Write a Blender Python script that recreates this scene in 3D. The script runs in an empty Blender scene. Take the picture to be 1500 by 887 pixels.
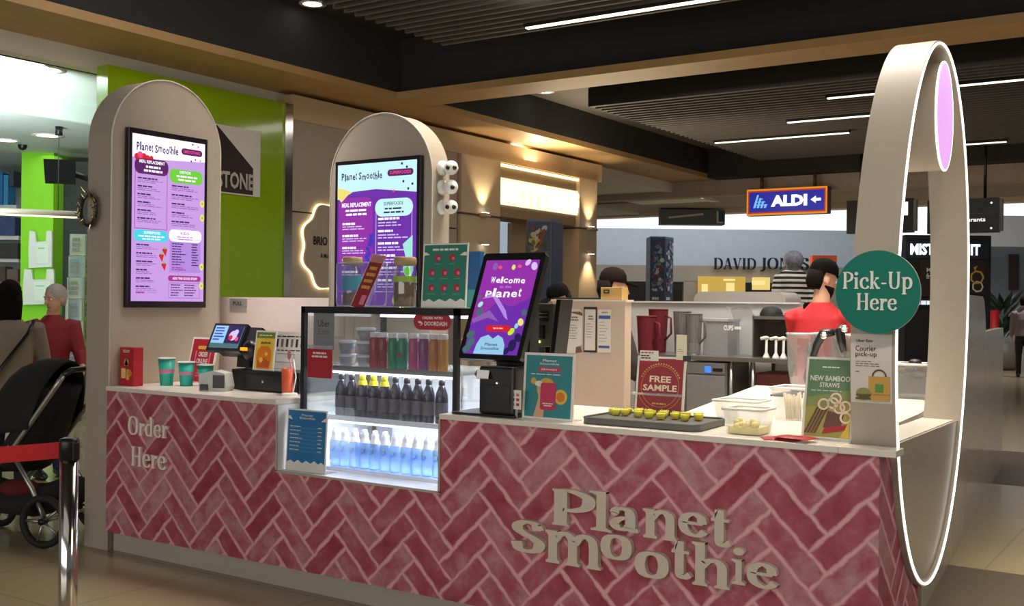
import bpy, bmesh, math, random
from mathutils import Vector, Matrix, noise
random.seed(7)
PI = math.pi
sc = bpy.context.scene
COL = sc.collection

# ---------------------------------------------------------------- camera, world, lights, exposure
FPX, YAW, CX, CY, CH, ROLL = 1585.0, 0.5866, 5.6885, -4.1062, 1.53, 0.0107
_c, _s = math.cos(YAW), math.sin(YAW)
RIGHT, FWD, UP = Vector((_c, _s, 0)), Vector((-_s, _c, 0)), Vector((0, 0, 1))
CAM = Vector((CX, CY, CH))
_cr, _sr = math.cos(ROLL), math.sin(ROLL)
_R = _cr * RIGHT + _sr * UP
_U = -_sr * RIGHT + _cr * UP
cam_data = bpy.data.cameras.new('camera')
cam_data.sensor_width = 36.0
cam_data.lens = 36.0 * FPX / 1500.0
cam_data.clip_end = 300
cam = bpy.data.objects.new('camera', cam_data)
COL.objects.link(cam)
cam.matrix_world = Matrix(((_R.x, _U.x, -FWD.x, CAM.x), (_R.y, _U.y, -FWD.y, CAM.y), (_R.z, _U.z, -FWD.z, CAM.z), (0, 0, 0, 1)))
sc.camera = cam

sc.view_settings.view_transform = 'Standard'
sc.view_settings.look = 'None'
sc.view_settings.gamma = 1.0
sc.view_settings.use_curve_mapping = False
sc.view_settings.exposure = 0.0

world = bpy.data.worlds.new('world')
sc.world = world
world.use_nodes = True
_bg = world.node_tree.nodes['Background']
_bg.inputs[0].default_value = (0.95, 0.97, 1.0, 1)
_bg.inputs[1].default_value = 0.13


def area(name, loc, target, sx, sy, power, color=(1, .93, .84)):
    l = bpy.data.lights.new(name, 'AREA')
    l.shape = 'RECTANGLE'
    l.size, l.size_y = sx, sy
    l.energy = power
    l.color = color
    o = bpy.data.objects.new(name, l)
    COL.objects.link(o)
    o.location = loc
    d = Vector(target) - Vector(loc)
    o.rotation_euler = d.to_track_quat('-Z', 'Y').to_euler()
    return o


def spot(name, loc, target, power, ang=70, color=(1, .9, .76), blend=.6, r=.05):
    l = bpy.data.lights.new(name, 'SPOT')
    l.energy = power
    l.spot_size = math.radians(ang)
    l.spot_blend = blend
    l.shadow_soft_size = r
    l.color = color
    o = bpy.data.objects.new(name, l)
    COL.objects.link(o)
    o.location = loc
    o.rotation_euler = (Vector(target) - Vector(loc)).to_track_quat('-Z', 'Y').to_euler()
    return o


# mall ceiling lighting: broad troffers in the coffers, focused fittings over the kiosk; added fills noted
area('front_coffer_light', (2.5, 1.5, 4.9), (2.5, 1.5, 0), 5.0, 3.0, 60)
kd = area('kiosk_downlight_bank', (3.2, 1.7, 4.95), (3.2, 1.6, 0), 3.4, 1.0, 125, (1, .92, .8))
kd.data.spread = math.radians(85)
kd = area('kiosk_rear_downlight_bank', (2.4, 4.7, 4.45), (2.4, 4.9, 0), 3.0, 1.2, 110, (1, .93, .84))
kd.data.spread = math.radians(110)
kd = area('order_end_fill', (.62, .25, 4.6), (.5, 1.02, 1.2), .6, .3, 9, (1, .93, .87))  # added fill, no fitting known there; brightens the wall behind the till
kd.data.spread = math.radians(40)
area('concourse_light', (4.5, -6.0, 4.6), (2.4, 0.2, 0.5), 7.0, 3.0, 25)
kd = area('loop_fill', (6.0, -3.2, 4.7), (4.5, .3, 1.7), .8, .5, 6.2, (1, .92, .82))  # unseen fill added to brighten the loop band and teal disc
kd.data.spread = math.radians(50)
area('front_fill_softbox', (2.5, -9.4, 1.9), (2.3, 0, 1.2), 11.0, 2.6, 230, (1, .96, .9))  # softbox fill behind the camera, added to light front-facing surfaces
area('storefront_fill', (-1.8, 3.6, 5.1), (-3.0, 4.0, 0), 4.0, 4.0, 175)  # general fill added to lift the green panel and storefront
area('right_side_fill', (10.5, 0.5, 4.8), (6.0, 1.2, 0.3), 3.0, 6.0, 190, (1, .88, .68))  # unseen fill added for the loop's right-facing panel and the right floor
area('rear_coffer_light', (3.0, 9.8, 4.75), (3.0, 9.8, 0), 9.0, 1.6, 200)
for _x in (-3.0, 2.5, 8.0):
    spot('rear_bounce_fill', (_x, 22.0, 4.2), (_x, 22.0, 0), 420, 130, (1, .92, .84), .8, .08)  # invented spots; their floor bounce lifts the dark rear soffit
area('far_hall_light', (-9.0, 30.0, 8.0), (-9.0, 30.0, 0), 14.0, 10.0, 900, (.93, .97, 1))
area('right_hall_light', (9.0, 16.0, 6.5), (8.0, 16.0, 0), 5.0, 10.0, 480, (.97, .98, 1))
area('left_shop_light', (-8.8, 5.2, 3.9), (-8.8, 5.2, 0), 4.0, 6.0, 85, (1, .98, .93))
area('left_ceiling_fill', (-6.3, 3.0, 3.3), (-7.6, 3.0, 4.2), .6, 6.0, 340, (.86, 1, 1))  # unseen fill added to whiten the left shop ceiling

# ---------------------------------------------------------------- helpers: photo pixel -> ray -> point on a real plane
def ray(u, v):
    du, dv = u - 750.0, v - 443.5
    return (FWD * FPX + _R * du - _U * dv) / FPX


def onX(u, v, x):
    r = ray(u, v)
    return CAM + r * ((x - CAM.x) / r.x)


def onY(u, v, y):
    r = ray(u, v)
    return CAM + r * ((y - CAM.y) / r.y)


def onZ(u, v, z):
    r = ray(u, v)
    return CAM + r * ((z - CAM.z) / r.z)


def atD(u, v, d):
    return CAM + ray(u, v) * d


def rectY(u0, v0, u1, v1, y):
    a, b, c, d = onY(u0, v0, y), onY(u1, v0, y), onY(u0, v1, y), onY(u1, v1, y)
    return (a.x + c.x) / 2, (b.x + d.x) / 2, (c.z + d.z) / 2, (a.z + b.z) / 2


# ---------------------------------------------------------------- materials
MATS = {}


def lin(c):
    return tuple(((x / 255) / 12.92 if x / 255 <= .04045 else (((x / 255) + .055) / 1.055) ** 2.4) for x in c)


def M(name, rgb, rough=.5, metal=0.0, emit=0.0, var=.06, scale=6.0, bump=0.0, spec=.5, alpha=1.0, coat=0.0):
    if name in MATS:
        return MATS[name]
    m = bpy.data.materials.new(name)
    m.use_nodes = True
    nt = m.node_tree
    p = nt.nodes['Principled BSDF']
    c = lin(rgb)
    tc = nt.nodes.new('ShaderNodeTexCoord')
    nz = nt.nodes.new('ShaderNodeTexNoise')
    nz.inputs['Scale'].default_value = scale
    nz.inputs['Detail'].default_value = 4
    nt.links.new(tc.outputs['Object'], nz.inputs['Vector'])
    mx = nt.nodes.new('ShaderNodeMix')
    mx.data_type = 'RGBA'
    mx.inputs[6].default_value = tuple(x * (1 - var) for x in c) + (1,)
    mx.inputs[7].default_value = tuple(min(1, x * (1 + var)) for x in c) + (1,)
    nt.links.new(nz.outputs['Fac'], mx.inputs[0])
    nt.links.new(mx.outputs[2], p.inputs['Base Color'])
    p.inputs['Roughness'].default_value = rough
    p.inputs['Metallic'].default_value = metal
    p.inputs['Specular IOR Level'].default_value = spec
    if coat:
        p.inputs['Coat Weight'].default_value = coat
        p.inputs['Coat Roughness'].default_value = .05
    if emit:
        nt.links.new(mx.outputs[2], p.inputs['Emission Color'])
        p.inputs['Emission Strength'].default_value = emit
    if bump:
        b = nt.nodes.new('ShaderNodeBump')
        b.inputs['Strength'].default_value = bump
        nt.links.new(nz.outputs['Fac'], b.inputs['Height'])
        nt.links.new(b.outputs[0], p.inputs['Normal'])
    MATS[name] = m
    return m


def EM(name, rgb, strength=1.0):
    """a lit surface: lamp lens, LED, screen pixels"""
    if name in MATS:
        return MATS[name]
    m = M(name, rgb, rough=.3, var=.02)
    p = m.node_tree.nodes['Principled BSDF']
    c = lin(rgb)
    p.inputs['Emission Color'].default_value = c + (1,)
    p.inputs['Emission Strength'].default_value = strength
    for l in list(m.node_tree.links):
        if l.to_socket == p.inputs['Base Color']:
            m.node_tree.links.remove(l)
    p.inputs['Base Color'].default_value = tuple(x * .08 for x in c) + (1,)
    return m


def GLASS(name, tint=(1, 1, 1), gloss=.08, rough=.03, body=0.0, bodycol=(.9, .9, .9)):
    """thin clear sheet: mostly see-through with a faint reflection; body adds a milky tint"""
    if name in MATS:
        return MATS[name]
    m = bpy.data.materials.new(name)
    m.use_nodes = True
    nt = m.node_tree
    nt.nodes.remove(nt.nodes['Principled BSDF'])
    out = nt.nodes['Material Output']
    t = nt.nodes.new('ShaderNodeBsdfTransparent')
    t.inputs[0].default_value = tint + (1,)
    g = nt.nodes.new('ShaderNodeBsdfGlossy')
    g.inputs['Roughness'].default_value = rough
    lw = nt.nodes.new('ShaderNodeLayerWeight')
    lw.inputs[0].default_value = .25
    mm = nt.nodes.new('ShaderNodeMath')
    mm.operation = 'MULTIPLY_ADD'
    mm.inputs[1].default_value = .35
    mm.inputs[2].default_value = gloss
    nt.links.new(lw.outputs['Facing'], mm.inputs[0])
    mix = nt.nodes.new('ShaderNodeMixShader')
    nt.links.new(mm.outputs[0], mix.inputs[0])
    nt.links.new(t.outputs[0], mix.inputs[1])
    nt.links.new(g.outputs[0], mix.inputs[2])
    last = mix
    if body:
        d = nt.nodes.new('ShaderNodeBsdfDiffuse')
        d.inputs[0].default_value = bodycol + (1,)
        m2 = nt.nodes.new('ShaderNodeMixShader')
        m2.inputs[0].default_value = body
        nt.links.new(mix.outputs[0], m2.inputs[1])
        nt.links.new(d.outputs[0], m2.inputs[2])
        last = m2
    nt.links.new(last.outputs[0], out.inputs[0])
    MATS[name] = m
    return m


# ---------------------------------------------------------------- mesh builder
MW = {}


class MB:
    def __init__(self, M4=None):
        self.v, self.f, self.m, self.sm = [], [], [], []
        self.mats = []
        self.X = M4 or Matrix.Identity(4)

    def mi(self, m):
        if m not in self.mats:
            self.mats.append(m)
        return self.mats.index(m)

    def add(self, vs, fs, m, smooth=False):
        b = len(self.v)
        k = self.mi(m)
        self.v += [self.X @ Vector(p) for p in vs]
        for f in fs:
            self.f.append([b + i for i in f])
            self.m.append(k)
            self.sm.append(smooth)
        return self

    def poly(self, pts, m):
        return self.add(pts, [list(range(len(pts)))], m)

    def box(self, x0, x1, y0, y1, z0, z1, m, bev=0.0):
        if bev <= 0:
            vs = [(x, y, z) for x in (x0, x1) for y in (y0, y1) for z in (z0, z1)]
            fs = [(0, 1, 3, 2), (4, 6, 7, 5), (0, 4, 5, 1), (2, 3, 7, 6), (0, 2, 6, 4), (1, 5, 7, 3)]
            return self.add(vs, fs, m)
        b = min(bev, (x1 - x0) * .45, (y1 - y0) * .45, (z1 - z0) * .45)
        bm = bmesh.new()
        bmesh.ops.create_cube(bm, size=1)
        for q in bm.verts:
            q.co = Vector(((x0 + x1) / 2 + q.co.x * (x1 - x0), (y0 + y1) / 2 + q.co.y * (y1 - y0), (z0 + z1) / 2 + q.co.z * (z1 - z0)))
        bmesh.ops.bevel(bm, geom=bm.edges[:], offset=b, segments=2, profile=.6, affect='EDGES')
        self.addbm(bm, m)
        return self

    def addbm(self, bm, m, smooth=False):
        bm.verts.index_update()
        self.add([q.co.copy() for q in bm.verts], [[q.index for q in f.verts] for f in bm.faces], m, smooth)
        bm.free()
        return self

    def prism(self, pts, depth, m, O=(0, 0, 0), U=(1, 0, 0), V=(0, 0, 1), m_side=None, smooth=False):
        """outline pts (2-D, counter-clockwise seen from +N) extruded from the front face (at O) backwards by depth"""
        O, U, V = Vector(O), Vector(U), Vector(V)
        N = U.cross(V)
        n = len(pts)
        fr = [O + U * a + V * b for a, b in pts]
        bk = [p - N * depth for p in fr]
        self.add(fr + bk, [list(range(n)), list(range(2 * n - 1, n - 1, -1))], m)
        self.add(fr + bk, [[(i + 1) % n, i, n + i, n + (i + 1) % n] for i in range(n)], m_side or m, smooth)
        return self

    def tube(self, pts, r, m, n=8, closed=False, caps=True, flat=1.0):
        pts = [Vector(p) for p in pts]
        k = len(pts)
        rs = r if isinstance(r, (list, tuple)) else [r] * k
        vs, fs = [], []
        nrm = None
        for i in range(k):
            if closed:
                t = pts[(i + 1) % k] - pts[i - 1]
            else:
                t = pts[min(i + 1, k - 1)] - pts[max(i - 1, 0)]
            if t.length < 1e-9:
                t = Vector((0, 0, 1))
            t.normalize()
            if nrm is None:
                a = Vector((0, 0, 1)) if abs(t.z) < .9 else Vector((1, 0, 0))
                nrm = (a - t * a.dot(t)).normalized()
            else:
                nrm = (nrm - t * nrm.dot(t))
                nrm = nrm.normalized() if nrm.length > 1e-6 else t.orthogonal().normalized()
            b = t.cross(nrm)
            for j in range(n):
                a = 2 * PI * j / n
                vs.append(pts[i] + (nrm * math.cos(a) * flat + b * math.sin(a)) * rs[i])
        for i in range(k if closed else k - 1):
            for j in range(n):
                p, q = i * n + j, i * n + (j + 1) % n
                i2 = (i + 1) % k
                fs.append((p, q, i2 * n + (j + 1) % n, i2 * n + j))
        if caps and not closed:
            fs.append(list(range(n - 1, -1, -1)))
            fs.append(list(range((k - 1) * n, k * n)))
        return self.add(vs, fs, m, True)

    def loft(self, secs, m, n=16, up=(0, 0, 1)):
        """secs: (centre, side vector, front vector) ellipse sections joined in order, capped"""
        vs, fs = [], []
        for c, a, b in secs:
            c, a, b = Vector(c), Vector(a), Vector(b)
            for j in range(n):
                t = 2 * PI * j / n
                vs.append(c + a * math.cos(t) + b * math.sin(t))
        k = len(secs)
        for i in range(k - 1):
            for j in range(n):
                fs.append((i * n + j, i * n + (j + 1) % n, (i + 1) * n + (j + 1) % n, (i + 1) * n + j))
        fs.append(list(range(n - 1, -1, -1)))
        fs.append(list(range((k - 1) * n, k * n)))
        return self.add(vs, fs, m, True)

    def lathe(self, prof, c, m, n=20, smooth=True, cap=True):
        """profile [(r, z)] turned round the vertical through c"""
        c = Vector(c)
        vs, fs = [], []
        for r, z in prof:
            for j in range(n):
                a = 2 * PI * j / n
                vs.append(c + Vector((r * math.cos(a), r * math.sin(a), z)))
        for i in range(len(prof) - 1):
            for j in range(n):
                fs.append((i * n + j, i * n + (j + 1) % n, (i + 1) * n + (j + 1) % n, (i + 1) * n + j))
        if cap:
            fs.append(list(range(n - 1, -1, -1)))
            fs.append(list(range((len(prof) - 1) * n, len(prof) * n)))
        return self.add(vs, fs, m, smooth)

    def ball(self, c, r, m, n=14, k=8):
        c = Vector(c)
        r = Vector(r) if not isinstance(r, (int, float)) else Vector((r, r, r))
        vs, fs = [], []
        for i in range(k + 1):
            t = PI * i / k
            for j in range(n):
                a = 2 * PI * j / n
                vs.append(c + Vector((r.x * math.sin(t) * math.cos(a), r.y * math.sin(t) * math.sin(a), -r.z * math.cos(t))))
        for i in range(k):
            for j in range(n):
                fs.append((i * n + j, i * n + (j + 1) % n, (i + 1) * n + (j + 1) % n, (i + 1) * n + j))
        return self.add(vs, fs, m, True)

    def build(self, name, parent=None, origin=None):
        me = bpy.data.meshes.new(name)
        if parent is not None:
            inv = MW[parent.name].inverted()
        elif origin is not None:
            inv = Matrix.Translation(-Vector(origin))
        else:
            inv = Matrix.Identity(4)
        me.from_pydata([tuple(inv @ p) for p in self.v], [], self.f)
        for m in self.mats:
            me.materials.append(m)
        me.polygons.foreach_set('material_index', self.m)
        me.polygons.foreach_set('use_smooth', self.sm)
        me.update()
        o = bpy.data.objects.new(name, me)
        COL.objects.link(o)
        if parent is not None:
            o.parent = parent
            MW[o.name] = MW[parent.name]
        else:
            if origin is not None:
                o.location = origin
            MW[o.name] = Matrix.Translation(Vector(origin)) if origin is not None else Matrix.Identity(4)
        return o


def tag(o, label, cat, group=None):
    o['label'] = label
    o['category'] = cat
    if group:
        o['group'] = group
    return o


def thing(name, label, cat, loc=(0, 0, 0), rz=0.0, group=None):
    o = bpy.data.objects.new(name, None)
    COL.objects.link(o)
    o.location = loc
    o.rotation_euler = (0, 0, rz)
    o.empty_display_size = .1
    MW[o.name] = Matrix.Translation(Vector(loc)) @ Matrix.Rotation(rz, 4, 'Z')
    return tag(o, label, cat, group)


def struct(mb, name):
    o = mb.build(name)
    o['kind'] = 'structure'
    return o


def dup(root, loc, label, rz=None, scale=None):
    def cp(o, par):
        c = o.copy()
        COL.objects.link(c)
        if par is not None:
            c.parent = par
        for ch in list(o.children):
            cp(ch, c)
        return c
    r = cp(root, None)
    r.location = loc
    if rz is not None:
        r.rotation_euler = (0, 0, rz)
    if scale is not None:
        r.scale = scale
    r['label'] = label
    return r


ORD = ['first', 'second', 'third', 'fourth', 'fifth', 'sixth', 'seventh', 'eighth', 'ninth', 'tenth', 'eleventh', 'twelfth', 'thirteenth', 'fourteenth', 'fifteenth', 'sixteenth', 'seventeenth', 'eighteenth', 'nineteenth', 'twentieth']

# ---------------------------------------------------------------- sans lettering (Blender's built-in typeface) as mesh
_TC = {}


def textdata(s, bold=0.0, ext=0.0, shear=0.0):
    k = (s, bold, ext, shear)
    if k not in _TC:
        cu = bpy.data.curves.new('lettering_source', 'FONT')
        cu.body = s
        cu.resolution_u = 2
        cu.offset = bold
        cu.extrude = ext
        cu.shear = shear
        cu.align_x = 'CENTER'
        o = bpy.data.objects.new('lettering_source', cu)
        me = bpy.data.meshes.new_from_object(o)
        vs = [v.co.copy() for v in me.vertices]
        fs = [list(p.vertices) for p in me.polygons]
        bpy.data.objects.remove(o)
        bpy.data.meshes.remove(me)
        bpy.data.curves.remove(cu)
        x0, x1 = min(v.x for v in vs), max(v.x for v in vs)
        y0, y1 = min(v.y for v in vs), max(v.y for v in vs)
        _TC[k] = (vs, fs, x0, x1, y0, y1)
    return _TC[k]


# ---------------------------------------------------------------- serif lettering drawn as pen strokes
def catmull(P, closed=False, sub=7):
    out = []
    n = len(P)
    rng = range(n if closed else n - 1)
    for i in rng:
        p0 = P[(i - 1) % n] if (closed or i > 0) else P[0]
        p1, p2 = P[i % n], P[(i + 1) % n]
        p3 = P[(i + 2) % n] if (closed or i + 2 < n) else P[-1]
        for j in range(sub):
            t = j / sub
            out.append(tuple(.5 * ((2 * b) + (-a + c) * t + (2 * a - 5 * b + 4 * c - d) * t * t + (-a + 3 * b - 3 * c + d) * t ** 3)
                             for a, b, c, d in zip(p0, p1, p2, p3)))
    if not closed:
        out.append(tuple(P[-1]))
    return out


class Pen:
    def __init__(self, T=.17, t=.055, sh=.055):
        self.T, self.t, self.sh = T, t, sh
        self.parts = []

    def rib(self, P, closed=False, smooth=True, k=1.0):
        C = catmull(P, closed) if smooth else [tuple(p) for p in P]
        n = len(C)
        L, R = [], []
        for i in range(n):
            if closed:
                a, b = C[i - 1], C[(i + 1) % n]
            else:
                a, b = C[max(i - 1, 0)], C[min(i + 1, n - 1)]
            dx, dy = b[0] - a[0], b[1] - a[1]
            l = math.hypot(dx, dy) or 1
            dx, dy = dx / l, dy / l
            w = (self.t + (self.T - self.t) * abs(dy) ** 1.3) * .5 * k
            L.append((C[i][0] - dy * w, C[i][1] + dx * w))
            R.append((C[i][0] + dy * w, C[i][1] - dx * w))
        rg = range(n if closed else n - 1)
        for i in rg:
            j = (i + 1) % n
            self.parts.append([L[i], R[i], R[j], L[j]])

    def stem(self, x, y0, y1, w=None):
        w = (w or self.T) / 2
        y0, y1 = y0 + .008, y1 - .008
        self.parts.append([(x - w, y0), (x + w, y0), (x + w, y1), (x - w, y1)])

    def ser(self, x, y, l=.13, r=.13, up=True):
        h = self.sh
        y0, y1 = (y, y + h) if up else (y - h, y)
        self.parts.append([(x - l, y0), (x + r, y0), (x + r, y1), (x - l, y1)])
        b = self.T / 2
        if up:
            self.parts.append([(x - l * .8, y1), (x + r * .8, y1), (x + b, y1 + h * .9), (x - b, y1 + h * .9)])
        else:
            self.parts.append([(x - b, y0 - h * .9), (x + b, y0 - h * .9), (x + r * .8, y0), (x - l * .8, y0)])

    def diag(self, x0, y0, x1, y1, w):
        w /= 2
        self.parts.append([(x0 - w, y0), (x0 + w, y0), (x1 + w, y1), (x1 - w, y1)])

    def dot(self, x, y, r):
        self.parts.append([(x + r * math.cos(2 * PI * i / 16), y + r * math.sin(2 * PI * i / 16)) for i in range(16)])


def glyph(ch, T=.17, t=.055):
    """capital height 1, x-height .68; returns (list of convex outlines, advance)"""
    g = Pen(T, t)
    h = T / 2
    w = .6
    X = .68
    if ch == 'P':
        g.stem(.22, 0, 1); g.ser(.22, 0); g.ser(.22, 1, .13, .02, False)
        g.rib([(.2, .97), (.42, .97), (.62, .86), (.66, .71), (.6, .55), (.42, .45), (.24, .45)]); w = .76
    elif ch == 'l':
        g.stem(.17, 0, 1.05); g.ser(.17, 0); g.ser(.17, 1.05, .15, h, False); w = .36
    elif ch == 'i':
        g.stem(.17, 0, X); g.ser(.17, 0); g.ser(.17, X, .14, h, False); g.dot(.17, .9, .105); w = .36
    elif ch == 'a':
        g.rib([(.1, .5), (.16, .62), (.28, .655), (.4, .6), (.44, .45)]); g.dot(.12, .5, .075)
        g.stem(.44, .08, .48); g.rib([(.44, .12), (.5, .03), (.6, .05)])
        g.rib([(.42, .4), (.22, .34), (.11, .19), (.2, .05), (.34, .06), (.42, .16)]); w = .62
    elif ch in 'nmh':
        g.stem(.17, 0, 1.05 if ch == 'h' else X); g.ser(.17, 0); g.ser(.17, 1.05 if ch == 'h' else X, .14, h, False)
        g.rib([(.2, .47), (.3, .61), (.42, .64), (.52, .56), (.545, .42)]); g.stem(.545, 0, .44); g.ser(.545, 0); w = .73
        if ch == 'm':
            g.rib([(.58, .47), (.68, .61), (.8, .64), (.9, .56), (.925, .42)]); g.stem(.925, 0, .44); g.ser(.925, 0); w = 1.11
    elif ch == 'r':
        g.stem(.17, 0, X); g.ser(.17, 0); g.ser(.17, X, .14, h, False)
        g.rib([(.22, .45), (.3, .6), (.42, .64)]); g.dot(.43, .58, .085); w = .52
    elif ch == 'e':
        g.rib([(.1, .38), (.54, .38)], smooth=False)
        g.rib([(.53, .38), (.5, .56), (.34, .655), (.17, .56), (.11, .34), (.18, .12), (.36, .025), (.5, .07), (.58, .17)]); w = .64
    elif ch == 'c':
        g.rib([(.52, .5), (.46, .62), (.34, .65), (.17, .56), (.11, .34), (.18, .12), (.36, .025), (.5, .07), (.57, .17)]); g.dot(.5, .5, .08); w = .62
    elif ch == 't':
        g.stem(.22, .12, .92); g.rib([(.22, .2), (.24, .06), (.34, .02), (.46, .1)]); g.parts.append([(.04, X - .07), (.44, X - .07), (.44, X), (.04, X)])
        g.parts.append([(.04, X - .02), (.22 - h, X - .02), (.22 - h + .02, .9), (.2, .92)]); w = .48
    elif ch == 'o':
        g.rib([(.34, .655), (.17, .58), (.11, .34), (.17, .1), (.34, .025), (.51, .1), (.57, .34), (.51, .58)], closed=True); w = .68
    elif ch == 'O':
        g.rib([(.44, .98), (.2, .86), (.11, .5), (.2, .14), (.44, .02), (.68, .14), (.77, .5), (.68, .86)], closed=True); w = .88
    elif ch == 'S':
        g.rib([(.56, .74), (.48, .93), (.3, .975), (.14, .87), (.14, .7), (.28, .57), (.45, .46), (.57, .3), (.52, .1), (.33, .02), (.16, .08), (.1, .3)], k=1.15)
        g.stem(.575, .72, .99, .06); g.stem(.09, .02, .31, .06); w = .7
    elif ch == 'd':
        g.stem(.5, 0, 1.05); g.ser(.5, 1.05, .14, h, False); g.ser(.5, 0, h, .12)
        g.rib([(.46, .6), (.32, .65), (.16, .56), (.1, .34), (.16, .11), (.3, .03), (.46, .1)]); w = .68
    elif ch == 'p':
        g.stem(.17, -.32, X); g.ser(.17, -.32); g.ser(.17, X, .14, h, False)
        g.rib([(.2, .56), (.36, .655), (.52, .56), (.58, .34), (.52, .11), (.36, .025), (.2, .1)]); w = .68
    elif ch == 'k':
        g.stem(.17, 0, 1.05); g.ser(.17, 0); g.ser(.17, 1.05, .14, h, False)
        g.diag(.22, .28, .5, X, .06); g.ser(.5, X, .12, .1, False); g.diag(.55, 0, .32, .4, T); g.ser(.57, 0, .12, .1); w = .7
    elif ch == 'H':
        for x in (.2, .7):
            g.stem(x, 0, 1); g.ser(x, 0); g.ser(x, 1, up=False)
        g.parts.append([(.2, .48), (.7, .48), (.7, .54), (.2, .54)]); w = .9
    elif ch == 'U':
        g.stem(.2, .3, 1); g.ser(.2, 1, up=False); g.ser(.68, 1, .11, .11, False)
        g.rib([(.2, .32), (.26, .1), (.44, .02), (.6, .08), (.68, .3), (.68, .98)], smooth=True, k=.85); w = .86
    elif ch == 'I':
        g.stem(.2, 0, 1); g.ser(.2, 0); g.ser(.2, 1, up=False); w = .4
    elif ch == 'D':
        g.stem(.2, 0, 1); g.ser(.2, 0, .13, .02); g.ser(.2, 1, .13, .02, False)
        g.rib([(.18, .97), (.45, .96), (.68, .8), (.75, .5), (.68, .2), (.45, .04), (.18, .03)]); w = .86
    elif ch == 'A':
        g.diag(.68, 0, .42, 1, T); g.diag(.14, 0, .4, 1, .06); g.parts.append([(.24, .3), (.6, .3), (.6, .36), (.26, .36)])
        g.ser(.14, 0, .11, .11); g.ser(.68, 0, .13, .12); w = .84
    elif ch == 'V':
        g.diag(.42, 0, .16, 1, T); g.diag(.44, 0, .68, 1, .06); g.ser(.16, 1, .13, .13, False); g.ser(.69, 1, .1, .1, False); w = .82
    elif ch == 'J':
        g.stem(.3, .1, 1); g.ser(.3, 1, up=False); g.rib([(.3, .2), (.26, -.05), (.12, -.16), (.03, -.1)]); w = .5
    elif ch == 'N':
        g.stem(.18, 0, 1, .06); g.stem(.74, 0, 1, .06); g.diag(.72, 0, .2, 1, T); g.ser(.18, 0, .1, .1); g.ser(.74, 1, .1, .1, False); w = .92
    elif ch == 'E':
        g.stem(.2, 0, 1); g.ser(.2, 0, .13, .4); g.ser(.2, 1, .13, .38, False); g.parts.append([(.2, .47), (.5, .47), (.5, .53), (.2, .53)])
        g.stem(.57, 0, .22, .05); g.stem(.55, .8, 1, .05); w = .7
    elif ch == '-':
        g.parts.append([(.06, .27), (.36, .27), (.36, .36), (.06, .36)]); w = .42
    elif ch == ' ':
        w = .34
    return g.parts, w


def ccw(q):
    a = sum(q[i - 1][0] * q[i][1] - q[i][0] * q[i - 1][1] for i in range(len(q)))
    return q if a > 0 else q[::-1]


def gbox(parts):
    xs = [p[0] for q in parts for p in q]
    ys = [p[1] for q in parts for p in q]
    return min(xs), max(xs), min(ys), max(ys)


def serif_line(mb, s, O, U, V, height, depth, m, width=None, T=.17, t=.055, track=0.0):
    """one line of raised serif letters, centred on O (baseline), capital height given"""
    O, U, V = Vector(O), Vector(U), Vector(V)
    tot = sum(glyph(c, T, t)[1] + track for c in s) - track
    kx = (width / tot) if width else height
    x = -tot / 2
    for c in s:
        parts, w = glyph(c, T, t)
        for i, q in enumerate(parts):
            mb.prism(ccw([((x + a) * kx, b * height) for a, b in q]), depth, m, O + U.cross(V) * (.00012 * (i % 9)), U, V)
        x += w + track


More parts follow.
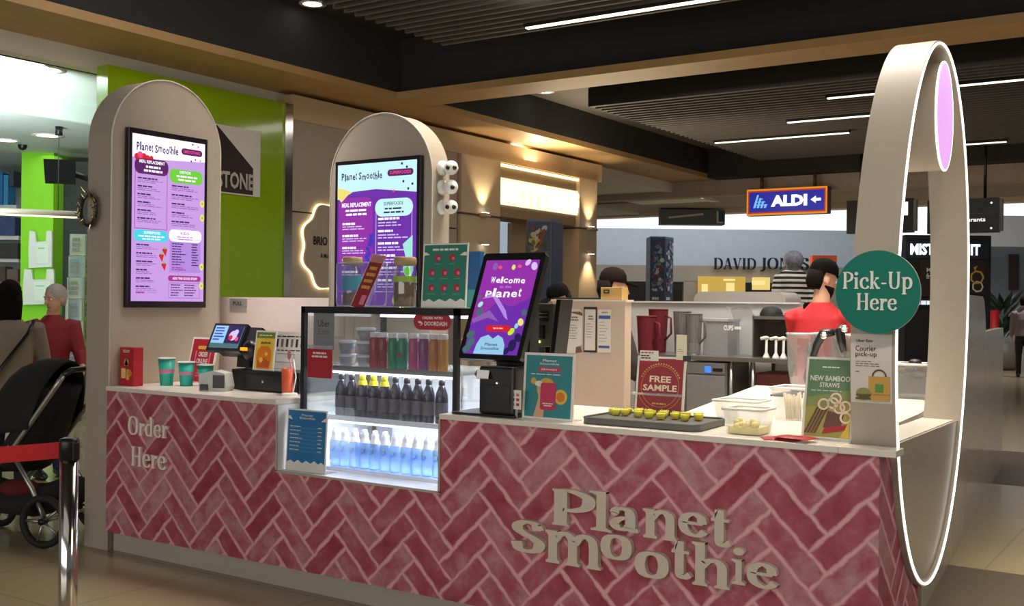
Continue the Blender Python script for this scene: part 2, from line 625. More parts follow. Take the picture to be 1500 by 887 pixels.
class Art:
    """flat artwork laid on a face: O = lower left corner, U right, V up, size in metres, drawing in 0..1 fractions"""

    def __init__(self, mb, O, U, V, w, h, lift=.0007):
        self.mb, self.O, self.U, self.V, self.w, self.h, self.lift = mb, Vector(O), Vector(U).normalized(), Vector(V).normalized(), w, h, lift
        self.N = self.U.cross(self.V)

    def p(self, x, y, l):
        return self.O + self.U * (x * self.w) + self.V * (y * self.h) + self.N * (self.lift * (l + .7))

    def poly(self, pts, m, l=1):
        self.mb.poly([self.p(x, y, l) for x, y in pts], m)

    def rect(self, x0, y0, x1, y1, m, l=1):
        self.poly([(x0, y0), (x1, y0), (x1, y1), (x0, y1)], m, l)

    def rrect(self, x0, y0, x1, y1, m, l=1, r=.5):
        rr = min((x1 - x0) * self.w, (y1 - y0) * self.h) * r
        rx, ry = rr / self.w, rr / self.h
        pts = []
        for cx, cy, a0 in ((x1 - rx, y0 + ry, -90), (x1 - rx, y1 - ry, 0), (x0 + rx, y1 - ry, 90), (x0 + rx, y0 + ry, 180)):
            for k in range(6):
                a = math.radians(a0 + 18 * k)
                pts.append((cx + rx * math.cos(a), cy + ry * math.sin(a)))
        self.poly(pts, m, l)

    def disc(self, x, y, r, m, l=1, sy=1.0, n=20, rot=0.0):
        self.poly([(x + r / self.w * (math.cos(2 * PI * i / n) * math.cos(rot) - sy * math.sin(2 * PI * i / n) * math.sin(rot)),
                    y + r / self.h * (math.cos(2 * PI * i / n) * math.sin(rot) + sy * math.sin(2 * PI * i / n) * math.cos(rot))) for i in range(n)], m, l)

    def ring(self, x, y, r, w, m, l=1, a0=0, a1=360, n=36):
        for i in range(n):
            t0, t1 = math.radians(a0 + (a1 - a0) * i / n), math.radians(a0 + (a1 - a0) * (i + 1) / n)
            self.poly([(x + q * math.cos(t) / self.w, y + q * math.sin(t) / self.h) for q, t in ((r, t0), (r + w, t0), (r + w, t1), (r, t1))], m, l)

    def frame(self, x0, y0, x1, y1, t, m, l=1):
        tx, ty = t / self.w, t / self.h
        self.rect(x0, y0, x1, y0 + ty, m, l); self.rect(x0, y1 - ty, x1, y1, m, l)
        self.rect(x0, y0 + ty, x0 + tx, y1 - ty, m, l); self.rect(x1 - tx, y0 + ty, x1, y1 - ty, m, l)

    def text(self, s, x0, y0, x1, y1, m, l=2, bold=.01, rot=0.0, shear=0.0):
        """sans lettering fitted into the given box"""
        vs, fs, a0, a1, b0, b1 = textdata(s, bold, 0, shear)
        out = []
        for v in vs:
            fx, fy = (v.x - a0) / (a1 - a0), (v.y - b0) / (b1 - b0)
            out.append(self.p(x0 + fx * (x1 - x0), y0 + fy * (y1 - y0) + rot * (fx - .5), l))
        self.mb.add(out, fs, m)

    def rows(self, x0, y0, x1, y1, n, m, l=2, fill=.5, rnd=None, words=True, align='L'):
        """lines of print too small to read in the photo: runs of word-length strokes"""
        rnd = rnd or random.Random(int(x0 * 997 + y0 * 31 + n))
        st = (y1 - y0) / n
        for i in range(n):
            y = y1 - st * (i + .5)
            ww = (x1 - x0) * rnd.uniform(.6, 1)
            x = x0 if align == 'L' else (x0 + x1) / 2 - ww / 2
            e = x + ww
            while x < e - (x1 - x0) * .03:
                k = min((x1 - x0) * rnd.uniform(.1, .3), e - x) if words else e - x
                self.rect(x, y - st * fill / 2, x + k, y + st * fill / 2, m, l)
                x += k + (x1 - x0) * .035






def remesh(o, voxel, smooth=2):
    """bake overlapping volumes of a mesh into one continuous skin"""
    md = o.modifiers.new('merge', 'REMESH')
    md.mode = 'VOXEL'
    md.voxel_size = voxel
    md.use_smooth_shade = True
    if smooth:
        s = o.modifiers.new('soften', 'SMOOTH')
        s.iterations = smooth
        s.factor = .5
    dg = bpy.context.evaluated_depsgraph_get()
    me = bpy.data.meshes.new_from_object(o.evaluated_get(dg))
    old = o.data
    o.modifiers.clear()
    if not me.materials:
        for m in old.materials:
            me.materials.append(m)
    o.data = me
    for p in me.polygons:
        p.use_smooth = True
    me.name = o.name
    return o

# ---------------------------------------------------------------- palette
WHITE = M('white_laminate', (226, 220, 210), .35)
CREAM = M('cream_stone_top', (228, 220, 206), .22, var=.05, scale=14)
ARCHM = M('warm_grey_paint', (176, 163, 146), .45, var=.03)
BLACK = M('black_plastic', (20, 20, 21), .35)
BLACKM = M('matte_black', (24, 23, 23), .7)
DARK = M('charcoal_ceiling', (42, 41, 42), .8, var=.05)
DARK2 = M('warm_charcoal_ceiling', (92, 87, 82), .8, var=.05)
SLAT = M('slat_black', (92, 88, 86), .6)
WOOD = M('oak_veneer', (186, 150, 100), .5, var=.16, scale=2.5)
STEEL = M('brushed_steel', (165, 163, 160), .3, metal=.9, var=.08, scale=20)
CHROME = M('chrome', (215, 212, 205), .12, metal=1)
GREEN = M('lime_green_panel', (150, 186, 24), .12, var=.03, coat=.4)
GREENW = M('lime_green_wall', (126, 204, 26), .5, var=.03)
STONE = M('grey_stone_panel', (178, 164, 148), .4, var=.06, scale=3)
BEIGE = M('beige_plaster', (206, 184, 150), .6, var=.04)
PLASTER = M('white_plaster', (232, 230, 224), .7, var=.02)
SHOPCEIL = M('shop_ceiling_white', (222, 232, 226), .7, var=.02)
LAMP = EM('lamp_lens_white', (255, 250, 240), 6.0)
STRIP = EM('linear_lamp_diffuser', (255, 244, 222), 2.2)
LED = EM('led_edge_white', (255, 250, 238), 2.6)
LEDW = EM('led_edge_warm', (255, 226, 160), 3.0)


def floor_material():
    m = M('polished_cream_tile', (164, 147, 116), .16, var=.05, scale=1.2)
    nt = m.node_tree
    p = nt.nodes['Principled BSDF']
    src = p.inputs['Base Color'].links[0].from_socket
    tc = nt.nodes.new('ShaderNodeTexCoord')
    br = nt.nodes.new('ShaderNodeTexBrick')
    br.offset = 0
    br.inputs['Scale'].default_value = 1.0
    br.inputs['Mortar Size'].default_value = .006
    br.inputs['Brick Width'].default_value = .9
    br.inputs['Row Height'].default_value = .9
    br.inputs['Mortar'].default_value = lin((146, 130, 102)) + (1,)
    nt.links.new(tc.outputs['Object'], br.inputs['Vector'])
    nt.links.new(src, br.inputs['Color1'])
    nt.links.new(src, br.inputs['Color2'])
    nt.links.new(br.outputs['Color'], p.inputs['Base Color'])
    return m


FLOORM = floor_material()
FLOORD = M('brown_stone_tile', (86, 72, 54), .3, var=.16, scale=2.0)

# floor
b = MB()
b.poly([(-34, -9, 0), (26, -9, 0), (26, 60, 0), (-34, 60, 0)], FLOORM)
fl = struct(b, 'floor')
b = MB()
b.poly([(4.66, -9, .002), (26, -9, .002), (26, 2.7, .002), (4.3, 2.7, .002), (4.3, .66, .002), (4.66, .66, .002)], FLOORD)
b.poly([(3.0, 6.1, .002), (26, 6.1, .002), (26, 8.5, .002), (3.0, 8.5, .002)], FLOORD)
struct(b, 'floor_border')

# ceilings of the two coffers and the timber beams round them
b = MB()
b.box(-4.2, 14, -9, 7.75, 5.25, 5.35, DARK)
struct(b, 'ceiling')
b = MB()
b.box(-4.2, 16, 8.4, 19.2, 5.05, 5.15, DARK2)
struct(b, 'ceiling_rear')
b = MB()
b.box(-5.5, -4.2, -9, 21.5, 4.4, 4.5, WOOD)
b.box(-4.7, -4.2, -9, 19.2, 4.5, 5.35, DARK)
struct(b, 'trim_1')
b = MB()
b.box(-4.2, 16, 7.75, 8.4, 4.4, 4.5, WOOD)
b.box(-4.2, 16, 7.85, 8.3, 4.5, 5.35, DARK)
struct(b, 'trim_2')
b = MB()
b.box(-4.2, 16, 18.7, 19.2, 4.4, 5.2, DARK)
b.box(-11, 16, 19.2, 19.6, 4.05, 5.2, M('taupe_bulkhead', (180, 160, 148), .7))
b.box(-11, 16, 19.6, 24.5, 4.25, 4.35, M('soffit_taupe', (150, 138, 128), .7))
b.box(-11, 16, 24.5, 25.0, 4.12, 4.7, M('pale_bulkhead', (226, 214, 198), .7))
struct(b, 'trim_3')
# slatted baffles
for nm, x0, x1, y0, y1, z, st in (('ceiling_slats', -2.2, 12, 2.6, 6.25, 4.6, .17), ('ceiling_slats_rear', -2.9, 14, 11.0, 18.4, 4.68, .2)):
    b = MB()
    y = y0
    while y < y1:
        b.box(x0, x1, y, y + .045, z, z + .12, SLAT)
        y += st
    b.box(x0, x0 + .04, y0, y1, z + .12, z + .3, DARK)
    b.box(x0, x1, y0 - .05, y0 - .01, z, z + .3, DARK)
    b.box(x0, x1, y0, y1, z + .3, z + .32, BLACKM)
    struct(b, nm)


# linear lamps
def linear(u0, v0, u1, v1, z, label, extra=0.0):
    a, c = onZ(u0, v0, z), onZ(u1, v1, z)
    y = (a.y + c.y) / 2
    x0, x1 = min(a.x, c.x), max(a.x, c.x) + extra
    t = thing('linear_ceiling_light', label, 'ceiling light', ((x0 + x1) / 2, y, z), group='linear ceiling lights')
    b = MB()
    b.box(x0, x1, y - .04, y + .04, z + .012, z + .09, BLACKM)
    b.build('housing', t)
    b = MB()
    b.box(x0 + .02, x1 - .02, y - .03, y + .03, z - .004, z + .012, STRIP)
    b.build('diffuser', t)


linear(758, 38, 1100, -2, 4.55, 'long lit linear light among the nearest ceiling slats at the top of the view', .5)
linear(1040, 208, 1250, 197, 4.63, 'lit linear ceiling light left of the loop, farthest and lowest of the three there')
linear(1147, 178, 1290, 171, 4.63, 'lit linear ceiling light left of the loop, middle one of the three there')
linear(1203, 141, 1500, 122, 4.63, 'lit linear ceiling light passing behind the top of the loop, nearest in the rear coffer', .3)
linear(1262, 219, 1480, 211, 4.63, 'lit linear ceiling light passing behind the loop at the height of the pink disc')


# downlights
def downlight(u, v, z, label, r=.11):
    p = onZ(u, v, z)
    t = thing('downlight', label, 'downlight', p, group='round recessed downlights')
    b = MB()
    b.lathe([(r * .82, 0), (r * 1.15, -.002), (r * 1.15, -.012), (r * .82, -.014)], p, M('lamp_rim_white', (220, 216, 208), .4), 24, cap=False)
    b.build('rim', t)
    b = MB()
    b.lathe([(.001, -.006), (r * .84, -.004)], p, LAMP, 24, cap=False)
    b.build('lens', t)


downlight(458, 5, 5.25, 'round downlight in the dark front ceiling at the top edge of the picture', .15)
downlight(798, 134, 5.05, 'round downlight in the dark rear ceiling just behind the timber beam', .14)
downlight(1010, 216, 5.05, 'round downlight in the dark rear ceiling left of the lowest linear light', .15)
downlight(1026, 286, 4.25, 'small round downlight in the low soffit left of the blue supermarket sign', .16)
downlight(67, 101, 4.2, 'large round downlight in the bright white ceiling over the left shop', .2)
downlight(70, 198, 3.95, 'round downlight in the lower grey ceiling of the left shop, above the green pillar', .2)
downlight(8, 205, 3.95, 'round downlight in the lower left shop ceiling at the left picture edge', .2)

# left shop: ceilings, green pillar, walls
b = MB()
b.box(-7.5, -5.5, -9, 22, 4.2, 4.3, SHOPCEIL)
b.box(-5.5, -5.3, -9, 22, 4.18, 4.4, PLASTER)
struct(b, 'ceiling_left')
b = MB()
b.box(-7.6, -7.5, -9, 8, 3.95, 4.3, SHOPCEIL)
b.box(-22, -7.6, -9, 22, 3.95, 4.0, M('grey_shop_ceiling', (186, 192, 190), .7))
struct(b, 'ceiling_left_shop')
b = MB()
b.tube([(-5.52, -4, 4.19), (-5.52, 2, 4.19), (-5.52, 3.9, 4.19), (-5.5, 4.1, 4.16), (-5.5, 7, 4.16)], .018, BLACK)
tag(b.build('ceiling_cable'), 'thin black cable running along the white ceiling edge above the green panel', 'cable')

b = MB()
b.box(-5.2, -5.0, 3.6, 6.36, 0, 4.2, GREEN)
struct(b, 'wall_left')
b = MB()
b.box(-5.2, -4.97, 6.36, 6.5, 0, 4.2, CHROME)
struct(b, 'trim_4')
b = MB()
b.box(-5.2, -5.0, 6.5, 10.3, 0, 2.74, STONE)
b.box(-5.2, -5.0, 6.5, 10.3, 2.76, 4.0, STONE)
b.box(-5.2, -5.03, 6.5, 10.3, 2.7, 2.8, BLACKM)
b.box(-5.3, -4.98, 6.5, 15.2, 4.0, 4.34, BEIGE)
struct(b, 'wall_stone')
# sign of the stone house on the green panel
t = thing('wall_sign', 'square white sign with a dark gabled house shape and pale letters on the green panel', 'sign', onX(350, 235, -5.0))
p0, p1 = onX(300, 291, -4.97), onX(382, 181, -4.97)
y0, y1, z0, z1 = p0.y, p1.y, 2.96, 4.0
z0, z1 = onX(382, 289, -4.97).z, onX(382, 193, -4.97).z
b = MB(); b.box(-5.0, -4.97, y0, y1, z0, z1, PLASTER); b.build('panel', t)
b = MB(); A = Art(b, (-4.97, y0, z0), (0, 1, 0), (0, 0, 1), y1 - y0, z1 - z0, .003)
SB = M('sign_dark_brown', (44, 26, 20), .5)
A.poly([(0, .02), (.86, .02), (.86, .42), (.2, .98), (0, .98)], SB)
b.build('house_emblem', t)
b = MB(); A = Art(b, (-4.97, y0, z0), (0, 1, 0), (0, 0, 1), y1 - y0, z1 - z0, .006)
A.text('STONE', .2, .08, .86, .33, M('sign_silver', (190, 182, 170), .3, metal=.5), 2, .03)
b.build('lettering', t)

# round scalloped sign glowing from behind on the grey stone
c = onX(492, 362, -4.93)
R0 = .62
t = thing('backlit_wall_sign', 'scalloped round wall sign with a glowing rim on the grey stone wall', 'sign', c)
b = MB()
pts = [(R0 * (1 + .055 * math.cos(9 * a)) * math.cos(a), R0 * (1 + .055 * math.cos(9 * a)) * math.sin(a)) for a in [2 * PI * i / 108 for i in range(108)]]
b.prism(pts, .03, STONE, c, (0, 1, 0), (0, 0, 1)); b.build('face', t)
b = MB(); b.prism([(x * 1.03, y * 1.03) for x, y in pts], .02, LEDW, c - Vector((.035, 0, 0)), (0, 1, 0), (0, 0, 1)); b.build('glowing_rim', t)
b = MB(); A = Art(b, c + Vector((.001, -.62, -.62)), (0, 1, 0), (0, 0, 1), 1.24, 1.24, .002)
A.text('BRIO', .13, .51, .355, .61, BLACK, 2, .03)
b.build('lettering', t)
b = MB(); A = Art(b, c + Vector((.001, -.62, -.62)), (0, 1, 0), (0, 0, 1), 1.24, 1.24, .002)
A.text('& Mo', .25, .37, .37, .42, BLACK, 2, .02)
b.build('lettering', t)

# columns and shopfront with the lit letter sign
PIL = M('cream_column_paint', (206, 186, 154), .5, var=.03)
b = MB(); b.box(-5.6, -4.95, 10.35, 11.5, 0, 4.0, PIL); b.box(-5.3, -4.93, 10.33, 11.52, 3.0, 3.03, M('joint_brown', (90, 70, 50), .6)); struct(b, 'pillar')
b = MB(); b.box(-5.6, -4.95, 14.25, 14.95, 0, 4.0, PIL); b.box(-5.3, -4.93, 14.23, 14.97, 3.0, 3.03, MATS['joint_brown']); struct(b, 'pillar_far')
b = MB()
b.box(-5.7, -5.03, 11.5, 14.25, 3.05, 4.0, M('taupe_fascia', (150, 130, 104), .6))
b.box(-7.2, -7.1, 11.5, 14.25, 0, 4.0, M('tan_backwall', (150, 122, 76), .7))
b.box(-5.8, -5.7, 13.0, 14.25, 0, 3.05, BEIGE)
struct(b, 'wall_shopfront')
b = MB()
b.box(-5.03, -4.97, 11.5, 14.25, 3.93, 3.97, LEDW)
tag(b.build('cove_light_strip'), 'warm thin light strip above the glowing letter sign on the far shopfront', 'light strip')
t = thing('letter_sign', 'glowing white letter sign between two cream columns on the far shopfront', 'sign', (-5.3, 12.9, 3.4))
for u0, u1, s in ((734, 801, "BETTY'S"), (805, 856, 'BURGERS')):
    b = MB()
    ya, yb = onX(u0, 280, -4.98).y, onX(u1, 285, -4.98).y
    za = 3.3; zb = 3.69
    A = Art(b, (-4.985, ya, za), (0, 1, 0), (0, 0, 1), yb - ya, zb - za, .01)
    A.text(s, 0, 0, 1, 1, EM('glowing_letter', (255, 246, 226), 3.0), 1, .045)
    b.build('lettering', t)
    b = MB(); b.box(-5.03, -4.99, ya - .03, yb + .03, za - .04, zb + .04, EM('letter_halo_glow', (250, 232, 196), 1.3)); b.build('lightbox', t)  # no real box: glowing panel stands in for the letters' blown-out halo
area('cove_wash', (-4.95, 12.5, 4.1), (-4.7, 12.5, 4.4), .4, 9.0, 300, (1, .82, .55))
# up-and-down wall lamps on the columns
for yy, lab in ((10.95, 'nearer column left of the letter sign'), (14.6, 'farther column right of the letter sign')):
    for zz, w in ((3.02, 'upper'), (2.55, 'lower')):
        t = thing('wall_lamp', 'small glowing %s wall lamp on the cream %s' % (w, lab), 'wall lamp', (-4.95, yy, zz), group='wall lamps on the columns')
        b = MB(); b.box(-4.95, -4.82, yy - .09, yy + .09, zz - .03, zz + .03, BEIGE, .01); b.build('bracket', t)
        b = MB(); b.box(-4.91, -4.84, yy - .06, yy + .06, zz + (.031 if w == 'upper' else -.04), zz + (.04 if w == 'upper' else -.031), LAMP); b.build('lens', t)
        spot('wall_lamp_beam', (-4.8, yy, zz + (.06 if w == 'upper' else -.06)), (-4.93, yy, zz + (.8 if w == 'upper' else -.8)), 42, 75, (1, .8, .5))


# ---- far hall: boxes standing square to the view axis at real distances
def fbox(mb, u0, v0, u1, v1, d, th, m):
    a, c = atD(u0, v1, d), atD(u1, v0, d)
    w = (c - a).dot(RIGHT); h = c.z - a.z
    pts = [a, a + RIGHT * w, a + RIGHT * w + UP * h, a + UP * h]
    bk = [p + FWD * th for p in pts]
    mb.add(pts + bk, [(0, 1, 2, 3), (7, 6, 5, 4), (0, 4, 5, 1), (1, 5, 6, 2), (2, 6, 7, 3), (3, 7, 4, 0)], m)
    return a, w, h


SKYW = EM('daylit_glazing', (232, 243, 255), 1.25)
b = MB(); fbox(b, 860, 296, 1700, 346, 43, .1, SKYW); o = struct(b, 'window_1')
b = MB(); fbox(b, 860, 338, 1275, 394, 42, .8, M('bluish_white_bulkhead', (190, 198, 208), .6)); struct(b, 'trim_5')
b = MB()
FASC = M('greige_fascia', (158, 148, 136), .6)
fbox(b, 860, 392, 1300, 411, 41.5, .3, FASC)
fbox(b, 1000, 411, 1022, 560, 41.5, .3, FASC)
fbox(b, 1195, 411, 1300, 560, 41.5, .3, FASC)
fbox(b, 860, 411, 905, 560, 41.5, .3, FASC)
fbox(b, 860, 405, 1300, 560, 45, .2, M('dim_store_back', (70, 60, 54), .8))
struct(b, 'wall_back')
b = MB()
fbox(b, 1024, 405, 1092, 436, 41.1, .3, EM('yellow_lit_display', (206, 170, 78), .9))
fbox(b, 1104, 406, 1128, 424, 41.1, .3, EM('yellow_lit_niche', (236, 206, 120), 1.0))
for u, v, w, h in ((1060, 408, 17, 3), (1064, 414, 12, 12), (1028, 416, 9, 16), (1103, 411, 18, 6)):
    fbox(b, u, v, u + w, v + h, 41.05, .2, EM('pale_yellow_shelf', (250, 226, 150), 1.0))
tag(b.build('store_display'), 'yellow lit display shelves inside the far department store under its sign', 'display')
# department store letters
t = thing('store_sign', 'black serif store name on the greige fascia at the far end of the hall', 'sign', atD(1120, 385, 41.4))
b = MB()
for s, u0, u1 in (('DAVID', 1045, 1108), ('JONES', 1114, 1186)):
    a, c = atD(u0, 394, 41.35), atD(u1, 378, 41.35)
    serif_line(b, s, (a + Vector((c.x, c.y, a.z))) / 2, RIGHT, UP, c.z - a.z, .06, BLACK, (c - a).dot(RIGHT), .19, .06)
b.build('lettering', t)
# hall to the right
b = MB()
fbox(b, 1395, 318, 1700, 360, 40, .3, M('pale_hall_wall', (236, 236, 236), .6))
fbox(b, 1395, 356, 1700, 470, 41, .3, M('grey_shop_glass', (120, 126, 130), .2, var=.4, scale=.6))
struct(b, 'wall_right')
b = MB()
fbox(b, 1479, 372, 1493, 424, 40.9, .1, M('dark_brown_banner', (56, 38, 34), .6))
tag(b.build('wall_banner'), 'tall dark banner fixed to the right hall shop front', 'banner')

# ================================================================ the kiosk
BL, BB, GS, G1, G2 = 4.606, .12, .624, 1.469, 2.555      # brick length, brick bottom, sill of the fridge notch, notch from/to


def herringbone():
    m = bpy.data.materials.new('whitewashed_herringbone_brick')
    m.use_nodes = True
    nt = m.node_tree
    p = nt.nodes['Principled BSDF']
    p.inputs['Roughness'].default_value = .55

    def math_(op, a, b=None, c=None):
        n = nt.nodes.new('ShaderNodeMath')
        n.operation = op
        for i, x in enumerate((a, b, c)):
            if x is None:
                continue
            if isinstance(x, (int, float)):
                n.inputs[i].default_value = x
            else:
                nt.links.new(x, n.inputs[i])
        return n.outputs[0]
    tc = nt.nodes.new('ShaderNodeTexCoord')
    sp = nt.nodes.new('ShaderNodeSeparateXYZ')
    nt.links.new(tc.outputs['Object'], sp.inputs[0])
    nz = nt.nodes.new('ShaderNodeTexNoise')
    nz.inputs['Scale'].default_value = 16
    nz.inputs['Detail'].default_value = 3
    nt.links.new(tc.outputs['Object'], nz.inputs['Vector'])
    s = math_('ADD', sp.outputs[0], sp.outputs[1])
    wob = math_('MULTIPLY_ADD', nz.outputs['Fac'], .03, -.015)
    s = math_('ADD', s, wob)
    W = .105 * math.sqrt(2)
    a = math_('ADD', math_('DIVIDE', math_('ADD', s, sp.outputs[2]), W), 200.35)
    bb = math_('ADD', math_('DIVIDE', math_('SUBTRACT', sp.outputs[2], s), W), 200.8)
    i, j = math_('FLOOR', a), math_('FLOOR', bb)
    fa, fb = math_('SUBTRACT', a, i), math_('SUBTRACT', bb, j)
    k = math_('FLOORED_MODULO', math_('SUBTRACT', i, j), 6.0)
    hor = math_('LESS_THAN', k, 2.5)
    ver = math_('SUBTRACT', 1.0, hor)
    kv = math_('SUBTRACT', 5.0, k)

    def pick(h, v):
        return math_('ADD', math_('MULTIPLY', h, hor), math_('MULTIPLY', v, ver))
    u = pick(math_('ADD', k, fa), math_('ADD', kv, fb))
    v = pick(fb, fa)
    ida = pick(math_('SUBTRACT', i, k), i)
    idb = pick(j, math_('SUBTRACT', j, kv))
    e = math_('MINIMUM', math_('MINIMUM', u, math_('SUBTRACT', 3.0, u)), math_('MINIMUM', v, math_('SUBTRACT', 1.0, v)))
    cb = nt.nodes.new('ShaderNodeCombineXYZ')
    nt.links.new(ida, cb.inputs[0]); nt.links.new(idb, cb.inputs[1]); nt.links.new(hor, cb.inputs[2])
    wn = nt.nodes.new('ShaderNodeTexWhiteNoise')
    nt.links.new(cb.outputs[0], wn.inputs['Vector'])
    n2 = nt.nodes.new('ShaderNodeTexNoise')
    n2.inputs['Scale'].default_value = 9
    n2.inputs['Detail'].default_value = 6
    n2.inputs['Roughness'].default_value = .65
    nt.links.new(tc.outputs['Object'], n2.inputs['Vector'])
    r = nt.nodes.new('ShaderNodeValToRGB')
    cr = r.color_ramp
    cr.elements[0].color = lin((148, 42, 60)) + (1,)
    cr.elements[1].color = lin((190, 142, 146)) + (1,)
    cr.elements[1].position = 1.0
    el = cr.elements.new(.5)
    el.color = lin((172, 84, 100)) + (1,)
    mixv = math_('ADD', math_('MULTIPLY', wn.outputs['Value'], .6), math_('MULTIPLY_ADD', n2.outputs['Fac'], 1.9, -.8))
    nt.links.new(mixv, r.inputs[0])
    mort = nt.nodes.new('ShaderNodeMapRange')
    mort.inputs[1].default_value = .03
    mort.inputs[2].default_value = .125
    mort.inputs[3].default_value = 1
    mort.inputs[4].default_value = 0
    nt.links.new(math_('ADD', e, math_('MULTIPLY_ADD', n2.outputs['Fac'], .26, -.13)), mort.inputs[0])
    mx = nt.nodes.new('ShaderNodeMix')
    mx.data_type = 'RGBA'
    nt.links.new(mort.outputs[0], mx.inputs[0])
    nt.links.new(r.outputs[0], mx.inputs[6])
    mx.inputs[7].default_value = lin((222, 166, 172)) + (1,)
    nt.links.new(mx.outputs[2], p.inputs['Base Color'])
    MATS[m.name] = m
    return m


BRICK = herringbone()
KICK = M('kick_board_grey', (176, 168, 156), .5)
LETTER = M('letter_cream_grey', (206, 194, 178), .45, var=.02)

cnt = thing('kiosk_counter', 'pink herringbone brick kiosk counter with raised cream lettering and a notch for the fridge', 'counter', (2.3, .3, 0))
b = MB()
b.prism([(0.02, BB), (BL, BB), (BL, .974), (G2, .974), (G2, GS), (G1, GS), (G1, .974), (0.02, .974)], .04, BRICK, (0, 0, 0), (1, 0, 0), (0, 0, 1))
b.prism([(.0405, BB), (.62, BB), (.62, .974), (.0405, .974)], .02, BRICK, (BL, 0, 0), (0, 1, 0), (0, 0, 1))
b.build('brick_panel', cnt)
b = MB(); b.box(.03, 4.55, .05, .07, 0, BB, KICK); b.box(4.53, 4.55, .07, .6, 0, BB, KICK); b.build('kick_board', cnt)
b = MB()
b.box(.03, G1 - .012, .042, .76, BB, .974, WHITE); b.box(G2 + .012, 4.42, .042, .76, BB, .974, WHITE); b.box(G1 - .012, G2 + .012, .042, .76, BB, GS - .012, WHITE)
b.build('cabinet_body', cnt)
b = MB()
LIN = M('notch_lining_white', (238, 236, 232), .3)
b.box(G1 - .012, G1 + .002, .001, .76, GS, .974, LIN); b.box(G2 - .002, G2 + .012, .001, .76, GS, .974, LIN); b.box(G1 - .012, G2 + .012, .001, .76, GS - .012, GS + .002, LIN)
b.build('notch_lining', cnt)
b = MB()
for x in (G1, G2):
    b.box(x - .006, x + .006, -.006, -.0005, GS, .974, KICK)
b.box(G1 - .006, G2 + .006, -.006, -.0005, GS - .006, GS + .006, KICK)
b.build('edge_trim', cnt)


# raised letters: each letter is fitted to the place it has on the front panel
def raised(mb, ch, box, y, depth, m, T=.24, t=.075):
    x0, x1, z0, z1 = rectY(*box, y)
    if ch in 'li':
        T = .12
    if ch in 'nmh':
        T = .165
    parts, w = glyph(ch, T, t)
    a0, a1, b0, b1 = gbox(parts)
    for i, q in enumerate(parts):
        mb.prism(ccw([(x0 + (a - a0) / (a1 - a0) * (x1 - x0), z0 + (c - b0) / (b1 - b0) * (z1 - z0)) for a, c in q]), depth, m, (0, y - .0002 * (i % 9), 0), (1, 0, 0), (0, 0, 1))


def zl(x0, y0, x1, y1):
    return (640 + x0 * .4667, 600 + y0 * .4667, 640 + x1 * .4667, 600 + y1 * .4667)


for ch, bx in (('P', (362, 252, 498, 368)), ('l', (478, 256, 548, 380)), ('a', (541, 306, 634, 382)), ('n', (646, 314, 754, 406)), ('e', (757, 322, 850, 398)), ('t', (860, 314, 926, 430)),
               ('S', (232, 347, 340, 448)), ('m', (340, 386, 514, 490)), ('o', (513, 392, 612, 470)), ('o', (620, 446, 728, 528)), ('t', (736, 412, 800, 530)), ('h', (800, 420, 920, 556)),
               ('i', (924, 432, 968, 548)), ('e', (972, 480, 1070, 560))):
    b = MB()
    raised(b, ch, zl(*bx), -.028, .027, LETTER, .205, .085)
    b.build('brand_letter', cnt)
for wd, (u0, v0, u1, v1) in (('Order', (187, 606, 246, 640)), ('Here', (191, 650, 243, 686))):
    x0, x1, z0, z1 = rectY(u0, v0, u1, v1, -.015)
    b = MB()
    serif_line(b, wd, ((x0 + x1) / 2, -.015, z0 + .005), (1, 0, 0), (0, 0, 1), (z1 - z0) * .8, .0145, M('letter_cream_white', (240, 230, 216), .45, var=.02), x1 - x0, .17, .06)
    b.build('lettering', cnt)

# worktops
b = MB(); b.box(.022, G1 - .002, -.012, .8, .975, 1.0, CREAM, .003)
tag(b.build('worktop', origin=(.75, .4, .975)), 'cream worktop at the order end of the kiosk, under the till and cups', 'worktop')
b = MB()
b.box(G2 + .002, 4.455, -.012, .8, .975, 1.0, CREAM, .003)
b.box(4.4551, 4.668, -.012, .105, .975, 1.0, CREAM, .002)
b.prism([(4.4551, .2), (4.6, .2), (4.6, 1.36), (4.4551, 1.36)], .025, CREAM, (0, 0, 1.0), (1, 0, 0), (0, 1, 0))
b.prism([(3.45, .801), (4.4295, .801), (4.4, 1.48), (4.28, 2.8), (3.06, 2.8)], .025, CREAM, (0, 0, 1.0), (1, 0, 0), (0, 1, 0))
tag(b.build('worktop', origin=(3.6, .4, .975)), 'long cream worktop at the pick-up end, with the sample tray and signs on it', 'worktop')
b = MB()
b.prism([(3.5, .801), (4.33, .801), (4.2, 2.78), (3.12, 2.78)], .97, WHITE, (0, 0, .972), (1, 0, 0), (0, 1, 0))
tag(b.build('return_cabinet', origin=(3.8, 1.8, 0)), 'white base cabinet under the worktop that runs back from the loop', 'cabinet')

# ---- the big loop with its lit edge
RX0, RX1 = 4.462, 4.63
RYC, RZC, RA, RBH, SHR = .785, 1.523, .672, 1.167, .075


def loop_pt(t, k=0.0):
    z = RZC + (RBH - k) * math.sin(t)
    return RYC + (RA - k) * math.cos(t) + SHR * (z - RZC), z


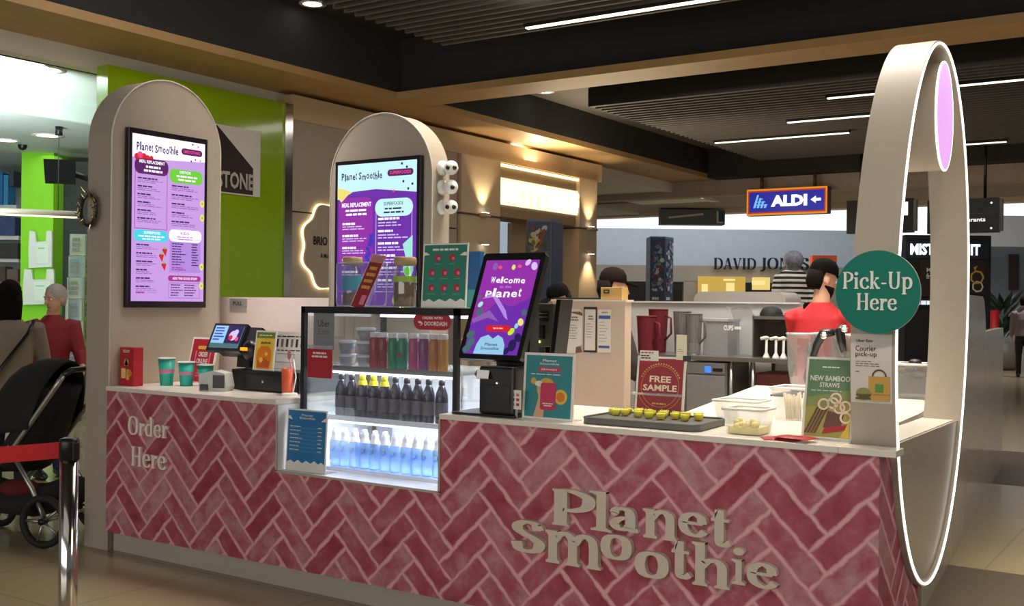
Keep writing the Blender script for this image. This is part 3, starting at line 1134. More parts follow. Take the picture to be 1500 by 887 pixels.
lp = thing('loop_sign', 'tall beige oval loop with a glowing white edge at the pick-up end of the counter', 'sign', (4.53, RYC, .3))
NB = 120
b = MB()
vs, fs = [], []
for i in range(NB):
    t = 2 * PI * i / NB
    for x, k in ((RX0, 0), (RX1, 0), (RX1, .03), (RX0, .03)):
        y, z = loop_pt(t, k)
        vs.append((x, y, z))
for q in range(4):
    w = (q + 1) % 4
    vv = [vs[i * 4 + z] for i in range(NB) for z in (q, w)]
    b.add(vv, [(2 * i, 2 * i + 1, (2 * i + 3) % (2 * NB), (2 * i + 2) % (2 * NB)) for i in range(NB)], ARCHM, q in (0, 2))
b.build('band', lp)
b = MB()
b.tube([(RX1 + .003,) + loop_pt(2 * PI * i / NB, .012) for i in range(NB)], .005, LED, 8, closed=True)
b.build('glowing_edge', lp)
pn = [loop_pt(2 * PI * i / NB, .031) for i in range(NB)]
pn = [(y, min(z, 1.0)) for y, z in pn if z < 1.03]
b = MB()
b.prism(sorted(pn, key=lambda p: math.atan2(p[1] - .72, p[0] - RYC)), .012, M('satin_beige_panel', (176, 162, 146), .25, var=.05, scale=2), (BL + .0135, 0, 0), (0, 1, 0), (0, 0, 1))
b.build('lower_panel', lp)
# hanging oval lightbox
LY, LZ = .96, 2.38
ov = [(.165 * math.cos(2 * PI * i / 56), .24 * math.sin(2 * PI * i / 56)) for i in range(56)]
bx = thing('oval_lightbox', 'small hanging oval lightbox with a glowing pink face inside the top of the loop', 'lightbox', (4.53, LY, LZ))
b = MB(); b.prism(ov, .18, ARCHM, (RX1 - .012, LY, LZ), (0, 1, 0), (0, 0, 1), smooth=True)
b.tube([(4.53, LY - .05, LZ + .22), (4.53, LY - .09, LZ + .31)], .012, CHROME)
b.build('housing', bx)
b = MB(); b.prism([(x * .97, y * .98) for x, y in ov], .004, EM('pink_glow_face', (240, 178, 246), 1.0), (RX1 - .007, LY, LZ), (0, 1, 0), (0, 0, 1)); b.build('glowing_face', bx)
b = MB()
b.tube([(RX1 - .011, LY + x * 1.0, LZ + y * 1.0) for x, y in ov], .005, LED, 6, closed=True)
b.tube([(RX1 - .195, LY + x, LZ + y) for x, y in ov], .005, LED, 6, closed=True)
b.build('glowing_edge', bx)

# pick-up disc and courier poster on the loop's front
TEAL = M('teal_sign', (30, 122, 104), .65, var=.03, spec=.2)
dc = onY(1285, 427.5, .045)
ds = thing('pick_up_sign', 'round teal sign with white pick-up lettering on the front of the loop', 'sign', dc)
RD = .157
b = MB()
cpt = [(RD * math.cos(2 * PI * i / 64), RD * math.sin(2 * PI * i / 64)) for i in range(64)]
b.prism(cpt, .012, TEAL, dc, (1, 0, 0), (0, 0, 1), M('acrylic_edge_white', (220, 220, 215), .3))
b.tube([dc + Vector((-.03, .012, 0)), dc + Vector((-.03, .09, 0))], .012, CHROME)
b.build('disc', ds)
b = MB()
WH = M('print_white', (240, 238, 232), .5, var=.01)
serif_line(b, 'Pick-Up', dc + Vector((-.002, -.004, .012)), (1, 0, 0), (0, 0, 1), .064, .0035, WH, .262, .16, .06)
serif_line(b, 'Here', dc + Vector((-.002, -.004, -.068)), (1, 0, 0), (0, 0, 1), .064, .0035, WH, .152, .16, .06)
b.build('lettering', ds)

# courier poster, stuck on the band and following its curve
x0, x1, zb, zt = rectY(1254, 489, 1312, 590, .125)
x0, x1 = RX0 + .003, RX1 - .01
ts = thing('courier_poster', 'pale courier pick-up poster with a paper bag drawing, on the loop below the teal disc', 'poster', ((x0 + x1) / 2, .13, zb))


def bandy(z):
    q = (z - RZC) / RBH
    return RYC - RA * math.sqrt(max(0, 1 - q * q)) + SHR * (z - RZC)


b = MB()
n = 8
for k in range(n):
    za, zc = zb + (zt - zb) * k / n, zb + (zt - zb) * (k + 1) / n
    b.poly([(x0, bandy(za) - .002, za), (x1, bandy(za) - .002, za), (x1, bandy(zc) - .002, zc), (x0, bandy(zc) - .002, zc)], M('poster_paper', (222, 212, 200), .5, var=.01))
b.build('sheet', ts)
ztm = (zb + zt) / 2
O_ = Vector((x0, bandy(zb) - .004, zb)); V_ = Vector((0, bandy(zt) - bandy(zb), zt - zb))
b = MB(); A = Art(b, O_, (1, 0, 0), V_, x1 - x0, V_.length, .0009)
INK = M('print_black', (30, 28, 28), .6, var=.01)
INKG = M('print_grey', (120, 114, 108), .6, var=.01)
A.text('Uber Eats', .14, .885, .54, .925, INK, 4, .01)
A.text('Courier', .12, .755, .62, .83, INK, 4, .005)
A.text('pick-up', .12, .655, .64, .745, INK, 4, .005)
A.rows(.12, .52, .72, .62, 3, INKG, 4, .35)
A.rows(.12, .44, .24, .47, 1, INKG, 4, .5)
KR = M('kraft_yellow', (206, 160, 76), .6)
A.rect(.44, .0 + .04, .96, .39, KR, 4)
A.rect(.44, .12, .96, .135, M('kraft_fold', (176, 130, 56), .6), 5)
A.rect(.6, .16, .8, .28, M('print_green', (92, 150, 60), .6), 5)
A.ring(.7, .39, .022, .006, M('print_brown', (96, 66, 40), .6), 5, 0, 180, 14)
A.rect(.14, .1, .5, .13, M('print_olive', (92, 92, 40), .6), 6)
A.disc(.32, .13, .03, M('print_sage', (150, 150, 80), .6), 5, .8)
A.rect(.12, .05, .5, .08, MATS['print_olive'], 6)
A.rect(.2, .08, .46, .1, MATS['print_brown'], 6)
b.build('artwork', ts)

# ---- menu arches
def arch_outline(w, h, n=28):
    r = w / 2
    return [(0, 0), (w, 0)] + [(r + r * math.cos(PI * i / n), h - r + r * math.sin(PI * i / n)) for i in range(n + 1)]


EDGE = M('arch_edge_pale', (214, 204, 190), .4)
MENUF = M('screen_bezel', (30, 20, 30), .25)
A1 = thing('menu_arch', 'beige round-topped arch with the pale lilac menu screen at the order end', 'menu board', (-.08, .45, 0))
b = MB(); b.prism(arch_outline(.85, 2.925), .23, ARCHM, (.012, .02, 0), (0, 1, 0), (0, 0, 1), smooth=False); b.build('arch_body', A1)
b = MB(); b.tube([(.012, .02 + y, z) for y, z in arch_outline(.85, 2.925)[1:]] + [(.012, .02, 0)], .005, EDGE, 6); b.build('edge_trim', A1)
A2 = thing('menu_arch', 'beige round-topped arch with the deep purple menu screen behind the drinks fridge', 'menu board', (1.3, 1.08, 0))
b = MB(); b.prism(arch_outline(.82, 2.69), .17, ARCHM, (.895, 1.0, 0), (1, 0, 0), (0, 0, 1), smooth=False); b.build('arch_body', A2)
b = MB(); b.tube([(.895 + x, 1.0, z) for x, z in arch_outline(.82, 2.69)[1:]] + [(.895, 1.0, 0)], .005, EDGE, 6); b.build('edge_trim', A2)

SC = {n: EM('screen_' + n, c, s) for n, c, s in (
    ('lilac', (205, 160, 232), .95), ('white', (250, 246, 255), 1.1), ('plum', (92, 32, 104), .9), ('green', (112, 206, 62), 1), ('cyan', (70, 214, 230), 1), ('pale', (196, 240, 242), 1.05),
    ('violet', (112, 48, 172), .95), ('magenta', (150, 50, 170), .95), ('pink', (240, 80, 130), 1), ('red', (214, 34, 50), .95), ('berry', (168, 50, 150), 1), ('lime', (188, 232, 44), 1),
    ('ink', (70, 36, 110), .8), ('softink', (150, 100, 190), .85), ('blue', (52, 62, 190), .95), ('mint', (164, 232, 220), 1), ('yellow', (236, 222, 120), 1), ('navy', (44, 34, 90), .8), ('lavender', (184, 140, 226), .95), ('mist', (214, 196, 244), 1), ('skyblue', (150, 200, 232), 1), ('leaf', (80, 120, 120), .8))}
WAVY = random.Random(3)


def wavy_text(A, s, x0, y0, x1, y1, m, l=3, amp=.12):
    n = len(s)
    ws = [(.45 if c in 'ilt ' else 1.35 if c in 'mM' else 1.0) for c in s]
    tot = sum(ws)
    x = x0
    for c, w in zip(s, ws):
        k = (x1 - x0) * w / tot
        if c != ' ':
            dy = WAVY.uniform(-amp, amp) * (y1 - y0)
            tall = c in 'PSlhtdkbi' or c.isupper()
            A.text(c, x + k * .08, y0 + dy, x + k * .9, y0 + dy + (y1 - y0) * (1 if tall else .68), m, l, .02)
        x += k


# first screen (lies on the arch face that looks along the counter)
sy0, sy1, sz0, sz1 = .113, .727, 1.477, 2.586
b = MB(); b.box(.0125, .05, sy0, sy1, sz0, sz1, MENUF, .004); s1 = b.build('screen_frame', A1)
b = MB(); A = Art(b, (.0515, sy0 + .025, sz0 + .04), (0, 1, 0), (0, 0, 1), sy1 - sy0 - .05, sz1 - sz0 - .075, .0008)
A.rect(0, 0, 1, 1, SC['lilac'], 0)
A.poly([(0, 1), (0, .86), (.25, .86), (.6, .87), (1, .885), (1, 1)], SC['white'], 1)
wavy_text(A, 'Planet Smoothie', .05, .905, .62, .955, SC['ink'])
A.rrect(.66, .915, .96, .955, SC['plum'], 2); A.text('SMOOTHIES', .69, .926, .93, .945, SC['pink'], 3, .02)
for x, y, r in ((.06, .865, .02), (.1, .875, .022), (.15, .87, .02), (.2, .865, .016), (.25, .866, .014)):
    A.disc(x, y, r, SC['red'] if x != .1 else SC['pink'], 2)
for x, y in ((.82, .985), (.9, .975), (.86, .893), (.93, .89), (.8, .88)):
    A.disc(x, y, .006, SC['plum'] if x < .9 else SC['pink'], 3)
A.rrect(.03, .765, .48, .86, SC['plum'], 2, .4); A.text('MEAL REPLACEMENT', .09, .83, .43, .85, SC['white'], 3, .03)
A.rows(.15, .775, .4, .822, 2, SC['white'], 3, .55, align='C')
A.rrect(.5, .735, .965, .82, SC['green'], 2, .4); A.text('DETOX', .64, .795, .8, .812, SC['white'], 3, .03); A.rows(.56, .745, .92, .788, 2, SC['white'], 3, .5, align='C')
for k in range(6):
    y = .745 - k * .048
    A.rows(.07, y - .012, .34, y, 1, SC['ink'], 3, .75); A.rows(.07, y - .034, .42, y - .014, 2, SC['softink'], 3, .4)
for k in range(5):
    y = .72 - k * .055
    A.rows(.53, y - .012, .82, y, 1, SC['ink'], 3, .75); A.rows(.53, y - .036, .92, y - .014, 2, SC['softink'], 3, .4)
A.frame(.035, .435, .47, .78, .004, SC['berry'], 2)
A.rrect(.03, .36, .48, .43, SC['cyan'], 2, .4); A.text('SUPERFOOD', .16, .405, .38, .422, SC['white'], 3, .03); A.rows(.08, .367, .44, .4, 2, SC['white'], 3, .5, align='C')
A.rrect(.5, .37, .96, .445, SC['white'], 2, .4); A.text('KIDS', .66, .415, .78, .432, SC['softink'], 3, .01); A.rows(.58, .378, .88, .408, 2, SC['lavender'], 3, .4, align='C')
for k in range(6):
    y = .345 - k * .05
    A.rows(.06, y - .012, .3, y, 1, SC['ink'], 3, .75); A.rows(.06, y - .034, .36, y - .014, 2, SC['softink'], 3, .4)
A.frame(.51, .18, .95, .39, .004, SC['lavender'], 2)
A.rect(.515, .183, .945, .372, SC['lavender'], 1)
A.rows(.54, .22, .74, .365, 9, SC['ink'], 3, .4); A.rows(.82, .22, .92, .365, 9, SC['ink'], 3, .4, words=False); A.rows(.54, .19, .8, .215, 2, SC['berry'], 3, .5)
for x, y in ((.44, .305), (.395, .27), (.43, .215)):
    A.poly([(x - .035, y + .01), (x, y + .026), (x + .035, y + .012), (x + .012, y - .03)], SC['red'], 3); A.disc(x, y + .022, .008, SC['green'], 4)
A.rrect(.49, .125, .955, .16, SC['berry'], 2); A.text('ADD THE GOOD STUFF', .55, .135, .9, .15, SC['white'], 3, .03)
A.frame(.5, .02, .94, .115, .003, SC['softink'], 2); A.rows(.53, .03, .7, .11, 5, SC['ink'], 3, .4); A.rows(.72, .03, .9, .11, 5, SC['ink'], 3, .4)
for y, c in ((.62, 'yellow'), (.53, 'yellow'), (.22, 'yellow'), (.1, 'yellow')):
    A.disc(.965, y, .018, SC[c], 3, 1.3); A.disc(.965, y, .008, SC['green'], 4)
A.rows(.06, .045, .18, .06, 1, SC['berry'], 3, .7); A.rows(.2, .05, .42, .056, 1, SC['softink'], 3, .4, words=False)
b.build('display', s1)

# second screen
qx0, qx1, qz0, qz1 = .967, 1.652, 1.46, 2.408
b = MB(); b.box(qx0, qx1, .965, .9995, qz0, qz1, MENUF, .004); s2 = b.build('screen_frame', A2)
b = MB(); A = Art(b, (qx0 + .025, .9635, qz0 + .02), (1, 0, 0), (0, 0, 1), qx1 - qx0 - .05, qz1 - qz0 - .045, .0008)
A.rect(0, 0, 1, 1, SC['violet'], 0)
A.poly([(0, 1), (0, .76), (.06, .77), (.2, .81), (.5, .82), (1, .785), (1, 1)], SC['pale'], 1)
A.poly([(0, .78), (.05, .74), (.14, .79), (.19, .805), (.1, .83), (0, .84)], SC['yellow'], 2)
wavy_text(A, 'Planet Smoothie', .05, .89, .58, .94, SC['ink'])
A.rrect(.64, .9, .96, .945, SC['plum'], 2); A.text('SUPERFOODS', .67, .912, .93, .934, SC['pink'], 3, .02)
for x, y in ((.82, .98), (.88, .955), (.9, .81), (.72, .8), (.84, .86), (.95, .84)):
    A.disc(x, y, .008, SC['ink'] if x > .8 else SC['pink'], 3)
A.rrect(.02, .3, .46, .77, SC['magenta'], 1, .2)
A.text('MEAL REPLACEMENT', .06, .705, .44, .735, SC['white'], 3, .03); A.rows(.08, .64, .42, .695, 2, SC['white'], 3, .5, align='C')
A.rrect(.49, .63, .96, .75, SC['pale'], 3, .5); A.text('SUPERFOODS', .6, .705, .84, .728, SC['navy'], 4, .01); A.rows(.55, .645, .9, .695, 2, SC['navy'], 4, .45, align='C')
A.frame(.5, .12, .95, .67, .004, SC['mist'], 2)
for k in range(7):
    y = .6 - k * .083
    A.rows(.07, y - .02, .3, y, 1, SC['white'], 3, .75); A.rows(.07, y - .055, .42, y - .022, 2, SC['mist'], 3, .42)
    if k < 6:
        A.rows(.53, y + .005, .8, y + .025, 1, SC['white'], 3, .75); A.rows(.53, y - .04, .9, y - .002, 2, SC['mist'], 3, .42)
rb = random.Random(5)
for k in range(26):
    t = k / 26
    A.disc(.38 + .09 * t + rb.uniform(-.03, .02), .3 + .22 * t + rb.uniform(-.01, .01), .012, SC['blue'] if k % 3 else SC['violet'], 4)
A.poly([(.84, .44), (.96, .5), (.96, .3), (.9, .3)], SC['mint'], 4); A.disc(.91, .28, .04, SC['mint'], 4, 1.3); A.disc(.9, .26, .026, SC['green'], 5)
A.rrect(.72, .015, .97, .11, SC['lime'], 4, .5); A.rows(.78, .03, .92, .07, 2, SC['green'], 5, .5)
A.rows(.7, .0, .9, .012, 1, SC['white'], 5, .8)
b.build('display', s2)

# three round-eyed white cameras on the side of the second arch
for k, (u, v) in enumerate(((655, 246), (656, 274), (657, 303))):
    p = onX(640, v, 1.716)
    p = Vector((1.716, 1.085, onY(u, v, 1.085).z))
    t = thing('camera', 'round white security camera on the purple screen arch, %s of three in the column' % ('topmost', 'middle', 'lowest')[k], 'camera', p, group='white cameras on the arch')
    b = MB(); b.lathe([(.045, 0), (.045, .02), (.03, .03)], (0, 0, 0), PLASTER, 20)
    b.v = [p + Vector((q.z, q.x, q.y)) for q in b.v]
    b.build('mount', t)
    d = Vector((.55, (-.75, -.1, -.8)[k], -.1)).normalized()
    b = MB(); b.ball(p + Vector((.075, 0, 0)), .043, PLASTER, 18, 12); b.build('dome', t)
    b = MB(); sd = d.cross(Vector((0, 0, 1))).normalized()
    for sg in (-.024, .024):
        if k != 1 or sg > 0:
            b.ball(p + Vector((.075, 0, 0)) + d * .034 + sd * sg * .8, .014, BLACK, 12, 8)
    b.build('lens', t)

# white walls between the arches and round the back of the kiosk
b = MB(); b.box(-.22, .89, 1.02, 1.1, 0, 1.55, M('pinkish_white_panel', (232, 214, 204), .45, var=.02))
pw = tag(b.build('kiosk_screen_wall', origin=(.5, 1.06, 0)), 'plain white screen wall behind the till between the two menu arches', 'partition')
x0, x1, z0, z1 = rectY(337, 437, 361, 451, 1.015)
t = thing('door_plate', 'small grey plate reading PULL at the top of the white wall behind the till', 'sign', (x0, 1.018, z0))
b = MB(); b.box(x0, x1, 1.012, 1.0195, z0, z1, M('plate_grey', (150, 148, 146), .4)); b.build('plate', t)
b = MB(); A = Art(b, (x0, 1.011, z0), (1, 0, 0), (0, 0, 1), x1 - x0, z1 - z0); A.text('PULL', .22, .3, .78, .7, INK, 1, .02); b.build('lettering', t)

b = MB(); b.box(2.2, 2.70, 1.6, 1.68, 0, 1.545, M('cream_partition', (212, 190, 170), .45, var=.02)); b.box(2.19, 2.71, 1.59, 1.69, 1.545, 1.556, CREAM)
pt = tag(b.build('partition', origin=(2.4, 1.64, 0)), 'cream partition with four notices taped on it, right of the ordering screen', 'partition')
# notices
GB = M('curling_paper', (236, 226, 216), .6, var=.01)
for k, (u0, v0, u1, v1, lab) in enumerate(((808, 447, 824, 498, 'pale notice sheet taped leftmost on the cream partition, behind the ordering screen'), (829, 452, 853, 517, 'curling white notice in the middle of the cream partition, its lower corner bent'),
                                           (856, 451, 873, 514, 'narrow dark-edged notice on the cream partition, left of the blue banded one'), (876, 453, 895, 516, 'narrow notice with two blue bands, rightmost on the cream partition'))):
    x0, x1, z0, z1 = rectY(u0, v0, u1, v1, 1.597)
    t = thing('notice', lab, 'notice', ((x0 + x1) / 2, 1.598, z0), group='notices on the partition')
    b = MB(); A = Art(b, (x0, 1.599, z0), (1, 0, 0), (0, 0, 1), x1 - x0, z1 - z0, .001)
    if k == 1:
        A.poly([(0, 0), (.6, .0), (.62, .14), (1, .2), (1, .9), (.85, 1), (0, 1)], GB, 1)
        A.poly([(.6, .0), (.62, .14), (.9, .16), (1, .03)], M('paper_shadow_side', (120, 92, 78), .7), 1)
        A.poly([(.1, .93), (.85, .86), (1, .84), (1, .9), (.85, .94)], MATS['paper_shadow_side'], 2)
    elif k == 2:
        A.rect(-.08, -.03, 1.08, 1.03, M('notice_black_edge', (52, 40, 38), .6), 0); A.rect(.02, .02, .95, .97, GB, 1)
    else:
        A.rect(0, 0, 1, 1, GB, 1)
    b.build('sheet', t)
    b = MB(); A = Art(b, (x0, 1.599, z0), (1, 0, 0), (0, 0, 1), x1 - x0, z1 - z0, .001)
    if k == 3:
        BLU = M('notice_blue', (60, 92, 164), .5)
        A.rect(.05, .78, .95, .86, BLU, 2); A.rect(.05, .1, .9, .16, BLU, 2); A.rows(.1, .22, .8, .74, 7, INKG, 2, .15); A.rows(.3, .9, .75, .96, 1, M('print_rose', (180, 110, 110), .6), 2, .5)
    else:
        A.rows(.25, .72, .8, .84, 2, INKG, 2, .55, align='C'); A.rows(.15, .3, .85, .66, 6, INKG, 2, .2)
    b.build('print', t)

# angled side panels running back from the loop
SIDE = M('satin_greige_panel', (186, 176, 162), .14, var=.08, scale=2.5)
def side_panel(y0, y1, h, nm, lab, arch=False):
    def X(y):
        return 4.42 - (y - 1.5) * .1
    d = Vector((X(y1) - X(y0), y1 - y0, 0)); L = d.length; d.normalize()
    out = [(0, 0), (L, 0), (L, h), (0, h)] if not arch else [(0, 0), (L, 0), (L, h - .35)] + [(L - .35 + .35 * math.cos(a), h - .35 + .35 * math.sin(a)) for a in [PI / 2 * i / 8 for i in range(1, 9)]] + [(0, h)]
    b = MB(); b.prism(out, .06, SIDE, (X(y0), y0, 0), d, (0, 0, 1))
    return tag(b.build(nm, origin=(X(y0), y0, 0)), lab, 'panel')
side_panel(1.5, 2.85, .972, 'side_panel', 'low glossy greige kiosk side panel just behind the loop')
side_panel(2.86, 5.3, 1.62, 'side_panel', 'tall glossy greige side panel with one rounded top corner behind the loop', True)
side_panel(5.31, 7.4, 1.34, 'side_panel', 'stepped-down glossy greige side panel at the far end of the kiosk side')

# ================================================================ things on the counter
CLEAR = GLASS('clear_acrylic', (.97, .98, .98), .10)
CLEARB = GLASS('clear_acrylic_edge', (.9, .93, .93), .2, body=.22, bodycol=(.85, .88, .88))
RED = M('print_red', (176, 26, 40), .45, var=.04)
DRED = M('print_dark_red', (150, 22, 40), .45, var=.04)
GOLD = M('print_gold', (214, 168, 70), .5)
PAPER = M('print_paper_white', (232, 228, 220), .5, var=.01)
TEALP = M('print_teal', (28, 132, 138), .45, var=.03)
TEALC = M('paper_cup_teal', (34, 164, 144), .45, var=.02)
ORANGE = M('print_orange', (220, 120, 30), .5)
YEL = M('print_yellow', (226, 190, 60), .5)
PINKP = M('print_pink', (224, 120, 160), .5)
SKIN0 = M('print_skin', (222, 170, 130), .5)


def sign_stand(name, label, cat, box, y, lean, paint, frame=PAPER, margin=.012, foot=True, group=None, th=.006, base=None):
    """upright printed card in a holder; box = its outline in the photo, y = where its foot stands"""
    if len(box) == 4 and base is None:
        x0, x1, z0, z1 = rectY(*box, y)
    else:
        x0, x1, z0, z1 = base
    t = thing(name, label, cat, ((x0 + x1) / 2, y, z0), group=group)
    V = Vector((0, lean, z1 - z0)); h = V.length; V.normalize()
    U = Vector((1, 0, 0)); N = U.cross(V); O = Vector((x0, y, z0))
    w = x1 - x0
    b = MB(); b.prism([(0, 0), (w, 0), (w, h), (0, h)], th, frame, O, U, V)
    bd = b.build('board', t)
    b = MB(); A = Art(b, O + U * margin + V * margin, U, V, w - 2 * margin, h - 2 * margin, .0008)
    paint(A); b.build('artwork', bd)
    if foot:
        b = MB()
        b.box(x0, x1, y + .0, y + .09, z0, z0 + .004, CLEARB)
        b.prism([(0, 0), (w, 0), (w, h * .3), (0, h * .3)], .003, CLEAR, O + Vector((0, .006, 0)), U, V)
        b.build('foot', t)
    return t


# red carton at the order end
cx0, cx1, cz0, cz1 = rectY(175, 508, 208, 566, .08)
t = thing('carton', 'small red carton with a yellow fruit picture at the left end of the order counter', 'carton', ((cx0 + cx1) / 2, .12, 1.0))
cx0 = .028 if cx0 < .028 else cx0
b = MB(); b.box(cx0, cx0 + .135, .08, .15, 1.0, 1.235, RED, .004); b.build('box', t)
b = MB(); A = Art(b, (cx0, .08, 1.0), (1, 0, 0), (0, 0, 1), .135, .235, .0012)
A.rows(.25, .86, .75, .95, 2, PAPER, 1, .5, align='C'); A.disc(.5, .62, .022, GOLD, 1); A.poly([(.36, .52), (.64, .52), (.5, .74)], GOLD, 1)
A.rrect(.14, .2, .46, .46, M('print_peach', (240, 196, 130), .5), 1, .2); A.rrect(.5, .16, .72, .44, GOLD, 1, .2); A.disc(.78, .34, .02, ORANGE, 2)
b.build('artwork', t)


def paint_order(A):
    A.rect(0, 0, 1, 1, RED, 0)
    A.rrect(.24, .76, .72, .84, GOLD, 1); A.text('ORDER', .32, .58, .72, .7, PAPER, 2, .03); A.text('ONLINE', .28, .42, .76, .54, PAPER, 2, .03)
    for x in (.2, .82):
        A.rect(x - .025, .2, x + .025, .72, PINKP, 1)
    A.disc(.12, .1, .012, PAPER, 1); A.rows(.3, .1, .7, .3, 3, PINKP, 1, .4, align='C')


sign_stand('sign', 'white-framed red order sign leaning behind the teal paper cups', 'sign', (), .5, .07, paint_order, base=(.19 - .07, .19 + .17, 1.0, 1.29))


# teal paper cups
def cup(x, y, h, r, label):
    t = thing('paper_cup', label, 'cup', (x, y, 1.0), group='teal paper cups')
    b = MB(); b.lathe([(r * .74, .0), (r * .74, .006), (r * .98, h - .006)], (x, y, 1.0), TEALC, 24); b.build('cup_wall', t)
    b = MB(); b.tube([(x + r * math.cos(a), y + r * math.sin(a), 1.0 + h - .004) for a in [2 * PI * i / 24 for i in range(24)]], .0035, PAPER, 6, closed=True); b.build('rim', t)
    b = MB(); b.lathe([(r * .862, h * .45), (r * .888, h * .58)], (x, y, 1.0), PINKP, 24, cap=False); b.v = [Vector((x + (p.x - x) * 1.012, y + (p.y - y) * 1.012, p.z)) for p in b.v]
    b.build('printed_band', t)


for (u, v, vt, r, lab) in ((244, 564, 521, .052, 'tall teal paper cup in front of the red order sign, nearer the carton'), (273, 563, 527, .05, 'teal paper cup beside the tall one, between it and the card terminal')):
    p = onZ(u, v - 2, 1.0)
    p.y = .27 if u < 260 else .33
    p.x = onY(u, v - 2, p.y).x
    cup(p.x, p.y, .172 if u < 260 else .15, r, lab)
p = onY(301, 560, .44)
cup(p.x, .44, .13, .052, 'short teal paper cup half hidden behind the card terminal')

# card terminal
p = onY(322, 570, .22)
T4 = Matrix.Translation((p.x, .2, 1.0)) @ Matrix.Rotation(.35, 4, 'Z')
t = thing('card_terminal', 'grey and white card terminal with a dark screen in front of the till', 'card terminal', (p.x, .2, 1.0))
GRY = M('pale_grey_plastic', (188, 190, 184), .4)
b = MB(T4); b.prism([(-.09, 0), (.075, 0), (.085, .03), (.07, .105), (.0, .12), (-.09, .1)], .1, GRY, (0, -.05, 0), (1, 0, 0), (0, 0, 1)); b.build('body', t)
b = MB(T4); b.box(.0, .074, -.053, -.0505, .02, .095, M('terminal_screen_dark', (44, 42, 44), .2)); b.build('screen', t)
b = MB(T4); b.box(-.08, -.03, -.06, -.0505, .006, .04, BLACK, .004); b.build('card_slot', t)

# cash drawer and till
x0, x1 = onY(338, 570, .32).x, onY(437, 577, .32).x
t = thing('cash_drawer', 'black cash drawer under the till on the order counter', 'cash drawer', ((x0 + x1) / 2, .5, 1.0))
b = MB(); b.box(x0, x1, .325, .72, 1.004, 1.122, BLACK, .004); b.build('body', t)
b = MB(); b.box(x0 + .012, x1 - .012, .316, .3245, 1.012, 1.1, M('drawer_front_black', (28, 28, 30), .3), .002); dw = b.build('drawer', t)
b = MB(); b.lathe([(.009, 0), (.009, .008)], (0, 0, 0), CHROME, 16); b.v = [Vector(((x0 + x1) / 2 + q.x, .316 - q.z, 1.06 + q.y)) for q in b.v]; b.build('lock', dw)

tl = onY(311, 473, .46); tr = onY(362, 475, .46); bl = onY(301, 512, .36); br = onY(349, 512, .36)
t = thing('till', 'black till with a tilted bluish touch screen on the order counter', 'till', ((bl.x + br.x) / 2, .5, 1.122))
O = Vector((bl.x, .36, bl.z)); U = Vector((1, 0, 0)); V = Vector((0, tl.y - .36, tl.z - bl.z)); V.x = 0
V = Vector(((tl.x - bl.x) * .5, .1, tl.z - bl.z)); hh = V.length; V.normalize(); N = U.cross(V)
w = (br.x - bl.x)
b = MB(); b.prism([(0, 0), (w, 0), (w, hh), (0, hh)], .03, BLACK, O, U, V); sf = b.build('screen_frame', t)
b = MB(); A = Art(b, O + U * .018 + V * .02, U, V, w - .036, hh - .036, .0012)
A.rect(0, 0, 1, 1, SC['skyblue'], 0); A.rect(0, 0, 1, .2, SC['leaf'], 1); A.rect(.46, .2, 1, 1, SC['navy'], 1)
A.rows(.05, .3, .42, .95, 5, SC['blue'], 2, .45, words=False); A.disc(.72, .55, .035, SC['mist'], 2); A.disc(.66, .45, .018, SC['red'], 3); A.disc(.8, .7, .02, SC['mist'], 3); A.disc(.88, .4, .015, SC['pink'], 3)
b.build('display', sf)
b = MB()
b.prism([(0.02, .03), (w + .06, .03), (w + .1, hh * .98), (0.04, hh * .98)], .1, BLACKM, O - N * .031, U, V)
b.build('rear_housing', t)
xm = (bl.x + br.x) / 2 + .06
b = MB(); b.prism([(-.05, 0), (.1, 0), (.08, .2), (-.03, .2)], .09, BLACK, (xm, .47, 1.1225), (1, 0, 0), (0, 0, 1)); b.build('stand', t)
ps = onY(358, 512, .33)
t = thing('barcode_scanner', 'round black scanner with a glowing orange light beside the till screen', 'scanner', (ps.x, .38, 1.122))
b = MB(); b.lathe([(.045, 0), (.05, .004), (.02, .02), (.018, .08)], (ps.x + .01, .385, 1.1225), BLACK, 24); b.build('stand', t)
b = MB(); b.ball((ps.x + .012, .37, ps.z - .005), (.058, .045, .062), BLACK, 20, 12); hd = b.build('head', t)
b = MB(); b.box(ps.x - .022, ps.x + .03, .318, .3255, ps.z - .004, ps.z + .014, EM('scanner_orange_light', (255, 120, 20), 3.0)); b.build('light', hd)


def paint_yellow(A):
    A.rect(0, 0, 1, 1, YEL, 0); A.rect(0, .84, 1, 1, M('print_moss', (110, 130, 50), .5), 1)
    A.poly([(.16, 0), (.84, 0), (.92, .3), (.86, .52), (.7, .62), (.3, .62), (.12, .5), (.08, .3)], ORANGE, 1)
    A.poly([(.14, .04), (.8, .04), (.84, .2), (.5, .3), (.16, .22)], M('print_burnt', (190, 84, 24), .5), 2)
    A.text('juice', .24, .66, .8, .75, INK, 2, .03, shear=.2); A.rows(.15, .88, .85, .95, 1, PAPER, 2, .4)
    A.disc(.62, .4, .012, YEL, 3); A.disc(.36, .24, .016, YEL, 3)


def paint_price(A):
    A.rect(0, 0, 1, 1, PAPER, 0)
    A.rows(.05, .86, .9, .92, 1, INK, 1, .5)
    for k in range(6):
        A.rect(.06 + k * .15, .6, .13 + k * .15, .82, M('print_bottle_brown', (70, 48, 46), .5) if k % 2 == 0 else INKG, 1)
    A.rows(.1, .48, .85, .54, 1, INK, 1, .5); A.frame(.08, .18, .66, .42, .003, INKG, 1)


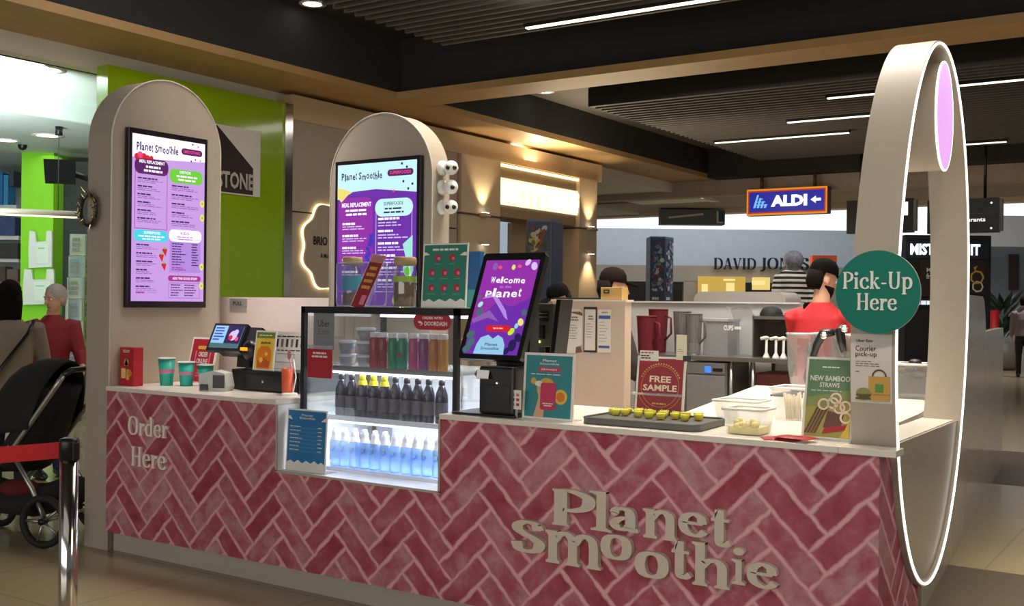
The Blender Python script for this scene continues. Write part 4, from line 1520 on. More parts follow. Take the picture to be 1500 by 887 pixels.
yp = rectY(370, 484, 400, 546, .335)
sign_stand('poster', 'yellow and orange bottle poster standing on the cash drawer', 'poster', (), .335, .03, paint_yellow, base=(yp[0], yp[1], 1.1225, yp[3]), margin=.01)
pp = rectY(394, 486, 443, 550, .45)
sign_stand('price_sheet', 'white printed sheet with a row of bottle pictures, behind the orange cup', 'sign', (), .47, .03, paint_price, base=(pp[0], pp[1], 1.1225, pp[3]), margin=.004)
p = onY(421, 577, .26)
t = thing('straw_cup', 'slim orange cup with a spoon in it at the right end of the order counter', 'cup', (p.x, .26, 1.0))
b = MB(); b.lathe([(.028, .0), (.03, .005), (.033, .15), (.029, .15), (.026, .02)], (p.x, .26, 1.0), M('coral_orange', (214, 88, 50), .45), 24); b.build('cup_wall', t)
b = MB(); b.tube([(p.x, .26, 1.03), (p.x + .03, .262, 1.12), (p.x + .012, .264, 1.21)], .004, PINKP, 8); b.ball((p.x + .008, .264, 1.225), (.014, .007, .03), M('spoon_mauve', (170, 120, 120), .4)); b.build('spoon', t)
b = MB(); b.tube([(p.x + .05, .25, 1.0015), (p.x + .045, .28, 1.1), (p.x + .02, .285, 1.2)], .004, PAPER, 8)
b.lathe([(.045, .0), (.045, .012), (.03, .016)], (p.x + .02, .255, 1.0), PAPER, 20); b.build('saucer', t)

# ---------------------------------------------------------------- drinks fridge
FX0, FX1, FY0, FY1, FZ1 = 1.482, 2.538, .155, .84, 1.5
fr = thing('drinks_fridge', 'black framed glass drinks fridge with lit shelves set into the counter notch', 'fridge', ((FX0 + FX1) / 2, .5, GS))
FW = M('fridge_white', (236, 238, 244), .35, var=.01)
p_ = .026
b = MB()
for x in (FX0, FX1 - p_):
    for y in (FY0, FY1 - p_):
        b.box(x, x + p_, y, y + p_, GS + .002, FZ1, BLACK)
b.box(FX0, FX1, FY0, FY0 + p_, FZ1 - .035, FZ1, BLACK); b.box(FX0, FX1, FY1 - p_, FY1, FZ1 - .035, FZ1, BLACK)
b.box(FX0, FX0 + p_, FY0, FY1, FZ1 - .035, FZ1, BLACK); b.box(FX1 - p_, FX1, FY0, FY1, FZ1 - .035, FZ1, BLACK)
b.build('frame', fr)
b = MB(); b.box(FX0 + p_, FX1 - p_, FY0 + .012, FY0 + .016, GS + .02, FZ1 - .036, CLEAR); b.build('front_glass', fr)
b = MB(); b.box(FX0 + .01, FX0 + .014, FY0 + p_, FY1 - p_, GS + .02, FZ1 - .036, CLEAR); b.build('side_glass', fr)
b = MB(); b.box(FX1 - .014, FX1 - .01, FY0 + p_, FY1 - p_, GS + .02, FZ1 - .036, CLEAR); b.build('side_glass', fr)
b = MB(); b.box(FX0 + .02, FX1 - .02, FY0 + .02, FY1 - .02, FZ1 - .012, FZ1 - .004, CLEARB); b.build('top_glass', fr)
b = MB(); b.box(FX0 + .03, FX1 - .03, FY0 + .03, FY1 - .03, GS + .002, GS + .02, FW); b.box(FX0 + .03, FX1 - .03, FY1 - .05, FY1 - .03, GS + .02, 1.16, FW); b.build('inner_lining', fr)
for z, nm in ((.9, 'lower'), (1.165, 'upper')):
    b = MB(); b.box(FX0 + .03, FX1 - .03, FY0 + .05, FY1 - .06, z, z + .012, CLEARB)
    b.box(FX0 + .03, FX1 - .03, FY0 + .045, FY0 + .055, z - .006, z + .02, FW if nm == 'lower' else STEEL)
    b.build('shelf', fr)
    b = MB(); b.box(FX0 + .05, FX1 - .05, FY0 + .06, FY0 + .085, z - .02, z - .003, EM('fridge_led', (236, 240, 255), 2.5)); b.build('light_tube', fr)
b = MB(); b.box(FX0 + .06, FX1 - .06, FY1 - .1, FY1 - .07, FZ1 - .06, FZ1 - .04, MATS['fridge_led']); b.build('light_tube', fr)
b = MB(); b.box(FX0 + .03, FX0 + .12, FY1 - .09, FY1 - .055, GS + .02, 1.1, M('fridge_duct_grey', (150, 150, 160), .4)); b.box(2.05, 2.11, FY1 - .07, FY1 - .055, GS + .02, 1.16, MATS['fridge_duct_grey']); b.build('rear_duct', fr)
for z, pw in ((.885, 11), (1.15, 6), (1.45, 4)):
    area('fridge_tube_light', ((FX0 + FX1) / 2, .3 if z < 1.4 else .6, z), ((FX0 + FX1) / 2, .34 if z < 1.4 else .6, 0), .95, .08, pw, (.86, .9, 1))

# stickers and cards on the fridge
x0, x1, z0, z1 = rectY(604, 458, 659, 483, FY0 - .001)
t = thing('fridge_sticker', 'rounded red delivery sticker at the top right of the fridge glass', 'sticker', ((x0 + x1) / 2, FY0, z0))
b = MB(); A = Art(b, (x0, FY0 + .011, z0), (1, 0, 0), (0, 0, 1), x1 - x0, z1 - z0, .0012)
A.rrect(0, 0, 1, 1, RED, 1); b.build('sheet', t)
b = MB(); A = Art(b, (x0, FY0 + .011, z0), (1, 0, 0), (0, 0, 1), x1 - x0, z1 - z0, .0012)
A.text('ORDER WITH', .24, .62, .78, .78, PAPER, 2, .03); A.text('DOORDASH', .3, .24, .9, .5, PAPER, 2, .03)
A.poly([(.12, .5), (.2, .5), (.26, .36), (.2, .24), (.18, .24), (.22, .36), (.14, .4)], PAPER, 2); b.build('lettering', t)
x0, x1, z0, z1 = rectY(456, 456, 486, 512, FY0)
t = thing('delivery_card', 'grey delivery card inside the top left of the fridge glass', 'card', ((x0 + x1) / 2, FY0 + .02, z0))
b = MB(); b.box(x0, x1, FY0 + .017, FY0 + .02, z0, z1, M('card_grey', (150, 150, 150), .6)); b.build('sheet', t)
b = MB(); A = Art(b, (x0, FY0 + .0168, z0), (1, 0, 0), (0, 0, 1), x1 - x0, z1 - z0, .0004)
A.text('Uber', .22, .6, .8, .78, INK, 1, .01); A.text('Eats', .24, .4, .78, .55, INKG, 1, .01); b.build('lettering', t)
x0, x1, z0, z1 = rectY(450, 511, 485, 553, FY0 - .01)
t = thing('payment_card', 'small red card in a clear holder on the left edge of the fridge glass', 'card', ((x0 + x1) / 2, FY0 - .01, z0))
b = MB(); b.box(x0, x1, FY0 - .008, FY0 - .002, z0, z1, RED); b.build('card', t)
b = MB(); b.box(x0 - .002, x1 + .004, FY0 - .0018, FY0 - .0005, z0 - .004, z1 + .02, CLEARB); b.build('holder', t)
b = MB(); A = Art(b, (x0, FY0 - .0085, z0), (1, 0, 0), (0, 0, 1), x1 - x0, z1 - z0, .0006)
A.rows(.16, .68, .86, .92, 2, PAPER, 1, .55, align='C'); b.build('print', t)


def paint_bluemenu(A):
    BL_ = M('print_ocean_blue', (30, 116, 176), .45, var=.03)
    A.rect(0, 0, 1, 1, BL_, 0)
    A.poly([(0, 0), (1, 0), (1, .13), (.92, .17), (.84, .13), (.74, .18), (.64, .13), (.52, .17), (.42, .12), (.3, .17), (.2, .12), (.1, .16), (0, .12)], PAPER, 1)
    A.text('Planet', .36, .91, .66, .945, PAPER, 1, .01); A.text('Smoothie', .3, .86, .72, .9, PAPER, 1, .01)
    A.poly([(0, .86), (.12, .84), (.06, .9), (0, .9)], PAPER, 1); A.poly([(1, .84), (.88, .84), (.96, .89), (1, .9)], PAPER, 1)
    for k in range(7):
        A.rows(.06, .72 - k * .065, .42, .74 - k * .065, 1, PAPER, 1, .6); A.rows(.8, .72 - k * .065, .94, .74 - k * .065, 1, PAPER, 1, .6, words=False)
        A.rect(.06, .71 - k * .065, .94, .713 - k * .065, M('print_pale_blue', (130, 180, 214), .5), 1)


bx_ = rectY(413, 599, 478, 690, .05)
sign_stand('menu_stand', 'blue menu card in a clear stand inside the notch, in front of the fridge', 'sign', (), .05, .015, paint_bluemenu, base=(G1 + .012, G1 + .3, GS + .001, .955), margin=.008)

# bottles of the bottom shelf
WATER = GLASS('water_bottle_body', (.62, .80, 1.0), .12, body=.42, bodycol=(.45, .66, 1.0))
CAPW = M('bottle_cap_white', (244, 244, 246), .35)
BLUEP = M('print_label_blue', (50, 96, 190), .4)
GRNP = M('print_label_green', (120, 196, 120), .4)
zb_ = GS + .021


def water_proto(x, y, label):
    t = thing('water_bottle', label, 'bottle', (x, y, zb_), group='water bottles on the bottom fridge shelf')
    c = (x, y, zb_)
    b = MB(); b.lathe([(.024, 0), (.03, .006), (.031, .05), (.029, .07), (.031, .09), (.031, .125), (.022, .148), (.0125, .16), (.0125, .165)], c, WATER, 20); b.build('body', t)
    b = MB(); b.lathe([(.019, .16), (.02, .176), (.02, .185), (.0125, .19), (.0125, .204), (.0, .207)], c, CAPW, 16, cap=False)
    b.lathe([(.0285, .138), (.0195, .163)], c, CAPW, 16, cap=False); b.build('cap', t)
    b = MB()
    for a0, a1, m in ((-150, 30, BLUEP), (40, 140, GRNP)):
        for k in range(14):
            aa, ab = math.radians(a0 + (a1 - a0) * k / 14), math.radians(a0 + (a1 - a0) * (k + 1) / 14)
            q = []
            for r, a in ((.012, aa), (.018, aa), (.018, ab), (.012, ab)):
                s = r * math.cos(a)
                q.append((x + s + .006, y - math.sqrt(.0316 ** 2 - s * s), zb_ + .1 + r * math.sin(a)))
            b.poly(q, m)
    b.build('printed_label', t)
    return t


us = (491, 505, 519.5, 534, 549, 564, 579, 595, 610, 626, 642)
w0 = None
for i, u in enumerate(us):
    y = .245
    x = onY(u, 670, y).x
    lab = 'clear blue water bottle, %s from the left in the bottom row of the fridge' % ORD[i]
    if w0 is None:
        w0 = water_proto(x, y, lab)
    else:
        dup(w0, (x, y, zb_), lab, rz=random.uniform(-.3, .3))

# dark juice bottles of the middle shelf
DJ = M('dark_plum_juice', (38, 30, 44), .18, var=.2, coat=.3)
zj = .9125


def juice_proto(x, y, label, capm, lab=None):
    t = thing('juice_bottle', label, 'bottle', (x, y, zj), group='dark juice bottles on the middle fridge shelf')
    c = (x, y, zj)
    b = MB(); b.lathe([(.026, 0), (.032, .006), (.033, .12), (.031, .15), (.018, .185), (.014, .2)], c, DJ, 20); b.build('body', t)
    b = MB(); b.lathe([(.0165, .197), (.0165, .222), (.013, .226)], c, capm, 16); b.build('cap', t)
    if capm is YCAP:
        b = MB(); b.lathe([(.0262, .172), (.0195, .198)], c, capm, 18, cap=False); b.build('neck_band', t)
    b = MB(); b.lathe([(.0335, .04), (.0336, .11)], c, lab or M('juice_label_grey', (96, 92, 104), .35), 20, cap=False); b.build('printed_label', t)
    return t


YCAP = M('bottle_cap_yellow', (240, 226, 40), .4)
BCAP = M('bottle_cap_dark', (54, 50, 58), .35)
jd = jy = None
for i, u in enumerate((500, 515, 531, 547, 563, 579, 596, 612, 628, 647)):
    y = .27
    x = onY(u, 590, y).x
    yl = i in (2, 3, 4)
    lab = 'dark juice bottle with %s cap, %s from the left on the middle fridge shelf' % ('a yellow' if yl else 'a dark', ORD[i])
    if yl:
        if jy is None:
            jy = juice_proto(x, y, lab, YCAP)
        else:
            dup(jy, (x, y, zj), lab)
    else:
        if jd is None:
            jd = juice_proto(x, y, lab, BCAP)
        else:
            dup(jd, (x, y, zj), lab)

# lidded tubs and coloured smoothie bottles of the upper shelf
zs = 1.1775
TUB = GLASS('milky_tub', (.85, .85, .9), .12, body=.45, bodycol=(.62, .62, .7))
LIDW = M('tub_lid_white', (240, 238, 244), .35)
k = 0
for col, u, n in (('left', 509, 2), ('right', 536, 3)):
    for q in range(n):
        x, y = onY(u, 500, .28).x, .28
        t = thing('lidded_tub', 'clear tub with white lid, %s of the %s stack on the upper fridge shelf' % (('bottom', 'second', 'top')[q] if q < n - 1 or n == 3 else 'top', col), 'tub', (x, y, zs + q * .072), group='lidded tubs on the upper fridge shelf')
        b = MB(); b.lathe([(.036, 0), (.048, .055), (.046, .055), (.034, .004)], (x, y, zs + q * .072), TUB, 24); b.build('tub_wall', t)
        b = MB(); b.lathe([(.051, .055), (.053, .059), (.053, .066), (.046, .07)], (x, y, zs + q * .072), LIDW, 24); b.build('lid', t)
        b = MB(); b.lathe([(.03, .004), (.041, .036)], (x, y, zs + q * .072), M('tub_filling_grey', (120, 116, 132), .6), 20); b.build('filling', t)
SM = (('red', (168, 36, 44)), ('dark red', (150, 30, 44)), ('green', (30, 138, 100)), ('green and red', (34, 142, 110)), ('pink', (190, 70, 130)), ('purple', (138, 60, 130)), ('orange', (196, 120, 50)), ('amber', (200, 134, 44)))
for (cn, rgb), u in zip(SM, (549, 561, 576, 590, 606, 621, 636, 649)):
    x, y = onY(u, 510, .27).x, .27
    t = thing('smoothie_bottle', '%s smoothie bottle with a white lid on the upper fridge shelf' % cn, 'bottle', (x, y, zs), group='coloured smoothie bottles on the upper fridge shelf')
    b = MB(); b.lathe([(.023, 0), (.027, .005), (.028, .14), (.024, .158), (.022, .165)], (x, y, zs), M('smoothie_' + cn.replace(' ', '_'), rgb, .25, var=.15), 20); b.build('body', t)
    b = MB(); b.lathe([(.0255, .164), (.0265, .168), (.0265, .186), (.024, .19)], (x, y, zs), LIDW, 20); b.build('lid', t)
    if 'and' in cn:
        b = MB(); A = Art(b, (x - .012, y - .0285, zs + .06), (1, 0, 0), (0, 0, 1), .024, .04); A.disc(.5, .5, .011, RED, 1, 1.2); b.build('printed_label', t)

# ---------------------------------------------------------------- on top of the fridge
ZT = FZ1 + .0005
x0, x1 = onY(493, 440, .3).x, onY(566, 444, .3).x
t = thing('acrylic_bin', 'open clear acrylic bin on the left of the fridge top', 'bin', ((x0 + x1) / 2, .36, ZT))
b = MB()
hh = .235
b.box(x0, x1, .3, .42, ZT, ZT + .004, CLEARB)
for bxx in ((x0, x1, .3, .304), (x0, x1, .416, .42), (x0, x0 + .004, .304, .416), (x1 - .004, x1, .304, .416)):
    b.box(*bxx, ZT + .004, ZT + hh, CLEAR)
b.build('walls', t)
b = MB(); b.tube([(x0, .3, ZT + .02), (x0, .3, ZT + hh), (x0 + .02, .3, ZT + hh + .004), (x1 - .02, .3, ZT + hh + .004), (x1, .3, ZT + hh), (x1, .3, ZT + .02), (x1 - .02, .3, ZT + .006), (x0 + .02, .3, ZT + .006)], .004, CLEARB, 6, closed=True); b.build('front_rim', t)
NUT = M('granola_brown', (120, 92, 60), .7, var=.5, scale=60, bump=.6)
CORK = M('cork_lid', (176, 152, 112), .7, var=.15, scale=30)
for (u, yy, r, labc, lab, cn) in ((516, .362, .056, M('jar_label_cyan', (40, 160, 190), .5), 'cork-lidded jar with a cyan label standing in the clear bin', 'cyan'), (575, .37, .062, M('jar_label_lime', (150, 186, 60), .5), 'cork-lidded jar with a lime label beside the clear bin on the fridge', 'lime')):
    x = onY(u, 430, yy).x
    if cn == 'lime':
        x = max(x, x1 + r + .006)
    z = ZT + (.0045 if cn == 'cyan' else 0)
    t = thing('jar', lab, 'jar', (x, yy, z), group='cork-lidded jars')
    b = MB(); b.lathe([(r * .95, 0), (r, .008), (r, .19), (r * .84, .215), (r * .84, .225)], (x, yy, z), GLASS('jar_glass', (.92, .95, .95), .12), 24); b.build('glass', t)
    b = MB(); b.lathe([(r * .9, .004), (r * .94, .01), (r * .94, .075 if cn == 'cyan' else .13)], (x, yy, z), NUT, 24); b.build('filling', t)
    b = MB(); b.lathe([(r * 1.01, .085 if cn == 'cyan' else .135), (r * 1.01, .165)], (x, yy, z), labc, 24, cap=False); b.build('printed_label', t)
    b = MB(); b.lathe([(r * .86, .222), (r * .98, .228), (r * .98, .262), (r * .9, .268)], (x, yy, z), CORK, 24); b.build('lid', t)


def paint_leaflet(A):
    A.rect(0, 0, 1, 1, DRED, 0); A.rect(.0, .86, 1, 1, M('leaflet_rose', (196, 130, 130), .5), 1)
    for k in range(4):
        A.rows(.16, .7 - k * .12, .84, .8 - k * .12, 1, GOLD, 1, .6, align='C')
    A.rect(.5, .06, .86, .24, PINKP, 1)


a, c = onY(515, 440, .29), onY(545, 364, .29)
t = thing('leaflet', 'tall red leaflet leaning across the front of the clear bin', 'leaflet', (a.x, .28, ZT))
O = Vector((a.x, .285, ZT + .003)); V = Vector((c.x - a.x, .012, c.z - a.z)); h = V.length; V.normalize(); U = Vector((V.z, 0, -V.x)).normalized(); V = Vector((V.x, V.y, V.z))
U = Vector((1, 0, -.12)).normalized()
b = MB(); A = Art(b, O, U, V, .092, h, .0008); A.rect(-.04, -.01, 1.04, 1.01, PAPER, 0); A.rect(0, 0, 1, 1, DRED, 1); b.build('sheet', t)
b = MB(); A = Art(b, O + Vector((0, -.001, 0)), U, V, .092, h, .0008); paint_leaflet(A); b.build('artwork', t)


def paint_hearts(A):
    GT = M('print_green_teal', (36, 124, 104), .45, var=.03)
    A.rect(0, 0, 1, 1, GT, 0)
    A.poly([(0, 0), (1, 0), (1, .1), (.9, .13), (.8, .08), (.66, .13), (.55, .08), (.4, .12), (.28, .07), (.16, .12), (.06, .08), (0, .1)], PAPER, 1)
    A.rows(.2, .9, .82, .95, 1, PAPER, 1, .7); A.poly([(0, .83), (.14, .84), (.06, .88), (0, .88)], PAPER, 1); A.poly([(1, .82), (.84, .83), (.94, .88), (1, .88)], PAPER, 1)
    for x, y in ((.33, .79), (.67, .79), (.2, .55), (.5, .55), (.8, .55), (.2, .3), (.5, .3), (.8, .3)):
        A.disc(x, y, .02, RED, 1); A.disc(x + .025, y - .01, .01, PINKP, 2); A.rows(x - .1, y - .12, x + .1, y - .08, 1, M('print_sea', (90, 160, 146), .5), 1, .4, align='C')


hx = rectY(617, 356, 684, 446, .4)
sign_stand('menu_stand', 'green-teal card with eight red fruit dots standing on the right of the fridge top', 'sign', (), .4, .02, paint_hearts, base=(hx[0], hx[1] - .006, ZT, hx[3]), margin=.008)
x0, x1, z0, z1 = rectY(686, 368, 702, 450, .62)
t = thing('leaflet_box', 'narrow blue and teal leaflet holder behind the ordering screen on the fridge top', 'leaflet holder', ((x0 + x1) / 2, .65, ZT))
x1 = min(x1, FX1 - .004)
b = MB(); b.box(x0 - .02, x1, .62, .68, ZT, ZT + .1, M('holder_teal', (60, 150, 150), .5)); b.build('holder', t)
b = MB(); b.box(x0 - .015, x1 - .005, .63, .67, ZT + .1, z1, M('leaflet_blue', (24, 90, 150), .5, var=.3, scale=20)); b.build('leaflets', t)

# ---------------------------------------------------------------- ordering kiosk screen
t = thing('ordering_kiosk', 'black self-order kiosk with a tilted purple welcome screen beside the fridge', 'kiosk', (2.77, .2, 1.0))
BLx, BRx, zB = 2.588, 2.935, 1.263
O = Vector((BLx, .09, zB)); U = Vector((1, 0, 0)); V = Vector((.02, .19, .51)); hh = V.length; V.normalize(); N = U.cross(V); w = BRx - BLx + .012
b = MB(); r_ = .016
out = []
for cx, cy, a0 in ((w - r_, r_, -90), (w - r_, hh - r_, 0), (r_, hh - r_, 90), (r_, r_, 180)):
    out += [(cx + r_ * math.cos(math.radians(a0 + 22.5 * q)), cy + r_ * math.sin(math.radians(a0 + 22.5 * q))) for q in range(5)]
b.prism(out, .035, BLACK, O, U, V); sf = b.build('screen_frame', t)
b = MB(); A = Art(b, O + U * .026 + V * .024, U, V, w - .05, hh - .062, .0012)
A.rect(0, 0, 1, 1, SC['violet'], 0); A.poly([(0, .3), (.4, .55), (.7, .5), (1, .6), (1, 1), (0, 1)], SC['magenta'], 1)
A.poly([(.1, .58), (.3, .6), (.62, .38), (.68, .36), (.6, .46), (.3, .66)], SC['lavender'], 2); A.poly([(0, .36), (.3, .46), (.52, .34), (.3, .38), (.05, .32)], SC['softink'], 2)
for x, y, r, c in ((.2, .93, .02, 'softink'), (.3, .92, .012, 'pink'), (.55, .92, .014, 'yellow'), (.66, .93, .012, 'pink'), (.8, .97, .018, 'mist'), (.93, .93, .022, 'mist'), (.06, .2, .024, 'leaf'), (.1, .12, .024, 'leaf'), (.05, .05, .024, 'leaf'), (.93, .34, .02, 'yellow'), (.8, .24, .02, 'lime'), (.87, .3, .014, 'skyblue'),
                   (.88, .1, .03, 'navy'), (.95, .18, .024, 'navy'), (.8, .04, .02, 'navy'), (.12, .44, .022, 'leaf'), (.1, .52, .016, 'mint'), (.05, .6, .012, 'leaf'), (.95, .44, .018, 'leaf')):
    A.disc(x, y, r, SC[c], 3, .75, rot=x * 9)
WV = ('Welcome', .2, .75, .8, .82)
wavy_text(A, 'Welcome', .18, .745, .84, .815, SC['white'], 4, .1)
A.text('to the', .38, .695, .6, .725, SC['lavender'], 4, .01)
wavy_text(A, 'planet', .14, .6, .82, .69, SC['white'], 4, .05)
A.rrect(.32, .235, .78, .3, SC['red'], 4, .5); A.text('tap to start', .46, .257, .64, .277, SC['white'], 5, .01)
A.poly([(.2, 0), (.76, 0), (.74, .1), (.68, .17), (.58, .2), (.5, .16), (.4, .2), (.27, .17), (.22, .1)], SC['skyblue'], 4)
A.text('Planet', .38, .085, .62, .115, SC['navy'], 5, .01); A.text('Smoothie', .32, .045, .66, .075, SC['navy'], 5, .01)
b.build('display', sf)
b = MB(); b.prism([(.03, .05), (w - .03, .05), (w - .03, hh - .08), (.03, hh - .08)], .05, BLACKM, O - N * .036, U, V); b.build('rear_housing', t)
b = MB(); b.box(2.6, 2.96, .03, .31, 1.0005, 1.012, BLACK, .004); b.box(2.74, 2.93, .2, .28, 1.012, 1.5, BLACKM); b.build('stand', t)
b = MB(); b.box(2.755, 2.95, .035, .195, 1.0125, 1.235, BLACK, .012); b.box(2.78, 2.93, .0305, .036, 1.06, 1.15, M('printer_cover', (34, 34, 36), .25), .002); pr = b.build('printer', t)
b = MB(); pc = Vector((2.79, .036, 1.195)); b.prism([(-.03, -.018), (.034, -.018), (.026, .024), (-.04, .024)], .008, M('reader_white', (228, 228, 232), .3), pc + Vector((0, -.022, 0)), (1, 0, 0), Vector((0, .5, .86)))
b.tube([pc + Vector((-.04, 0, -.02)), pc + Vector((-.052, -.005, 0)), pc + Vector((-.04, 0, .02))], .006, BLACK); b.build('card_reader', pr)
b = MB(); b.box(2.856, 2.862, .029, .031, 1.155, 1.161, EM('white_status_light', (255, 255, 255), 3)); b.build('status_light', pr)
x0, x1, z0, z1 = rectY(748, 571, 763, 599, .04)
t = thing('payment_logo_card', 'small white card with coloured marks between the kiosk printer and the teal poster', 'card', ((x0 + x1) / 2, .04, 1.0))
b = MB(); b.box(x0, x1, .04, .043, z0, z1, PAPER); b.box((x0 + x1) / 2 - .004, (x0 + x1) / 2 + .004, .044, .05, 1.0005, z0 + .03, CLEARB); b.build('card', t)
b = MB(); A = Art(b, (x0, .0395, z0), (1, 0, 0), (0, 0, 1), x1 - x0, z1 - z0, .0005)
for q, (xx, yy) in enumerate(((.25, .75), (.7, .75), (.25, .5), (.7, .5), (.25, .25), (.7, .25))):
    A.rect(xx - .14, yy - .07, xx + .14, yy + .07, (INKG, M('print_rose', (180, 110, 110), .6), INK, RED, INKG, RED)[q], 1)
b.build('print', t)

# payment printer and tablet on a post behind the kiosk
px_, pz_ = onY(792, 470, .55).x, 1.41
t = thing('docket_printer', 'olive-grey docket printer with a green light on a post right of the ordering screen', 'printer', (px_, .58, 1.0))
OLV = M('olive_grey_plastic', (78, 74, 64), .4)
b = MB(); b.box(px_ - .07, px_ + .075, .55, .66, 1.31, 1.53, OLV, .008); b.build('body', t)
b = MB(); b.box(px_ - .05, px_ + .05, .543, .5505, 1.44, 1.49, BLACK); b.box(px_ - .06, px_ + .03, .53, .5505, 1.35, 1.42, BLACK, .004)
b.box(px_ - .045, px_ + .045, .5405, .5435, 1.476, 1.481, STEEL); b.box(px_ - .045, px_ + .045, .5405, .5435, 1.458, 1.463, STEEL); b.build('paper_slot', t)
b = MB(); b.ball((px_ - .005, .546, 1.335), .006, EM('green_status_light', (230, 255, 120), 4)); b.build('status_light', t)
b = MB(); b.tube([(px_, .62, 1.004), (px_, .62, 1.31)], .016, BLACK); b.lathe([(.07, 0), (.07, .008)], (px_, .62, 1.0005), BLACK, 24); b.build('post', t)
b = MB(); b.prism([(.0, 0), (.025, 0), (.06, .28), (.035, .28)], .12, BLACK, (px_ + .07, .53, 1.27), (1, 0, 0), (0, 0, 1)); b.build('tablet', t)


# teal rewards poster
def paint_teal(A):
    A.rect(0, 0, 1, 1, TEALP, 0)
    A.text('Planet', .36, .9, .66, .94, PAPER, 1, .01); A.text('Smoothie', .3, .85, .72, .885, PAPER, 1, .01)
    A.rrect(.26, .74, .76, .81, M('print_rose_red', (196, 44, 84), .5), 1); A.text('REWARDS', .34, .76, .68, .79, PAPER, 2, .02)
    A.rows(.12, .68, .9, .71, 1, PAPER, 1, .4)
    A.disc(.46, .46, .05, GOLD, 1); A.disc(.78, .34, .034, YEL, 1); A.disc(.78, .34, .022, ORANGE, 2); A.disc(.18, .58, .015, GOLD, 1)
    A.poly([(.2, 0), (.42, 0), (.44, .2), (.34, .42), (.28, .5), (.3, .3)], SKIN0, 2)
    A.rrect(.34, .12, .68, .56, M('print_rose_red', (196, 44, 84), .5), 3, .15); A.rows(.38, .17, .64, .24, 2, PAPER, 4, .5, align='C')
    A.disc(.3, .54, .022, PAPER, 2, .6)


tx = rectY(765, 517, 839, 615, .075)
sign_stand('poster', 'teal rewards poster with a hand holding a red phone, beside the ordering kiosk', 'poster', (), .075, .02, paint_teal, base=(tx[0], tx[1], 1.0005, tx[3]), margin=.012)

# sample tray and cups
TM = Matrix.Translation((3.565, .235, 1.0005)) @ Matrix.Rotation(.03, 4, 'Z')
t = thing('sample_tray', 'dark grey serving tray holding the small sample cups', 'tray', (3.565, .235, 1.0))
b = MB(TM)
def rr(w, d, r, n=6):
    o = []
    for cx, cy, a0 in ((w - r, -d + r, -90), (w - r, d - r, 0), (-w + r, d - r, 90), (-w + r, -d + r, 180)):
        o += [(cx + r * math.cos(math.radians(a0 + 90 * q / n)), cy + r * math.sin(math.radians(a0 + 90 * q / n))) for q in range(n + 1)]
    return o
TRAY = M('tray_dark_grey', (84, 82, 78), .45, var=.08)
b.prism(rr(.275, .175, .04), .022, TRAY, (0, 0, .024), (1, 0, 0), (0, 1, 0)); b.build('base', t)
b = MB(TM); b.tube([(x, y, .026) for x, y in rr(.272, .172, .04)], .006, TRAY, 8, closed=True); b.build('rim', t)
YJ = GLASS('sample_smoothie_yellow', (.98, .94, .5), .08, body=.92, bodycol=(.75, .66, .06))
cups = [(-.17, .02), (-.125, .055), (-.11, .0), (-.075, .035), (-.05, -.015), (-.02, .03), (.0, -.03), (.03, .02), (.05, -.04), (.085, .0), (.11, .045), (.135, -.03), (.17, .01), (-.14, -.01), (-.09, .075), (-.045, .06), (.015, .065), (.075, .04), (.15, .05)]
c0 = None
for i, (dx, dy) in enumerate(sorted(cups)):
    p = TM @ Vector((dx * 1.25 - .02, dy * 1.3 + .03, .025))
    lab = 'tiny yellow smoothie sample cup, %s from the left on the dark tray' % ORD[i]
    if c0 is None:
        c0 = thing('sample_cup', lab, 'cup', p, group='sample cups on the tray')
        b = MB(); b.lathe([(.017, 0), (.023, .034)], p, CLEAR, 18, cap=False); b.build('cup_wall', c0)
        b = MB(); b.lathe([(.016, .002), (.021, .027)], p, YJ, 18); b.build('filling', c0)
    else:
        dup(c0, p, lab)


# free sample sign
def paint_free(A):
    A.rect(0, 0, 1, 1, DRED, 0)
    A.text('FREE', .26, .59, .74, .7, M('print_cream', (238, 214, 190), .5), 2, .03); A.text('SAMPLE', .12, .44, .88, .55, MATS['print_cream'], 2, .03)
    A.ring(.5, .52, .095, .0018, GOLD, 1); A.ring(.5, .52, .112, .0018, GOLD, 1, 200, 340)
    for k in range(19):
        a = math.radians(25 + 130 * k / 18)
        A.disc(.5 + .105 * math.cos(a) / A.w, .52 + .105 * math.sin(a) / A.h, .004, GOLD, 1)
    A.rows(.3, .2, .7, .25, 1, GOLD, 1, .5, align='C')


fx = rectY(932, 522, 1003, 611, .46)
ft = sign_stand('sign', 'dark red free sample sign in a clear holder behind the sample tray', 'sign', (), .44, .035, paint_free, base=(fx[0], fx[1], 1.0005, fx[3]), margin=.01)
b = MB(); zc_ = onY(965, 578, .43).z; b.box(fx[0] - .006, fx[1] + .006, .425, .445, zc_ - .004, zc_ + .006, CLEARB); b.build('holder_lip', ft)
x0, x1, z0, z1 = rectY(938, 513, 965, 528, .465)
t = thing('note', 'small white printed note tucked on the top left corner of the free sample sign', 'note', ((x0 + x1) / 2, .465, z0))
b = MB(); b.box(x0, x1, .462, .4635, z0, z1, PAPER); b.build('sheet', t)
b = MB(); A = Art(b, (x0, .4618, z0), (1, 0, 0), (0, 0, 1), x1 - x0, z1 - z0, .0004); A.rows(.06, .66, .9, .9, 1, RED, 1, .5); A.rows(.06, .15, .8, .6, 2, INK, 1, .5); b.build('print', t)
x0, x1, z0, z1 = rectY(991, 490, 1006, 527, .47)
t = thing('card_clip', 'upright cream card clipped to the top right corner of the free sample sign', 'card', ((x0 + x1) / 2, .47, z0))
b = MB(); b.box(x0, x1, .468, .471, z0, z1, M('cream_card', (236, 226, 196), .5)); b.build('card', t)
